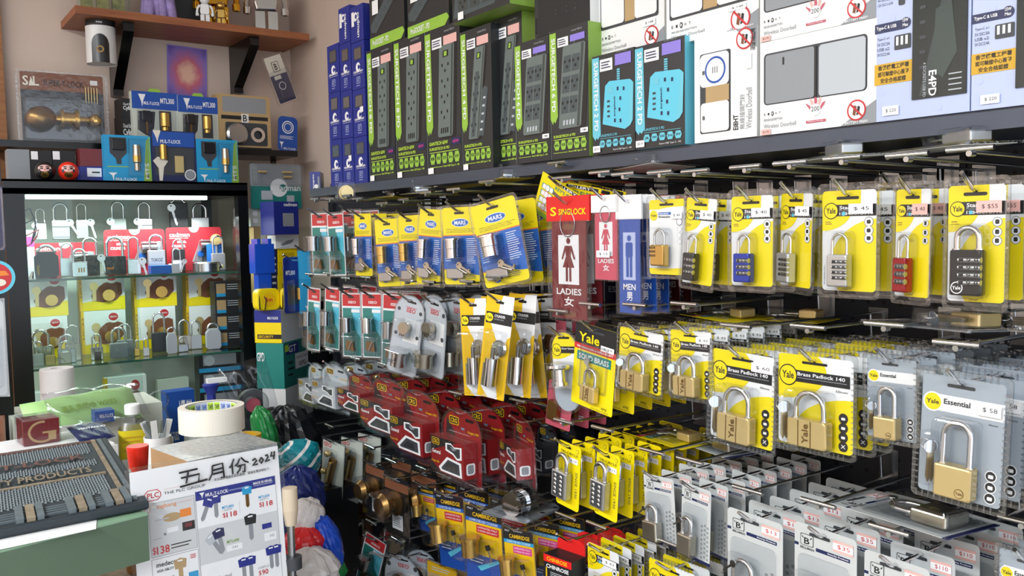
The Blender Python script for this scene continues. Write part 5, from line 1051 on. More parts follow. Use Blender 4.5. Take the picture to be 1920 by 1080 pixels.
mk('coin_lock_stack', g, None, frame((cx0+.075, 2.83, S1+.001), 90), 'small pile of chrome discs at left of upper glass shelf', 'lock parts')
# yellow white lock boxes
def ybox(l, t, r, b, z, label, Y=3.0, front=True, psi=86):
    P, w_, h_ = fit(l, t, r, b, psi, Y=Y); g = G(); g.box(-w_/2, 0, -.06, w_/2, h_, 0, 'white', ms={'l': 'yel2'}); p = Pg(g, -w_/2, 0, w_, h_, .0002); p.poly([(0, 0), (1, 0), (1, .36), (0, .2)], 'yelbox', 1); p.rect(0, 0, .06, 1, 'yel2', 1.5); p.tx('LOCKS', .01, .35, .05, .85, 'brown', 2, rot=90)
    p.poly([(.94, .4), (.93, .68), (.75, .74), (.55, .7), (.36, .55), (.25, .38), (.3, .25), (.5, .2), (.8, .24)], 'brown', 2); p.disc(.72, .84, .15, 'paper2', 3); p.ell(.72, .84, .11, .09, 'red', 4); p.tx('IBFM', .65, .82, .79, .86, 'paper2', 5, bold=False)
    lk = G(); lk.lathe([(0, 0), (w_*.14, 0), (w_*.14, .004), (0, .004)], 'gold', (w_*.14, h_*.38, .002), ax='z', n=22); q = Pg(lk, -w_/2, 0, w_, h_, .0012); q.disc(.32, .62, .1, 'brass', 1); q.poly([(.28, .25), (.36, .25), (.37, .6), (.28, .6)], 'brass', 1.2)
    thing('lock_box', meshes([('carton', g), ('window_inlay', lk)]), frame((P.x, Y, z+.0005), psi), label, 'box', 'yellow and white lock boxes in the cabinet'); return z+.0005+h_
for i, (a, b_, nm) in enumerate((((46, 610, 129, 688), (42, 528, 128, 607), 'first from left'), ((155, 600, 238, 680), (150, 527, 235, 600), 'second from left'), ((256, 594, 331, 672), (252, 524, 332, 596), 'third from left'), ((352, 590, 425, 662), (350, 519, 425, 590), 'fourth from left'))):
    z1 = ybox(*a, S2, 'yellow and white lock box, lower layer, '+nm); z1 = ybox(*b_, z1, 'yellow and white lock box, upper layer, '+nm)
ybox(40, 700, 120, 800, FZ, 'yellow and white lock box behind the paper roll'); ybox(198, 682, 276, 790, FZ, 'yellow and white lock box under lower glass shelf, centre')
mk('cardboard_box', G().box(-.05, 0, -.04, .05, .16, 0, 'pale'), None, frame((onY(325, 720, 3.02).x, 3.02, FZ+.0005), 88), 'plain pale box under the lower glass shelf', 'box')
def dbox(z, h_, u0, u1, Y, label, v=600, blue=False):
    P, w_, _ = fit(u0, v-20, u1, v+20, 84, Y=Y); g = G(); g.box(-w_/2, 0, -.08, w_/2, h_, 0, 'ink'); p = Pg(g, -w_/2, 0, w_, h_, .0002)
    if blue: p.rect(0, .0, 1, .22, 'mtblue', 1); p.rect(.1, .35, .9, .9, 'grey', 1); p.disc(.25, .6, .13, 'lgrey', 2)
    else: p.lines(.4, .5, .9, .9, 3, 'lgrey', 1); p.rect(.05, .1, .35, .9, 'tan', 1); p.rect(.05, .1, .35, .3, 'mtblue', 2)
    thing('lock_box', meshes([('carton', g)]), frame((P.x, Y, z+.0005), 84), label, 'box', 'dark lock boxes at the cabinet right side'); return z+h_+.0008
z = S2
for i in range(4): z = dbox(z, (S1-S2)*.21, 405, 462, 2.86, 'dark lock box in pile on lower glass shelf, %s' % ('bottom one', 'second', 'third', 'top one')[i])
z = FZ
for i in range(4): z = dbox(z, (S2-FZ)*.235, 374, 452, 2.86, 'dark lock box with blue band in lowest pile, %s' % ('bottom one', 'second', 'third', 'top one')[i], 700, True)
R2 = [(47, 640, 66, 686), (60, 638, 82, 684), (57, 660, 72, 695), (84, 655, 104, 692), (55, 610, 97, 670), (112, 648, 134, 690), (108, 632, 142, 684), (122, 615, 152, 680), (170, 632, 193, 680), (178, 648, 190, 682), (206, 628, 240, 684), (220, 617, 250, 676), (252, 640, 262, 676), (268, 640, 280, 672), (284, 596, 313, 668), (333, 604, 358, 660), (333, 634, 353, 662), (357, 608, 378, 660), (386, 612, 414, 660), (312, 615, 332, 664)]
DS = ('wide steel', 'small satin', 'tiny brass', 'small brass', 'very large steel', 'copper lit', 'mid sized steel', 'large nickel', 'slim chrome', 'tiny dark', 'wide grey', 'tall shackled grey', 'tiny gold', 'tiny satin', 'tall shackled dark', 'open backed nickel', 'small round', 'white faced', 'tall bright shrouded', 'tall pale shrouded')
MM = ('steel', 'satin', 'brass', 'brass', 'steel', 'nickel', 'steel', 'nickel', 'chrome', 'dgrey', 'grey', 'grey', 'gold', 'satin', 'dgrey', 'nickel', 'steel', 'satin', 'lgrey', 'lgrey')
for i, q in enumerate(R2):
    Y = 2.83 if q[3] > 680 or q[3]-q[1] < 50 else 2.89
    Y += .0 if i % 2 else .02
    freelock(q[0], q[1], q[2], q[3], Y, S2, MM[i], DS[i]+' padlock standing on lower glass shelf', group='padlocks on the lower glass shelf', kind='shield' if 'shrouded' in DS[i] else '', hf=.8 if 'shrouded' in DS[i] else .5)
# ------------------------------------------------------------------ on top of the cabinet
RZ = onY(100, 265, 2.93).z; rx1 = onY(558, 283, 2.93).x
g = G(); g.box(cx0, 2.93, RZ-.02, rx1, 3.14, RZ, 'cabblack')
for x in (cx0, (cx0+rx1)/2, rx1-.02): g.box(x, 3.12, cz+.0005, x+.015, 3.14, RZ-.02, 'cabblack')
mk('riser_shelf', g, label='long black riser shelf above the cabinet carrying lock packs', cat='shelf')
TOPZ = cz
# clear pack with brass knob set
P, w_, h_ = fit(33, 132, 205, 266, 88, Y=3.0)
g, p = cardbase(w_*.9, h_*.95, .004, 'dgrey'); p.rect(0, .74, 1, 1, 'brown', 1); p.tx('S L', .03, .8, .22, .94, 'cream', 2); p.tx('SUPER-T-LOCK', .27, .81, .76, .9, 'ink', 2); p.rect(.84, .86, .93, .93, 'paper', 2); p.poly([(.1, .8), (.13, .94), (.16, .8)], 'cream', 2)
k = G(); k.lathe([(.004, -w_*.12), (.01, -w_*.1), (.012, 0), (.03, 0), (.03, .008), (.022, .01), (.022, .04), (.03, .042), (.03, .05), (.012, .052), (.01, .08), (.02, .09), (.022, .1), (.01, .112), (0, .112)], 'gold', (-w_*.06, -h_*.18, .035), ax='x', n=24)
kb = G()
for i in range(5): kb.box(w_*.24+i*.008, h_*.08, .01, w_*.24+i*.008+.002, h_*.3, .013, 'brass')
b = blister(w_, h_, .01, [(-w_*.44, -h_*.48, w_*.36, h_*.08, .07)], .07, rim=.006)
kn = G(); kn.ball((-w_*.26, -h_*.18, .035), h_*.17, 'bronze', 20, (1.15, 1, .9))
thing('door_knob_pack', meshes([('card', g), ('door_knob', kn), ('knob_spindle', k), ('brass_pins', kb), ('blister_tray', b)]), frame((P.x, 3.0, RZ+h_/2+.001), 88, roll=0), 'large clear pack with brass door knob set at upper left', 'door knob pack')
def cyb(l, t, r, b, Y, psi, draw, label, depth=.05, side='ink', base=None, cat='box', name='lock_box'):
    P, w_, h_ = fit(l, t, r, b, psi, Y=Y)
    if base is not None: h_ = P.z+h_/2-base-.0005; P.z = base+.0005+h_/2
    g = G(); g.box(-w_/2, -h_/2, -depth, w_/2, h_/2, 0, side); p = Pg(g, -w_/2, -h_/2, w_, h_, .0002); e = draw(p, g, w_, h_) or []
    thing(name, meshes([('carton', g)]+e), frame(P, psi), label, cat); return P.z+h_/2
def D_cylb(p, g, w_, h_): p.tx('Dead Bolt Lock', .1, .62, .9, .75, 'paper2', 2, bold=False); p.tx('Cylinder', .08, .3, .92, .58, 'paper2', 2)
z = cyb(228, 219, 262, 252, 2.99, 95, D_cylb, 'black cylinder box, lower of two stacked boxes', .07, base=RZ); cyb(228, 185, 262, 218, 2.99, 95, D_cylb, 'black cylinder box, upper of two stacked boxes', .07, base=z)
def D_mtl(p, g, w_, h_):
    p.rect(0, 0, 1, 1, 'pale', .5); p.rect(0, .68, 1, 1, 'blue', 1); p.tx('MUL-T-LOCK', .25, .76, .6, .82, 'paper2', 2); p.poly([(.14, .95), (.3, .95), (.24, .82), (.22, .72), (.2, .82)], 'paper2', 2); p.tx('MTL300', .62, .8, .93, .9, 'paper2', 2); p.rect(0, 0, 1, .1, 'navy', 1); p.poly([(.1, .3), (.12, .64), (.5, .64), (.46, .34), (.34, .2), (.28, .2)], 'ink', 1); p.rect(.58, .2, .85, .66, 'dgrey', 1)
    k = G(); k.lathe([(0, h_*.12), (w_*.1, h_*.12), (w_*.1, -h_*.12), (w_*.07, -h_*.14), (w_*.07, -h_*.2), (0, -h_*.2)], 'gold', (w_*.2, 0, .002), n=18); k.prism(rrect(-w_*.3, -h_*.05, -w_*.1, h_*.15, .005), .001, .006, 'blackplastic', bev=.002); k.box(-w_*.22, -h_*.28, .002, -w_*.18, -h_*.05, .004, 'bronze')
    tb = G(); tb.prism([(-w_*.15, h_*.5), (w_*.15, h_*.5), (w_*.1, h_*.56), (-w_*.1, h_*.56)], -.001, 0, 'grn'); bl = G(); bl.prism(rrect(-w_*.42, -h_*.35, w_*.42, h_*.17, .006), .0012, .022, 'blister', bev=.003)
    return [('lock_cylinder', k), ('hang_tab', tb), ('blister_dome', bl)]
cyb(249, 173, 334, 264, 2.97, 92, D_mtl, 'blue topped lock pack, left of two on black riser', .03, 'pale', RZ, 'lock pack'); cyb(335, 181, 410, 266, 2.97, 92, D_mtl, 'blue topped lock pack, right of two on black riser', .03, 'pale', RZ, 'lock pack')
def D_safe(p, g, w_, h_):
    p.rect(0, 0, 1, 1, 'tan', .5); p.rr(.08, .68, .92, .96, 'grey', 1, .1); p.rect(.05, .55, .95, .62, 'ink', 1); p.tx('B', .46, .52, .54, .64, 'ink', 3); p.rect(.43, .5, .57, .66, 'paper', 2); p.rr(.12, .08, .93, .5, 'dgrey', 1, .1); p.rect(0, 0, 1, .05, 'ink', 2)
    k = G(); k.lathe([(0, 0), (w_*.2, 0), (w_*.2, .012), (w_*.16, .016), (0, .016)], 'steel', (-w_*.18, -h_*.22, .001), ax='z', n=26); k.lathe([(w_*.08, 0), (w_*.14, 0), (w_*.14, .01), (w_*.08, .01)], 'chrome', (w_*.22, -h_*.22, .001), ax='z', n=26); return [('lock_parts', k)]
cyb(411, 179, 508, 280, 2.97, 92, D_safe, 'beige pack with round steel lock on black riser', .06, 'tan', RZ, 'lock pack')
g, p = cardbase(.075, .125, .018, 'blue'); p.disc(.5, .7, .3, 'paper2', 1, 'blue'); p.disc(.5, .7, .2, 'paper2', 2, 'blue'); p.lines(.1, .36, .85, .46, 3, 'paper2', 1); p.tx('MUL-T-LOCK', .3, .07, .92, .13, 'paper2', 1); p.poly([(.08, .28), (.3, .28), (.22, .2), (.2, .07), (.17, .2)], 'paper2', 1)
mk('lock_card', g, None, frame((onY(539, 240, 3.0).x, 3.0, RZ+.064), 95, roll=-3), 'blue round topped lock card at right end of black riser', 'lock card')
# hanging pack on the right bracket
g, p = cardbase(.07, .16, .004, 'cream'); p.rect(0, 0, 1, .6, 'navy', 1); p.rr(.3, .66, .7, .88, 'ink', 1, .1); p.rr(.33, .67, .67, .87, 'cream', 2, .1); p.tx('B', .42, .7, .58, .84, 'ink', 3); p.disc(.5, .35, .2, 'paper2', 2, 'navy'); p.rect(.2, .5, .6, .58, 'cream', 2)
thing('lock_pack', meshes([('card', g), ('blister_tray', blister(.09, .175, .006, [(-.035, -.07, .035, .03, .03)], .03))]), frame(onY(525, 148, 2.98), 100, roll=22), 'grey and navy pack hanging tilted from the right shelf bracket', 'lock pack')
def D_mt5(p, g, w_, h_):
    p.rect(0, 0, 1, 1, 'mtblue', .5); p.poly([(.82, 0), (1, 0), (.98, 1), (.9, .9)], 'grn', 1); p.tx('MT5', .86, .08, .95, .42, 'paper2', 2, rot=90); p.poly([(.12, .95), (.48, .95), (.48, .62), (.36, .5), (.36, .38), (.26, .38), (.24, .5), (.12, .62)], 'dgrey', 1); p.poly([(.08, .2), (.26, .2), (.19, .14), (.18, .02), (.15, .14)], 'paper2', 2); p.tx('MUL-T-LOCK', .22, .03, .68, .09, 'paper2', 2); p.rect(.06, .32, .5, .34, 'grn', 1)
    k = G(); k.prism(rrect(-w_*.34, h_*.18, -w_*.06, h_*.42, .005), .001, .007, 'blackplastic', bev=.002); k.lathe([(0, h_*.25), (w_*.08, h_*.25), (w_*.09, h_*.02), (w_*.09, -h_*.12), (w_*.06, -h_*.14), (w_*.06, -h_*.3), (0, -h_*.3)], 'nickel', (w_*.18, h_*.05, .004), n=18); k.lathe([(w_*.091, h_*.02), (w_*.091, -h_*.1)], 'gold', (w_*.18, h_*.05, .004), n=18)
    bl = G(); bl.prism([(-w_*.02, -h_*.38), (w_*.38, -h_*.38), (w_*.42, h_*.42), (-w_*.0, h_*.42)], .001, .03, 'blister', bev=.003); return [('lock_cylinder', k), ('blister_dome', bl)]
cyb(196, 254, 284, 338, 2.83, 90, D_mt5, 'bright blue and green lock pack, left of two alike', .03, 'mtblue', TOPZ, 'lock pack'); cyb(369, 262, 447, 339, 2.83, 90, D_mt5, 'bright blue and green lock pack, right of two alike', .03, 'mtblue', TOPZ, 'lock pack')
def D_mid(p, g, w_, h_):
    p.rect(0, 0, 1, 1, 'navy', .5); p.rect(.03, .7, .97, .98, 'blue', 1); p.tx('MUL-T-LOCK', .2, .76, .66, .83, 'paper2', 2); p.rect(.08, .15, .95, .68, 'dgrey', 1); p.disc(.85, .16, .13, 'paper2', 4, 'grey')
    p.poly([(.02, .42), (.13, .5), (.25, .46), (.36, .42), (.26, .3), (.22, .04), (.15, .04), (.14, .28)], 'cream', 3); p.poly([(.04, 1.0), (.22, 1.0), (.16, .86), (.14, .76), (.11, .86)], 'cream', 3)
    k = G(); k.lathe([(0, h_*.18), (w_*.08, h_*.18), (w_*.08, -h_*.1), (0, -h_*.1)], 'gold', (-w_*.25, h_*.05, .004), n=18); k.box(w_*.0, -h_*.3, .002, w_*.2, h_*.02, .006, 'brass'); return [('lock_cylinder', k)]
cyb(285, 246, 368, 338, 2.83, 90, D_mid, 'navy lock pack with key emblem between two bright blue ones', .03, 'navy', TOPZ, 'lock pack')
cyb(15, 280, 56, 332, 2.9, 90, lambda p, g, w_, h_: p.rect(0, 0, 1, 1, 'grey', 1) and None, 'plain grey box at far left of cabinet top', .06, 'grey', TOPZ)
cyb(57, 283, 98, 332, 2.9, 90, lambda p, g, w_, h_: p.rect(.05, .72, .36, .98, 'paper2', 1) and None, 'dark box with white sticker behind the black round doll', .06, 'ink', TOPZ)
cyb(99, 283, 142, 332, 2.9, 90, lambda p, g, w_, h_: p.rect(.02, .72, .32, .98, 'paper2', 1) and None, 'dark box with white sticker behind the red round doll', .06, 'ink', TOPZ)
z = cyb(150, 312, 195, 336, 2.86, 90, lambda p, g, w_, h_: (p.rect(.3, .35, .9, .9, 'paper2', 1), p.lines(.5, .5, .85, .75, 1, 'ink'), None)[2], 'small blue box with white label beside the red round doll', .06, 'cadblue', TOPZ)
cyb(150, 279, 195, 311, 2.86, 90, lambda p, g, w_, h_: None, 'dark red box resting on the small blue box', .06, 'darkred', z)
def daruma(cx, m, label):
    P, w_, h_ = fit(cx-20, 293, cx+20, 334, 90, Y=2.8); r = w_/2; g = G(); g.ball((0, r*.96, 0), r, m, 28, (1, .98, .95)); f = G()
    def pt(x, y, k): return (x*r, r*.96+y*r, math.sqrt(max(0, 1-x*x-y*y))*r*.95+k)
    def patch(cx_, cy_, rx, ry, mm, k): o = [pt(cx_+rx*math.cos(a*.3142), cy_+ry*math.sin(a*.3142), k) for a in range(20)]; f.add([pt(cx_, cy_, k)]+o, [(0, i+1, (i+1) % 20+1) for i in range(20)], mm)
    patch(0, .25, .62, .36, 'stripepink', .0012)
    for s in (-1, 1): patch(s*.28, .22, .13, .08, 'ink', .0022); patch(s*.3, .42, .2, .05, 'ink', .0022); patch(s*.5, -.02, .1, .2, 'dgrey', .002)
    patch(0, .08, .06, .05, 'red', .0022); patch(0, -.42, .4, .3, 'gold', .0015); patch(0, -.42, .2, .2, 'bronze', .002)
    thing('daruma_doll', meshes([('body', g), ('face', f)]), frame((P.x, 2.8, TOPZ+.0005), 80), label, 'doll')
daruma(84, 'padblack', 'round black doll with painted face on the cabinet top'); daruma(128, 'hotred', 'round red doll with painted face on the cabinet top')
# ------------------------------------------------------------------ goods stacked between cabinet and pegboard
QX = .95; TZ = .87
def rbox(name, u, v0, v1, psi, wl, wr, X, Y, base, mats, draw, draw2, label, cat='box', h=None, roll=0):
    """carton standing on a corner towards the viewer: corner column at X,Y; left face wl wide, right face wr"""
    g = G(); g.box(-wl, 0, -wr, 0, h, 0, mats[0], ms={'r': mats[1], 't': mats[2] if len(mats) > 2 else mats[0]}); p = Pg(g, -wl, 0, wl, h, .0002)
    if draw: draw(p)
    if draw2: g.M = Matrix.Translation((.0002, 0, 0)) @ Matrix.Rotation(math.radians(90), 4, 'Y'); draw2(Pg(g, 0, 0, wr, h, 0)); g.M = Matrix.Identity(4)
    thing(name, meshes([('carton', g)]), frame((X, Y, base+.0005), psi, roll), label, cat); return base+.0005+h
A = onY(528, 700, 2.42); hh = lambda a, b: (b-a)/1643.2*2.42*1.02
SB = A.z-hh(700, 800)
mk('side_stand', G().box(.80, 2.38, 0, BX-.002, 2.71, SB-.001, 'bagblack'), label='plain dark stand holding the stacked boxes beside the cabinet', cat='stand')
z = rbox('plain_box', 0, 0, 0, 45, .07, .2, A.x+.002, 2.40, SB, ('paper', 'white'), None, None, 'plain white box at the bottom of stack beside cabinet', h=hh(732, 803))
z = rbox('lock_carton', 0, 0, 0, 42, .085, .16, A.x, 2.40, z, ('teal', 'teal'), lambda p: p.tx('GPD', .02, .6, .3, .8, 'paper2', 2), lambda p: (p.rr(.1, .72, .6, .96, 'cadblue', 1, .05), p.tx('GT', .2, .76, .5, .92, 'paper2', 3), p.rect(.45, .35, .99, .7, 'paper2', 1), p.tx('Stainless Steel', .5, .58, .95, .64, 'dgrey', 2, bold=False), p.tx('GPD', .6, .4, .9, .5, 'dgrey', 2), p.rect(.05, .8, .2, .95, 'lime', 2), p.lines(.15, .2, .4, .6, 3, 'ink', 2)), 'teal carton with white label in stack beside cabinet', h=hh(645, 732))
z = rbox('lock_carton', 0, 0, 0, 40, .085, .13, A.x+.0, 2.41, z, ('cadblue', 'white', 'lgrey'), lambda p: (p.rect(0, 0, 1, .62, 'yelbox', 1), p.tx('MUL-T-LOCK', .5, .72, .9, .8, 'paper2', 2), p.rect(.1, .12, 1, .26, 'ink', 2), p.tx('SECURITY', .14, .15, .7, .23, 'yel2', 3)), None, 'blue and yellow carton with white side beside cabinet', h=hh(582, 645))
ZT = z
# yellow tape measures
def tapem(x, y, z, psi, label):
    g = G(); g.prism(rrect(-.035, 0, .035, .062, .016), -.017, .017, 'yelbox', bev=.004); p = Pg(g, -.035, 0, .07, .062, .0172); p.disc(.5, .5, .3, 'yel2', 1); p.tx('5m', .35, .4, .65, .6, 'red', 2); t = G(); t.box(.02, 0, -.01, .045, .008, .01, 'steel'); s = G(); s.tube([(-.02, .06, .01), (-.01, .03, .02), (-.015, 0, .02), (-.03, .005, .02), (-.028, .05, .015)], .0015, 'black', 6)
    thing('tape_measure', meshes([('body', g), ('steel_tape', t), ('wrist_strap', s)]), frame((x, y, z+.0006), psi), label, 'tape measure')
tapem(A.x-.03, 2.44, ZT, 95, 'yellow tape measure with black strap, left on the carton'); tapem(A.x+.04, 2.42, ZT, 75, 'yellow tape measure tilted, right one on the carton')
# rear shelf pile
RP = onY(495, 432, 2.85)
mk('rear_stand', G().box(.99, 2.74, 0, WX-.004, 3.05, RP.z-.24, 'cabblack'), label='dark stand behind the stacked boxes at wall corner', cat='stand')
zz = RP.z-.239
def small(u0, u1, v0, v1, Y, psi, m, label, draw=None, side=None, depth=.06, base=None, name='small_box', cat='box', roll=0):
    P, w_, h_ = fit(u0, v0, u1, v1, psi, Y=Y)
    if base is not None: h_ = P.z+h_/2-base-.0006; P.z = base+.0006+h_/2
    g = G(); g.box(-w_/2, -h_/2, -depth, w_/2, h_/2, 0, m, ms={'r': side or m}); p = Pg(g, -w_/2, -h_/2, w_, h_, .0002)
    if draw: draw(p)
    thing(name, meshes([('carton', g)]), frame(P, psi, roll), label, cat); return P.z+h_/2
z = small(507, 521, 468, 560, 2.74, 95, 'navy', 'narrow dark blue box beside yellow boxes', lambda p: p.lines(.2, .1, .8, .9, 7, 'lgrey'), base=zz, depth=.08)
z = zz
for i, (a, b) in enumerate(((515, 560), (492, 514), (466, 491))): z = small(522, 557, a, b, 2.74, 95, 'yelbox', 'yellow lock box in small pile, %s' % ('bottom one', 'middle one', 'top one')[i], lambda p: p.tx('BOUND', .2, .4, .85, .7, 'brown', 1, bold=False), base=z)
small(517, 560, 441, 465, 2.73, 95, 'white', 'white box with key drawing over yellow boxes', lambda p: (p.poly([(.2, .3), (.5, .6), (.8, .7), (.7, .4), (.3, .2)], 'grey', 1), p.lines(.2, .05, .6, .15, 1, 'grey')), base=z)
z2 = small(478, 506, 425, 560, 2.8, 92, 'tan', 'tall tan carton behind blue holder', lambda p: p.rect(.45, 0, .8, 1, 'pale', 1), base=zz)
small(470, 514, 391, 424, 2.8, 97, 'pale', 'beige switch box beneath the green clear pack', lambda p: [p.rr(.1+.3*i, .2+.4*j, .3+.3*i, .45+.4*j, 'paper2', 1) for i in range(2) for j in range(2)], side='paper', base=z2)
small(514, 560, 378, 438, 2.66, 105, 'cadblue', 'blue box with clear window lying upside down', lambda p: (p.rr(.35, .25, .8, .65, 'grey', 1, .05), p.tx('cadman', .4, .86, .95, .97, 'paper2', 2)), base=z+.045, depth=.07)
# green cadman clear pack
P, w_, h_ = fit(468, 306, 568, 393, 92, Y=2.78); g, p = cardbase(w_*.95, h_*.96, .006, 'teal'); p.rect(0, .5, 1, 1, 'grey', 1); p.disc(.55, .47, .17, 'paper2', 2); p.disc(.63, .47, .07, 'teal', 3); p.tx('cadman', .5, .4, .98, .54, 'paper2', 4); p.rect(.2, .2, .42, .4, 'lgrey', 2); p.rect(.7, .15, .85, .3, 'lgrey', 2)
k = G()
for (a, b, c) in ((-.35, .3, .25), (.1, .3, .3), (.12, .2, .25)): k.tube([(w_*a, h_*b, .01), (w_*(a+c*.6), h_*b, .012)], .004, 'brass', 8)
thing('lock_clamshell', meshes([('card', g), ('lock_parts', k), ('blister_tray', blister(w_, h_, .01, [(-w_*.45, h_*.02, w_*.45, h_*.45, .035)], .03))]), frame(P, 92), 'green and grey clear lock pack hanging by the wall corner', 'lock pack')
P, w_, h_ = fit(580, 320, 624, 352, 20, X=1.05); small(581, 601, 322, 368, 2.36, 60, 'cadblue', 'single blue lock box leaning left of blue stack', lambda p: (p.tx('cadman', .3, .2, .45, .9, 'paper2', 2, rot=-90), p.disc(.6, .4, .2, 'paper2', 1), p.rect(.75, .2, .9, .8, 'grey', 1)), side='grey', base=None, depth=.09)
# blue holder
g = G(); g.box(-.03, 0, -.02, .03, .085, .02, 'bagblue'); g.box(-.022, .085, -.02, -.012, .1, .02, 'bagblue'); g.box(.012, .085, -.02, .022, .1, .02, 'bagblue'); HB = onY(492, 512, 2.5); g.box(-.02, -.05, -.015, .02, 0, .015, 'bagblue'); g.box(-.014, ZT-HB.z+.001, -.012, .014, -.05, .012, 'black')
mk('blue_holder', g, None, frame(HB, 95), 'bright blue plastic holder above the yellow tape measures', 'holder')
# blue lock clamshell with cyan side
P, w_, h_ = fit(531, 480, 576, 588, 100, Y=2.33); g, p = cardbase(w_*.95, h_*.97, .008, 'cadblue'); p.tx('MTL800', .1, .68, .5, .76, 'paper2', 2); p.disc(.78, .68, .14, 'paper2', 2, 'cadblue'); p.rect(.15, .15, .7, .5, 'dgrey', 2)
k = G(); k.lathe([(0, h_*.1), (w_*.14, h_*.1), (w_*.14, -h_*.1), (0, -h_*.1)], 'gold', (w_*.1, -h_*.15, .015), n=18); o = [(-w_/2, -h_/2), (w_/2, -h_/2)]+[(w_/2*math.cos(math.radians(a)), h_*.25+h_*.25*math.sin(math.radians(a))) for a in range(0, 181, 15)]
thing('lock_clamshell', meshes([('card', g), ('lock_cylinder', k), ('blister_tray', blister(w_, h_, .01, [(-w_*.4, -h_*.45, w_*.4, h_*.1, .04)], .03, top=o))]), frame(P, 100), 'dark blue clear lock pack with round top beside tape measures', 'lock pack'); hook(P+Vector((0, 0, h_*.4)), 'dark blue clear lock pack', bar=False)
small(562, 583, 470, 588, 2.3, 75, 'mtblue', 'bright blue lock box edge beside teal cards', lambda p: p.poly([(.4, .12), (.8, .12), (.65, .08), (.6, .02), (.55, .08)], 'paper2', 1), depth=.03); HQ = onY(574, 474, 2.3); hook(Vector((HQ.x, 2.3, HQ.z)), 'bright blue lock box edge', bar=False)
# ------------------------------------------------------------------ low table and its clutter
x1 = onY(505, 900, 1.5).x
g = G(); g.box(-.25, 1.68, TZ-.03, .60, 2.70, TZ, 'dusty'); g.box(.60, 2.42, TZ-.03, .72, 2.70, TZ, 'dusty'); g.box(.31, 1.31, TZ-.03, .60, 1.68, TZ, 'dusty')
legs = [('table_top', g)]
for x, y in ((-.22, 1.71), (.57, 1.34), (-.22, 2.66), (.57, 2.66)): q = G(); q.box(x-.02, y-.02, 0, x+.02, y+.02, TZ-.03, 'steel'); legs.append(('leg', q))
thing('side_table', meshes(legs), Matrix.Identity(4), 'low worn table behind the counter carrying bottle and tape box', 'table')
# granite patterned box + tape roll
GZ = 1.115; a0, b0, c0 = onZ(306, 862, GZ), onZ(372, 890, GZ), onZ(500, 838, GZ)
ctr = onZ(398, 832, GZ); psiB = 100
g = G(); g.box(-.092, TZ-GZ+.001, -.07, .08, 0, .075, 'granite', ms={'l': 'cardboard'}); mk('granite_box', g, None, frame((ctr.x+.005, ctr.y-.01, GZ), psiB), 'grey granite patterned box standing behind the price sign', 'box')
P = onZ(398, 806, GZ); rr = (onZ(455, 800, GZ)-onZ(340, 800, GZ)).length/2*.98; hT = .048
g = G(); ri = rr*.78; g.lathe([(ri, 0), (rr, 0), (rr, hT), (ri, hT)], 'masking', n=64, smooth=False); c = G(); c.lathe([(ri-.0005, .0008), (ri-.0005, hT-.0008)], 'paper', n=64)
for i in range(24):
    t = 2*math.pi*i/24; c.M = Matrix.Rotation(t, 4, 'Y') @ Matrix.Translation((0, 0, -ri+.001)); c.box(-ri*.11, .004, -.0003, ri*.11, hT-.003, 0, 'lime' if (i//2) % 2 else 'palebl')
    for j in range(3): c.text('TAPE', -ri*.09, .006+j*.013, ri*.09, .015+j*.013, .0003, 'dgrey' if (i//2) % 2 else 'blue')
    c.M = Matrix.Identity(4)
thing('masking_tape', meshes([('tape_roll', g), ('core', c)]), frame((P.x, P.y, GZ+.0006), 90), 'large cream masking tape roll standing on granite patterned box', 'tape')
# drink bottle
P = onY(251, 820, 2.03); w_ = .031; g = G(); H = 1.5
zc = onY(251, 757, 2.03).z; hb = zc-TZ-.001
def sq(r, n=28): return [(r*(abs(math.cos(a))**.6)*(1 if math.cos(a) > 0 else -1), r*(abs(math.sin(a))**.6)*(1 if math.sin(a) > 0 else -1)) for a in [2*math.pi*i/n for i in range(n)]]
def loft(g, secs, m, n=28):
    for (r0, y0), (r1, y1) in zip(secs, secs[1:]): g.add([(x, y0, -z) for x, z in sq(r0)]+[(x, y1, -z) for x, z in sq(r1)], [(i, (i+1) % n, n+(i+1) % n, n+i) for i in range(n)], m, True)
loft(g, [(.0, 0), (w_*.9, 0), (w_, .008), (w_, hb*.8), (w_*.8, hb*.86), (w_*.45, hb*.905), (w_*.42, hb*.94)], 'frost'); c = G(); c.lathe([(0, hb), (w_*.5, hb), (w_*.54, hb*.99), (w_*.54, hb*.92), (w_*.42, hb*.92)], 'white', n=24)
lb = G(); loft(lb, [(w_*1.02, hb*.33), (w_*1.02, hb*.8)], 'juice'); q = Pg(lb, -w_, hb*.33, 2*w_, hb*.47, w_*1.04); q.rect(.1, .1, .35, .5, 'paper2', 1); q.rect(.5, .15, .75, .5, 'paper2', 1); q.lines(.15, .62, .8, .92, 4, 'mustard', 1); q.lines(.52, .2, .73, .45, 5, 'ink', 2)
thing('drink_bottle', meshes([('bottle', g), ('cap', c), ('label_sleeve', lb)]), frame((P.x, 2.03, TZ+.0006), 78), 'yellow labelled drink bottle with white cap on low table', 'bottle')
# red capped bottle
P = onY(259, 860, 1.72); zt_ = onY(259, 835, 1.72).z; rc = .0195; g = G(); H = zt_-TZ-.001; hc = .075
g.lathe([(0, H), (rc*.98, H), (rc, H-.003), (rc*.72, H-hc)], 'hotred', n=32); b = G(); b.lathe([(rc*.7, H-hc), (rc*.75, H-hc-.01), (rc*1.5, H-hc-.04), (rc*1.5, .003), (rc*1.4, 0), (0, 0)], 'amber', n=32)
thing('glue_bottle', meshes([('cap', g), ('bottle', b)]), frame((P.x, 1.72, TZ+.0006), 90), 'dark bottle with tapered bright red cap behind the counter', 'bottle')
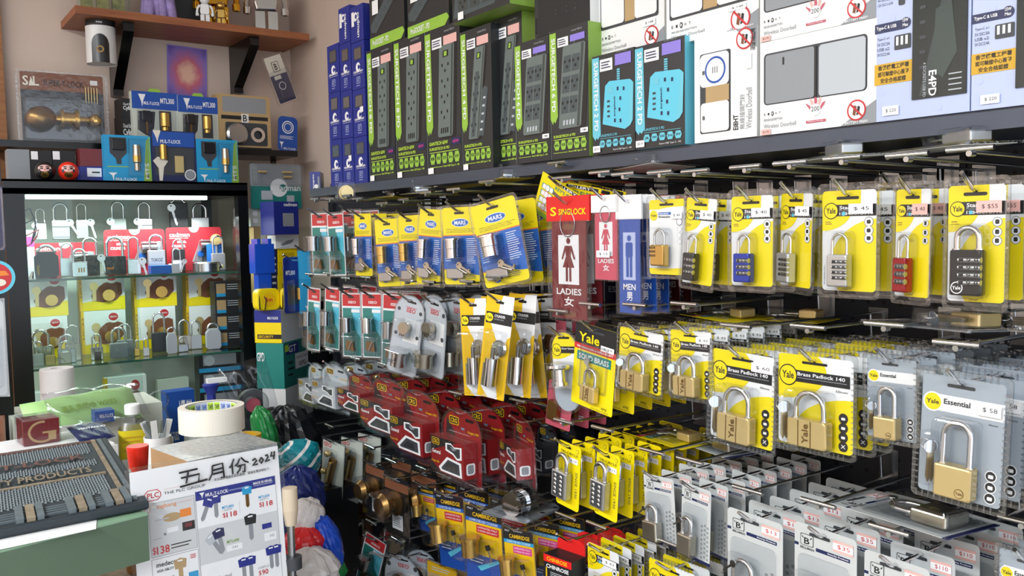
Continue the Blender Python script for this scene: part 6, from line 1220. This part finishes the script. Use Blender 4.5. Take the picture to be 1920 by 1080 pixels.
# paper roll, wipes, packs
P = onY(108, 725, 2.38); zr = onY(108, 764, 2.38).z; rr2 = (onY(141, 725, 2.38)-onY(76, 725, 2.38)).length/2; hr = onY(108, 690, 2.38).z-zr
mk('storage_box', G().box(-.16, 0, -.09, .17, zr-TZ-.002, .09, 'pale'), None, frame((P.x+.05, 2.38, TZ+.0006), 90), 'pale storage box under the paper roll', 'box')
g = G(); g.lathe([(rr2*.35, 0), (rr2*.98, 0), (rr2, .004), (rr2, hr-.004), (rr2*.97, hr), (rr2*.35, hr), (rr2*.35, 0)], 'tissue', n=40); mk('toilet_roll', g, None, frame((P.x, 2.38, zr), 90), 'white toilet paper roll before the cabinet', 'paper roll')
def pillow(w, h, t, m, n=14, amp=.004, tex=None):
    g = G(); vs = []
    for s in (1, -1):
        for j in range(n+1):
            for i in range(n+1):
                x, y = i/n*2-1, j/n*2-1; b = max(0, (1-x**4)*(1-y**4))**.5
                vs.append((x*w/2, y*h/2, s*(t/2*b)+amp*b*math.sin(x*9+y*5)*s))
    N = (n+1)**2; fs = []
    for k in (0, 1):
        for j in range(n):
            for i in range(n): a = k*N+j*(n+1)+i; f = (a, a+1, a+n+2, a+n+1); fs.append(f if k == 0 else f[::-1])
    g.add(vs, fs, m, True); return g
P = onY(155, 766, 2.2); g = pillow(.24, .1, .035, 'lime2', amp=.003); g.text('清潔濕紙巾 WIPES', -.05, -.012, .07, .006, .0225, 'boxgrn'); 
zw = onY(155, 785, 2.2).z
mk('card_box', G().box(-.13, 0, -.05, .1, zw-TZ-.003, .05, 'paper'), None, frame((P.x+.0, 2.2, TZ+.0006), 93), 'white pack lying beneath the green wipes pouch', 'box')
mk('wipes_pouch', g, None, frame((P.x, 2.2, zw+.018), 93, tilt=-48, roll=4), 'pale green wipes pouch lying below the paper roll', 'pouch')
P, w_, h_ = fit(44, 787, 112, 832, 95, Y=2.0); g = G(); g.box(-w_/2, -h_/2, -.06, w_/2, h_/2, 0, 'darkred', ms={'r': 'grn'}); p = Pg(g, -w_/2, -h_/2, w_, h_, .0002); p.ell(.52, .5, .4, .46, 'tan', 1); p.ell(.52, .5, .33, .37, 'darkred', 2); p.rect(.6, .5, 1, .95, 'darkred', 2.5); p.rect(.68, .12, .9, .5, 'tan', 3); p.rect(.52, .42, .72, .5, 'tan', 3)
k = G(); k.prism(rrect(-w_*.54, -h_*.55, w_*.54, h_*.6, .004), -.065, .004, 'bag', bev=.003); T2 = P.z-h_/2
thing('biscuit_box', meshes([('carton', g), ('plastic_wrap', k)]), frame((P.x, 2.0, P.z), 95), 'brown box with large golden letter G in clear wrap', 'box')
mk('paper_stack', G().box(-.1, 0, -.1, .085, T2-.006-TZ, .1, 'paper').box(-.095, T2-.0058-TZ, -.095, .08, T2-.002-TZ, .095, 'white'), None, frame((onZ(125, 845, T2).x, 2.0, TZ+.0006), 97), 'stack of white printed leaflets beneath the brown letter box', 'paper stack')
g = pillow(.07, .1, .012, 'navy', amp=.002); g.text('VENTAGLIO', -.025, 0, .03, .01, .0088, 'paper2'); mk('coffee_sachet', g, None, frame((onZ(165, 815, T2).x, 1.99, T2+.012), 95, tilt=-82), 'dark blue sachet lying beside the brown letter box', 'sachet')
g = pillow(.2, .12, .03, 'bag', amp=.004); mk('clear_bag', g, None, frame((onY(185, 800, 2.12).x, 2.13, T2+.045), 95, tilt=-60), 'crumpled clear plastic bag beside the drink bottle', 'bag')
small(178, 215, 770, 792, 2.12, 90, 'blue', 'small blue lock box in clear bag under wipes', lambda p: p.tx('MUL-T-LOCK', .25, .4, .95, .7, 'paper2', 1), depth=.04, base=None)
# cabinet-front clutter : cup with clips, magnifiers, blue box
P = onY(297, 860, 1.9); g = G(); zc = onY(297, 818, 1.9).z; hc = zc-TZ; g.lathe([(0, 0), (.022, 0), (.027, hc), (.0255, hc), (.0205, .003), (0, .003)], 'white', n=28); k = G()
for i in range(6): a = i*1.05; k.M = Matrix.Translation((math.cos(a)*.012, hc-.02, math.sin(a)*.012)) @ Matrix.Rotation(math.radians(-15+i*9), 4, 'Z'); k.box(-.006, 0, -.001, .006, .055, .001, 'frost' if i % 2 else 'paper')
thing('clip_cup', meshes([('cup', g), ('clips', k)]), frame((P.x, 1.9, TZ+.0006), 90), 'white cup full of clear clips beside drink bottle', 'cup')
def magn(u, v, r, Y, label):
    P = onY(u, v, Y); R = (onY(u+r, v, Y)-onY(u-r, v, Y)).length/2; g = G(); g.tube([(R*math.cos(a/24*6.283), R*math.sin(a/24*6.283), 0) for a in range(25)], .0022, 'frost', 8); l = G(); l.poly(ellp(0, 0, R*.97, R*.97, 28), 0, 'glass'); h = G(); h.tube([(0, -R, 0), (0, TZ-P.z+.002, 0)], .003, 'steel', 8); h.lathe([(0, 0), (.022, 0), (.02, .004), (0, .005)], 'steel', (0, TZ-P.z+.0008, 0), n=20)
    thing('magnifier', meshes([('rim', g), ('lens', l), ('stand', h)]), frame(P, 80), label, 'magnifier')
magn(244, 775, 20, 2.25, 'round clear lens on stand behind the drink bottle'); magn(296, 752, 19, 2.4, 'round clear lens nearest the masking tape'); magn(288, 783, 26, 2.3, 'largest clear lens on stand beside the bottle cap')
g = G(); g.tube([(0, 0, 0), (0, .16, 0)], .0025, 'chrome', 8); g.lathe([(0, 0), (.03, 0), (.026, .008), (.008, .012), (0, .03)], 'chrome', n=24)
for y in (.05, .08, .11, .14): g.ball((0, y, 0), .005, 'chrome', 10)
mk('metal_stand', g, None, frame((onY(323, 820, 2.1).x, 2.1, TZ+.0006), 90), 'thin chrome stand beside masking tape roll', 'stand')
g = G(); g.tube([(0, 0, 0), (0, .17, 0)], .003, 'gold', 8); g.lathe([(0, 0), (.02, 0), (.018, .005), (0, .006)], 'gold', n=20); mk('brass_rod', g, None, frame((onY(292, 770, 2.12).x, 2.12, TZ+.0006), 90), 'thin brass rod on round foot behind clip cup', 'rod')
small(312, 365, 733, 768, 2.6, 92, 'blue', 'bright blue lock box under the glass shelf beside tape roll', lambda p: (p.tx('MTL800', .45, .5, .9, .85, 'paper2', 1), p.tx('MUL-T-LOCK', .05, .2, .4, .35, 'paper2', 1)), depth=.05, base=TZ)
g = G(); g.lathe([(0, 0), (.02, 0), (.012, .02), (.011, .05), (.022, .075), (.018, .08), (0, .08)], 'cadblue', n=24); g.box(-.01, .08, -.008, .04, .092, .008, 'white'); mk('hand_tool', g, None, frame((onY(397, 760, 2.3).x, 2.3, onY(397, 775, 2.3).z), 90), 'dark blue and white hand tool behind the masking tape', 'tool')
mk('tool_box', G().box(-.06, 0, -.05, .06, onY(397, 775, 2.3).z-TZ-.002, .05, 'paper'), None, frame((onY(397, 760, 2.3).x, 2.3, TZ+.0006), 90), 'white box under the dark blue hand tool', 'box')
# crumpled bags
def crumple(c, r, sc, m, seed, n=44, amp=.16, stripes=None):
    rnd = random.Random(seed); ph = [(rnd.uniform(2, 9), rnd.uniform(2, 9), rnd.uniform(0, 6), rnd.uniform(.3, 1)) for _ in range(9)]; g = G(); k = n//2; vs = []
    for j in range(k+1):
        t = math.pi*j/k
        for i in range(n):
            a = 2*math.pi*i/n; d = sum(q[3]*abs(math.sin(q[0]*t+q[2])*math.sin(round(q[1])*a+q[2]*2)) for q in ph)/len(ph); q = 1+amp*(d*4-1)*(math.sin(t)**.5)
            vs.append((r*sc[0]*q*math.sin(t)*math.cos(a), r*sc[1]*q*math.cos(t), -r*sc[2]*q*math.sin(t)*math.sin(a)))
    for j in range(k):
        mm = m if not stripes else (stripes if j % 5 == 2 else m)
        g.add([vs[j*n+i] for i in range(n)]+[vs[(j+1)*n+i] for i in range(n)], [(i, n+i, n+(i+1) % n, (i+1) % n) for i in range(n)], mm, False)
    return g
def bag(u, v, Y, r, sc, m, seed, label, name='plastic_bag', roll=0, stripes=None, psi=90): mk(name, crumple(0, r, sc, m, seed, stripes=stripes), None, frame(onY(u, v, Y), psi, roll=roll), label, 'bag')
mk('storage_crate', G().box(.66, 2.02, 0, .97, 2.36, SB-.09, 'cabblack'), label='black crate holding crumpled bags beside the cabinet corner', cat='crate')
mk('floor_crate', G().box(.66, 1.55, 0, .84, 1.95, .70, 'cabblack'), label='dark crate under the pile of coloured bags', cat='crate')
bag(535, 838, 2.2, .1, (.95, 1.1, .7), 'bagblack', 3, 'black crumpled bag under the white box')
bag(497, 812, 2.12, .06, (.5, 1.2, .6), 'baggreen', 4, 'green crumpled bag beside the taped roll bag', roll=12)
bag(556, 868, 2.0, .085, (.72, .62, .5), 'bagteal', 5, 'teal bag with white stripes behind the sign', roll=35, stripes='bagwhite')
bag(560, 945, 1.9, .1, (.6, .9, .6), 'bagnavy', 6, 'navy blue crumpled bag below the teal bag')
bag(573, 972, 1.75, .06, (.7, .75, .7), 'bagwhite', 7, 'white crumpled bag above the red bag', roll=-30)
bag(570, 1022, 1.72, .058, (.8, .7, .7), 'bagred', 8, 'red crumpled bag beside the metal pole')
bag(582, 1072, 1.66, .065, (.9, .75, .8), 'bagwhite', 9, 'white crumpled bag at the bottom edge')
bag(614, 1018, 1.72, .06, (.5, 1.1, .6), 'bagblue', 10, 'bright blue crumpled bag beside the low packs', roll=15)
bag(618, 1072, 1.72, .05, (.75, .6, .7), 'baggreen', 11, 'green crumpled bag under the bright blue one')
P = onY(470, 745, 2.3); g = pillow(.13, .2, .04, 'bag', amp=.006); k = G(); k.lathe([(.02, -.012), (.042, -.012), (.042, .012), (.02, .012), (.02, -.012)], 'frost', (0, -.02, 0), ax='z', n=32); k.lathe([(.0, .005), (.02, .005)], 'rose', (0, -.02, 0), ax='z', n=24)
thing('bagged_tape', meshes([('plastic_bag', g), ('tape_roll', k)]), frame(P, 85, roll=12), 'clear tape roll in plastic bag leaning by cabinet corner', 'tape')
g = G(); g.lathe([(.02, 0), (.032, 0), (.032, .03), (.02, .03), (.02, 0)], 'mustard', n=32); mk('yellow_tape', g, None, frame((onY(462, 800, 1.95).x, 1.95, GZ-.1), 90) , 'yellow tape roll behind the masking tape', 'tape')
mk('tape_support', G().box(-.035, 0, -.03, .035, GZ-.101-TZ, .03, 'dgrey'), None, frame((onY(462, 800, 1.95).x, 1.95, TZ+.0005), 90), 'dark box beneath the yellow tape roll', 'box')
# ------------------------------------------------------------------ counter with rubber key tray
KZ = 1.13; C0 = onZ(277, 962, KZ); Cl = onZ(0, 1032, KZ); d = (Cl-C0); d.z = 0; d.normalize(); e = Vector((d.y, -d.x, 0)); e = e if e.y > 0 else -e
M = Matrix(((-d.x, 0, -e.x, C0.x), (-d.y, 0, -e.y, C0.y), (0, 1, 0, KZ), (0, 0, 0, 1)))
th = C0.z-(CAM+ray(279, 1061)*((C0-CAM).length*1.0)).z
a = G(); a.box(-1.3, -th, -.45, 0, -.003, 0, 'greenslab'); b = G(); b.box(-1.3, -.003, -.45, 0, 0, 0, 'greentop'); c = G(); c.box(-1.25, -KZ+.001, -.42, -.05, -th, -.05, 'cream')
thing('counter', meshes([('body', a), ('top', b), ('base', c)]), M, 'green fronted counter at lower left carrying the rubber tray', 'counter')
pp = G(); pp.add([tuple(M.inverted() @ (onZ(u, v, KZ)+Vector((0, 0, .0008)))) for u, v in ((-200, 1075), (180, 993), (182, 970), (-200, 1040))], [(0, 1, 2, 3)], 'paper2'); mk('paper_sheet', pp, None, M, 'white paper sheet under the rubber tray edge', 'paper')
pp = G(); pp.add([tuple(M.inverted() @ (onZ(u, v, KZ)+Vector((0, 0, .0012)))) for u, v in ((235, 895), (243, 880), (291, 953), (270, 958), (200, 960))], [(0, 1, 2, 3, 4)], 'paper2'); mk('paper_sheet', pp, None, M, 'white paper corner poking out right of rubber tray', 'paper')
q0, q1 = onZ(273, 957, KZ), onZ(197, 836, KZ); y_ = (q1-q0); y_.z = 0; L = y_.length; q2 = onZ(0, 1012, KZ); x_ = (q0-q2); x_.z = 0; x_.normalize(); yp = Vector((-x_.y, x_.x, 0)); L = y_.dot(yp); print('mat', L, y_.dot(x_))
MT = Matrix(((x_.x, yp.x, 0, q0.x), (x_.y, yp.y, 0, q0.y), (0, 0, 1, KZ+.002), (0, 0, 0, 1)))
sh = y_.dot(x_)/L; W = .62
g = G(); SK = lambda x, y: (x+sh*y, y)
g.prism([SK(-W, -.004), SK(.004, -.004), SK(.004, L+.004), SK(-W, L+.004)], 0, .012, 'rubber', bev=.003); base = g
def strip(g, x0, y0, x1, y1, m, z0=.011, z1=.0145): g.prism([SK(x0, y0), SK(x1, y0), SK(x1, y1), SK(x0, y1)], z0, z1, m)
fr = G(); strip(fr, -.024, .01, -.018, L-.008, 'dusty'); strip(fr, -.014, .01, -.008, L-.008, 'rubberlite'); strip(fr, -W, L-.02, -.016, L-.012, 'rust', z1=.014); strip(fr, -W, L*.41, -.028, L*.43, 'dusty')
for x in (-.03, -.075, -.135, -.195, -.26, -.33): strip(fr, x-.018, .004, x-.009, L*.16, 'rubberlite', z1=.018); strip(fr, x-.006, .004, x+.004, L*.16, 'dusty', z1=.017); strip(fr, x+.006, .004, x+.014, L*.16, 'rubberlite', z1=.018)
for yy in (.02, .035, .05, .065): strip(fr, -W, L*yy*1.6, -.02, L*(yy*1.6+.008), 'rubberlite', z1=.0148)
st = G(); px, py = .0074, .0125; j = 0; y = L*.18
while y < L-.026:
    x = -.033-(j % 2)*px/2
    blocked = (L*.40 < y < L*.56) or (L*.66 < y < L*.77)
    while x > -.5:
        if not blocked:
            c_ = [SK(x-px*.44, y), SK(x, y-py*.42), SK(x+px*.44, y), SK(x, y+py*.42)]; st.add([(p[0], p[1], .0118) for p in c_]+[(*SK(x, y), .0158)], [(0, 1, 4), (1, 2, 4), (2, 3, 4), (3, 0, 4)], 'rubberlite')
        x -= px
    y += py*.5; j += 1
TXP = []
def mtext(s, x0, y0, x1, y1, m, z=.0135):
    t = G(); t.text(s, x0, y0, x1, y1, z, m); t.v = [(*SK(a, b), c) for a, b, c in t.v]; TXP.append(('raised_lettering', t))
mtext('SECURITY PRODUCTS', -.235, L*.45, -.045, L*.53, 'dusty', .0155); mtext('MUL-T-LOCK', -.24, L*.67, -.045, L*.75, 'rust', .0155)
thing('rubber_key_tray', meshes([('base', base), ('raised_frame', fr), ('diamond_studs', st)]+TXP), MT, 'worn dark rubber tray with diamond studs and raised lettering on counter', 'tray')
# ------------------------------------------------------------------ price sign
PS = 96; P = onY(390, 860, 1.27); P, w_, _ = fit(250, 850, 528, 870, PS, Y=1.27); h_ = w_*1.5; Mt = frame((P.x, P.y, P.z), PS, roll=-.5, tilt=-6)
def hf(v): return v
g = G(); g.box(-w_/2, -h_, 0, w_/2, 0, .0008, 'paper2'); p = Pg(g, -w_/2, -h_, w_, h_, .001)
lam = G(); lam.prism(rrect(-w_/2-.006, -h_-.006, w_/2+.006, .006, .006), -.0006, .0038, 'blister')
A_ = w_/h_
def Y_(t): return 1-t*A_
# coordinates below: across 0..1, down t in widths
def sx_(a): return a+.04*(1-a/.4) if a < .4 and 1 else a
def R(a, t0, c, t1, m, k=1):
    if t0 > .2: a, c = sx_(a), sx_(c)
    p.rect(a, Y_(t1), c, Y_(t0), m, k)
def TX(s, a, t0, c, t1, m='ink', k=3, bold=True):
    if t0 > .2: a, c = sx_(a), sx_(c)
    p.tx(s, a, Y_(t1), c, Y_(t0), m, k, bold=bold)
ink = G()
def stroke(pts, w2=.0026):
    ink.tube([(-w_/2+x*w_, -t*w_, .0048) for x, t in pts], w2*.5, 'ink', 6)
for s in ([(.3, .055), (.42, .05)], [(.36, .05), (.34, .13)], [(.31, .09), (.43, .085), (.42, .14)], [(.3, .145), (.48, .13)], [(.52, .05), (.515, .1), (.49, .14)], [(.52, .05), (.59, .045), (.595, .14), (.575, .135)], [(.52, .08), (.59, .075)], [(.52, .105), (.59, .1)],
          [(.67, .03), (.65, .07), (.635, .085)], [(.655, .06), (.655, .13)], [(.71, .035), (.695, .065), (.675, .08)], [(.72, .03), (.745, .06), (.77, .07)], [(.69, .085), (.745, .08), (.74, .13), (.725, .125)], [(.715, .085), (.705, .11), (.685, .13)],
          [(.8, .065), (.82, .055), (.83, .07), (.8, .1), (.835, .095)], [(.865, .055), (.85, .075), (.862, .095), (.878, .075), (.865, .055)], [(.895, .05), (.91, .045), (.915, .06), (.893, .09), (.925, .082)], [(.945, .03), (.935, .06), (.965, .058)], [(.965, .03), (.955, .085)]): stroke(s)
TX('本店提供電腦匙配匙服務．建議收費詳情如下：', .53, .135, .93, .155, 'ink', bold=False)
def ring(a, t, rx, ry, m, m2, k): p.poly([(a+rx*c, Y_(t)+ry*A_*s) for c, s in ((1, .35), (.6, 1), (-.6, 1), (-1, .35), (-1, -.35), (-.6, -1), (.6, -1), (1, -.35))], m, k); p.poly([(a+rx*.9*c, Y_(t)+ry*.86*A_*s) for c, s in ((1, .35), (.6, 1), (-.6, 1), (-1, .35), (-1, -.35), (-.6, -1), (.6, -1), (1, -.35))], m2, k+.5)
ring(.13, .165, .052, .034, 'red', 'paper2', 1); TX('PLC', .095, .148, .168, .182, 'red'); TX('THE PLC GROUP', .2, .158, .47, .176, 'dgrey', bold=False); R(.2, .142, .46, .144, 'stripepink')
R(.06, .215, .39, .215+.34, 'grey'); R(.063, .218, .387, .552, 'signgrey', 1.3); R(.06, .565, .39, 1.2, 'grey'); R(.063, .568, .387, 1.2, 'paper2', 1.3)
R(.4, .2, .96, .26, 'cadblue', 1.4); R(.4, .26, .96, 1.3, 'paper2', 1.2); R(.4, .44, .96, .68, 'signgrey', 1.4); R(.397, .2, .4, 1.4, 'grey', 1.5); R(.96, .2, .962, 1.4, 'grey', 1.5)
p.poly([(.425, Y_(.212)), (.46, Y_(.212)), (.448, Y_(.23)), (.443, Y_(.25)), (.438, Y_(.23))], 'paper2', 2); TX('MUL-T-LOCK', .465, .222, .62, .245, 'paper2'); TX('MADE IN ISRAEL', .8, .215, .94, .233, 'paper2'); R(.8, .24, .94, .242, 'paper2', 2); TX('由專業鎖匠配匙服務承諾', .62, .23, .77, .24, 'palebl', bold=False)
p.disc(.09, Y_(.25), .02, 'orange', 2, 'signgrey'); TX('zigbang', .12, .23, .26, .262, 'orange', bold=False); TX('smart home', .27, .235, .37, .246, 'stripepink', bold=False)
p.ell(.24, Y_(.325), .06, .018, 'tan', 2); R(.1, .322, .2, .33, 'lgrey', 2); R(.28, .29, .36, .34, 'orange', 2); R(.29, .375, .38, .43, 'ink', 2); R(.31, .385, .36, .41, 'darkred', 2.5); R(.18, .39, .26, .42, 'paper2', 2); R(.08, .44, .14, .443, 'grey', 2); TX('x', .155, .415, .175, .43, 'ink')
TX('$', .07, .49, .095, .54, 'red', bold=False); TX('138', .1, .49, .19, .54, 'red'); p.lines(.22, Y_(.53), .37, Y_(.49), 2, 'ink')
TX('medeco', .09, .59, .23, .62, 'ink'); TX('ASSA ABLOY', .09, .635, .21, .652, 'ink'); p.disc(.1, Y_(.7), .02, 'ink', 2); TX('Keymark', .13, .69, .21, .71, 'ink'); TX('1A, 1L, 1X,', .09, .735, .2, .75, 'grey', bold=False); TX('7S, 8X (5/6 pin)', .09, .76, .24, .775, 'grey', bold=False); TX('345', .15, .795, .21, .815, 'grey', bold=False); R(.11, .785, .25, .787, 'lgrey', 2)
for i in range(3): R(.33, .59+i*.01, .37, .595+i*.01, 'red', 2)
R(.31, .7, .38, .75, 'mtblue', 2); R(.325, .82, .39, .87, 'ink', 2); TX('a', .1, .93, .13, .95, 'ink')
def keyp(a, t, s, m, bm, rot=0):
    def q(x, y): c, d = math.cos(math.radians(rot)), math.sin(math.radians(rot)); return (a+(x*c-y*d)*s, Y_(t-(x*d+y*c)*s))
    p.poly([q(-.22, -.0), q(.22, 0), q(.26, .34), (q(.0, .42)), q(-.26, .34)], bm, 3); p.poly([q(-.1, .28), q(.1, .28), q(.1, .34), q(-.1, .34)], 'paper2', 3.5); p.poly([q(-.09, 0), q(-.09, -.55), q(0, -.65), q(.09, -.55), q(.09, 0)], m, 2.5)
keyp(.27, .66, .16, 'tan', 'tan'); keyp(.27, .87, .16, 'tan', 'tan'); keyp(.47, .31, .15, 'grey', 'cadblue', -25); keyp(.53, .3, .15, 'grey', 'cadblue'); keyp(.75, .285, .14, 'bronze', 'mtblue')
keyp(.5, .55, .16, 'grey', 'lgrey', 30); keyp(.54, .53, .16, 'grey', 'navy', 10); keyp(.76, .49, .17, 'grey', 'ink'); keyp(.69, .76, .15, 'grey', 'cadblue'); keyp(.74, .76, .15, 'grey', 'cadblue'); keyp(.89, .73, .15, 'grey', 'cadblue'); keyp(.93, .73, .15, 'grey', 'cadblue'); keyp(.69, .96, .15, 'grey', 'cadblue')
for (a, t, s1, s2, c) in ((.57, .33, 'MTL800', '136GP/B*', 'mtblue'), (.83, .315, 'MTL600', '206GP/TS', 'mtblue')): TX(s1, a, t, a+.08, t+.018, c); TX(s2, a+.005, t+.022, a+.07, t+.034, 'grey', bold=False); TX('$', a, t+.045, a+.022, t+.08, 'red', bold=False); TX('118', a+.026, t+.045, a+.1, t+.08, 'red')
TX('MTL600', .585, .56, .67, .58, 'boxgrn'); R(.58, .595, .69, .635, 'paper2', 2.5); TX('345', .62, .605, .66, .622, 'grey', bold=False); R(.85, .575, .94, .63, 'paper2', 2.5); TX('345', .89, .59, .925, .61, 'grey', bold=False); R(.84, .51, .91, .545, 'cadblue', 2.5); R(.69, .32, .692, .4, 'lgrey', 2); R(.69, .54, .692, .6, 'lgrey', 2)
TX('FlexiControl', .45, .775, .6, .8, 'ink', bold=False); TX('135BP/LX', .79, .79, .87, .805, 'grey', bold=False); TX('$', .79, .815, .81, .85, 'red', bold=False); TX('90', .815, .815, .86, .85, 'red')
thing('price_sign', meshes([('sheet', g), ('laminate', lam), ('handwriting', ink)]), Mt, 'laminated key price sign with handwritten heading leaning by the counter', 'sign')
# metal pole right of the sign
P = onY(543, 920, 1.27); g = G(); z0 = onY(543, 912, 1.27).z; g.tube([(0, -z0+.001, 0), (0, -.06, 0)], .0058, 'steel', 16); g.lathe([(0, 0), (.0115, -.002), (.012, -.036), (.0085, -.06), (0, -.06)], 'poletip', n=24); k = G(); zc = onY(545, 1055, 1.27).z; k.lathe([(.005, -.009), (.015, -.009), (.015, .009), (.005, .009)], 'dgrey', (0, zc-z0, 0), n=20)
thing('metal_pole', meshes([('pole', g), ('collar', k)]), frame((P.x, 1.27, z0), 90), 'upright steel pole with cream tip right of the sign', 'pole')
# rack at the left edge of the picture
x = onY(0, 500, 2.3).x
def leftpack(u0, u1, v0, v1, Y, m, label): P, w_, h_ = fit(u0, v0, u1, v1, 60, Y=Y); g = G().box(-w_/2, -h_/2, 0, w_/2, h_/2, .001, m); thing('clear_pack', meshes([('card', g), ('blister_tray', blister(w_, h_, .01, [(-w_*.4, -h_*.4, w_*.4, h_*.2, .03)], .03))]), frame(P, 60), label, 'clear pack')
leftpack(-60, 14, 560, 745, 2.3, 'lgrey', 'clear pack at the left picture edge beside cabinet post'); leftpack(-60, 12, 780, 880, 2.3, 'brown', 'brown backed pack at the left picture edge, lower'); leftpack(-60, 8, 350, 470, 2.3, 'navy', 'dark pack at the left picture edge, upper')
P = onY(-8, 520, 2.25); g = G(); R_ = .038; g.prism(ellp(0, 0, R_, R_, 32), 0, .001, 'sky'); g.poly(ellp(0, 0, R_*.82, R_*.82, 32), .0013, 'red'); g.poly([(-R_*.6, 0), (R_*.7, .004), (R_*.5, .014), (-R_*.5, .014)], .0016, 'orange'); g.poly(ellp(R_*.2, -.012, .012, .008, 16), .0018, 'cream')
mk('round_sticker', g, None, frame(P, 85), 'round red and orange sticker with light blue rim at left edge', 'sticker')
mk('rack_board', G().box(-.3, 0, -.02, .0, 1.7, 0, 'cabblack'), None, frame((onY(20, 600, 2.33).x, 2.36, .001), 90), 'dark rack board at the left picture edge', 'rack')
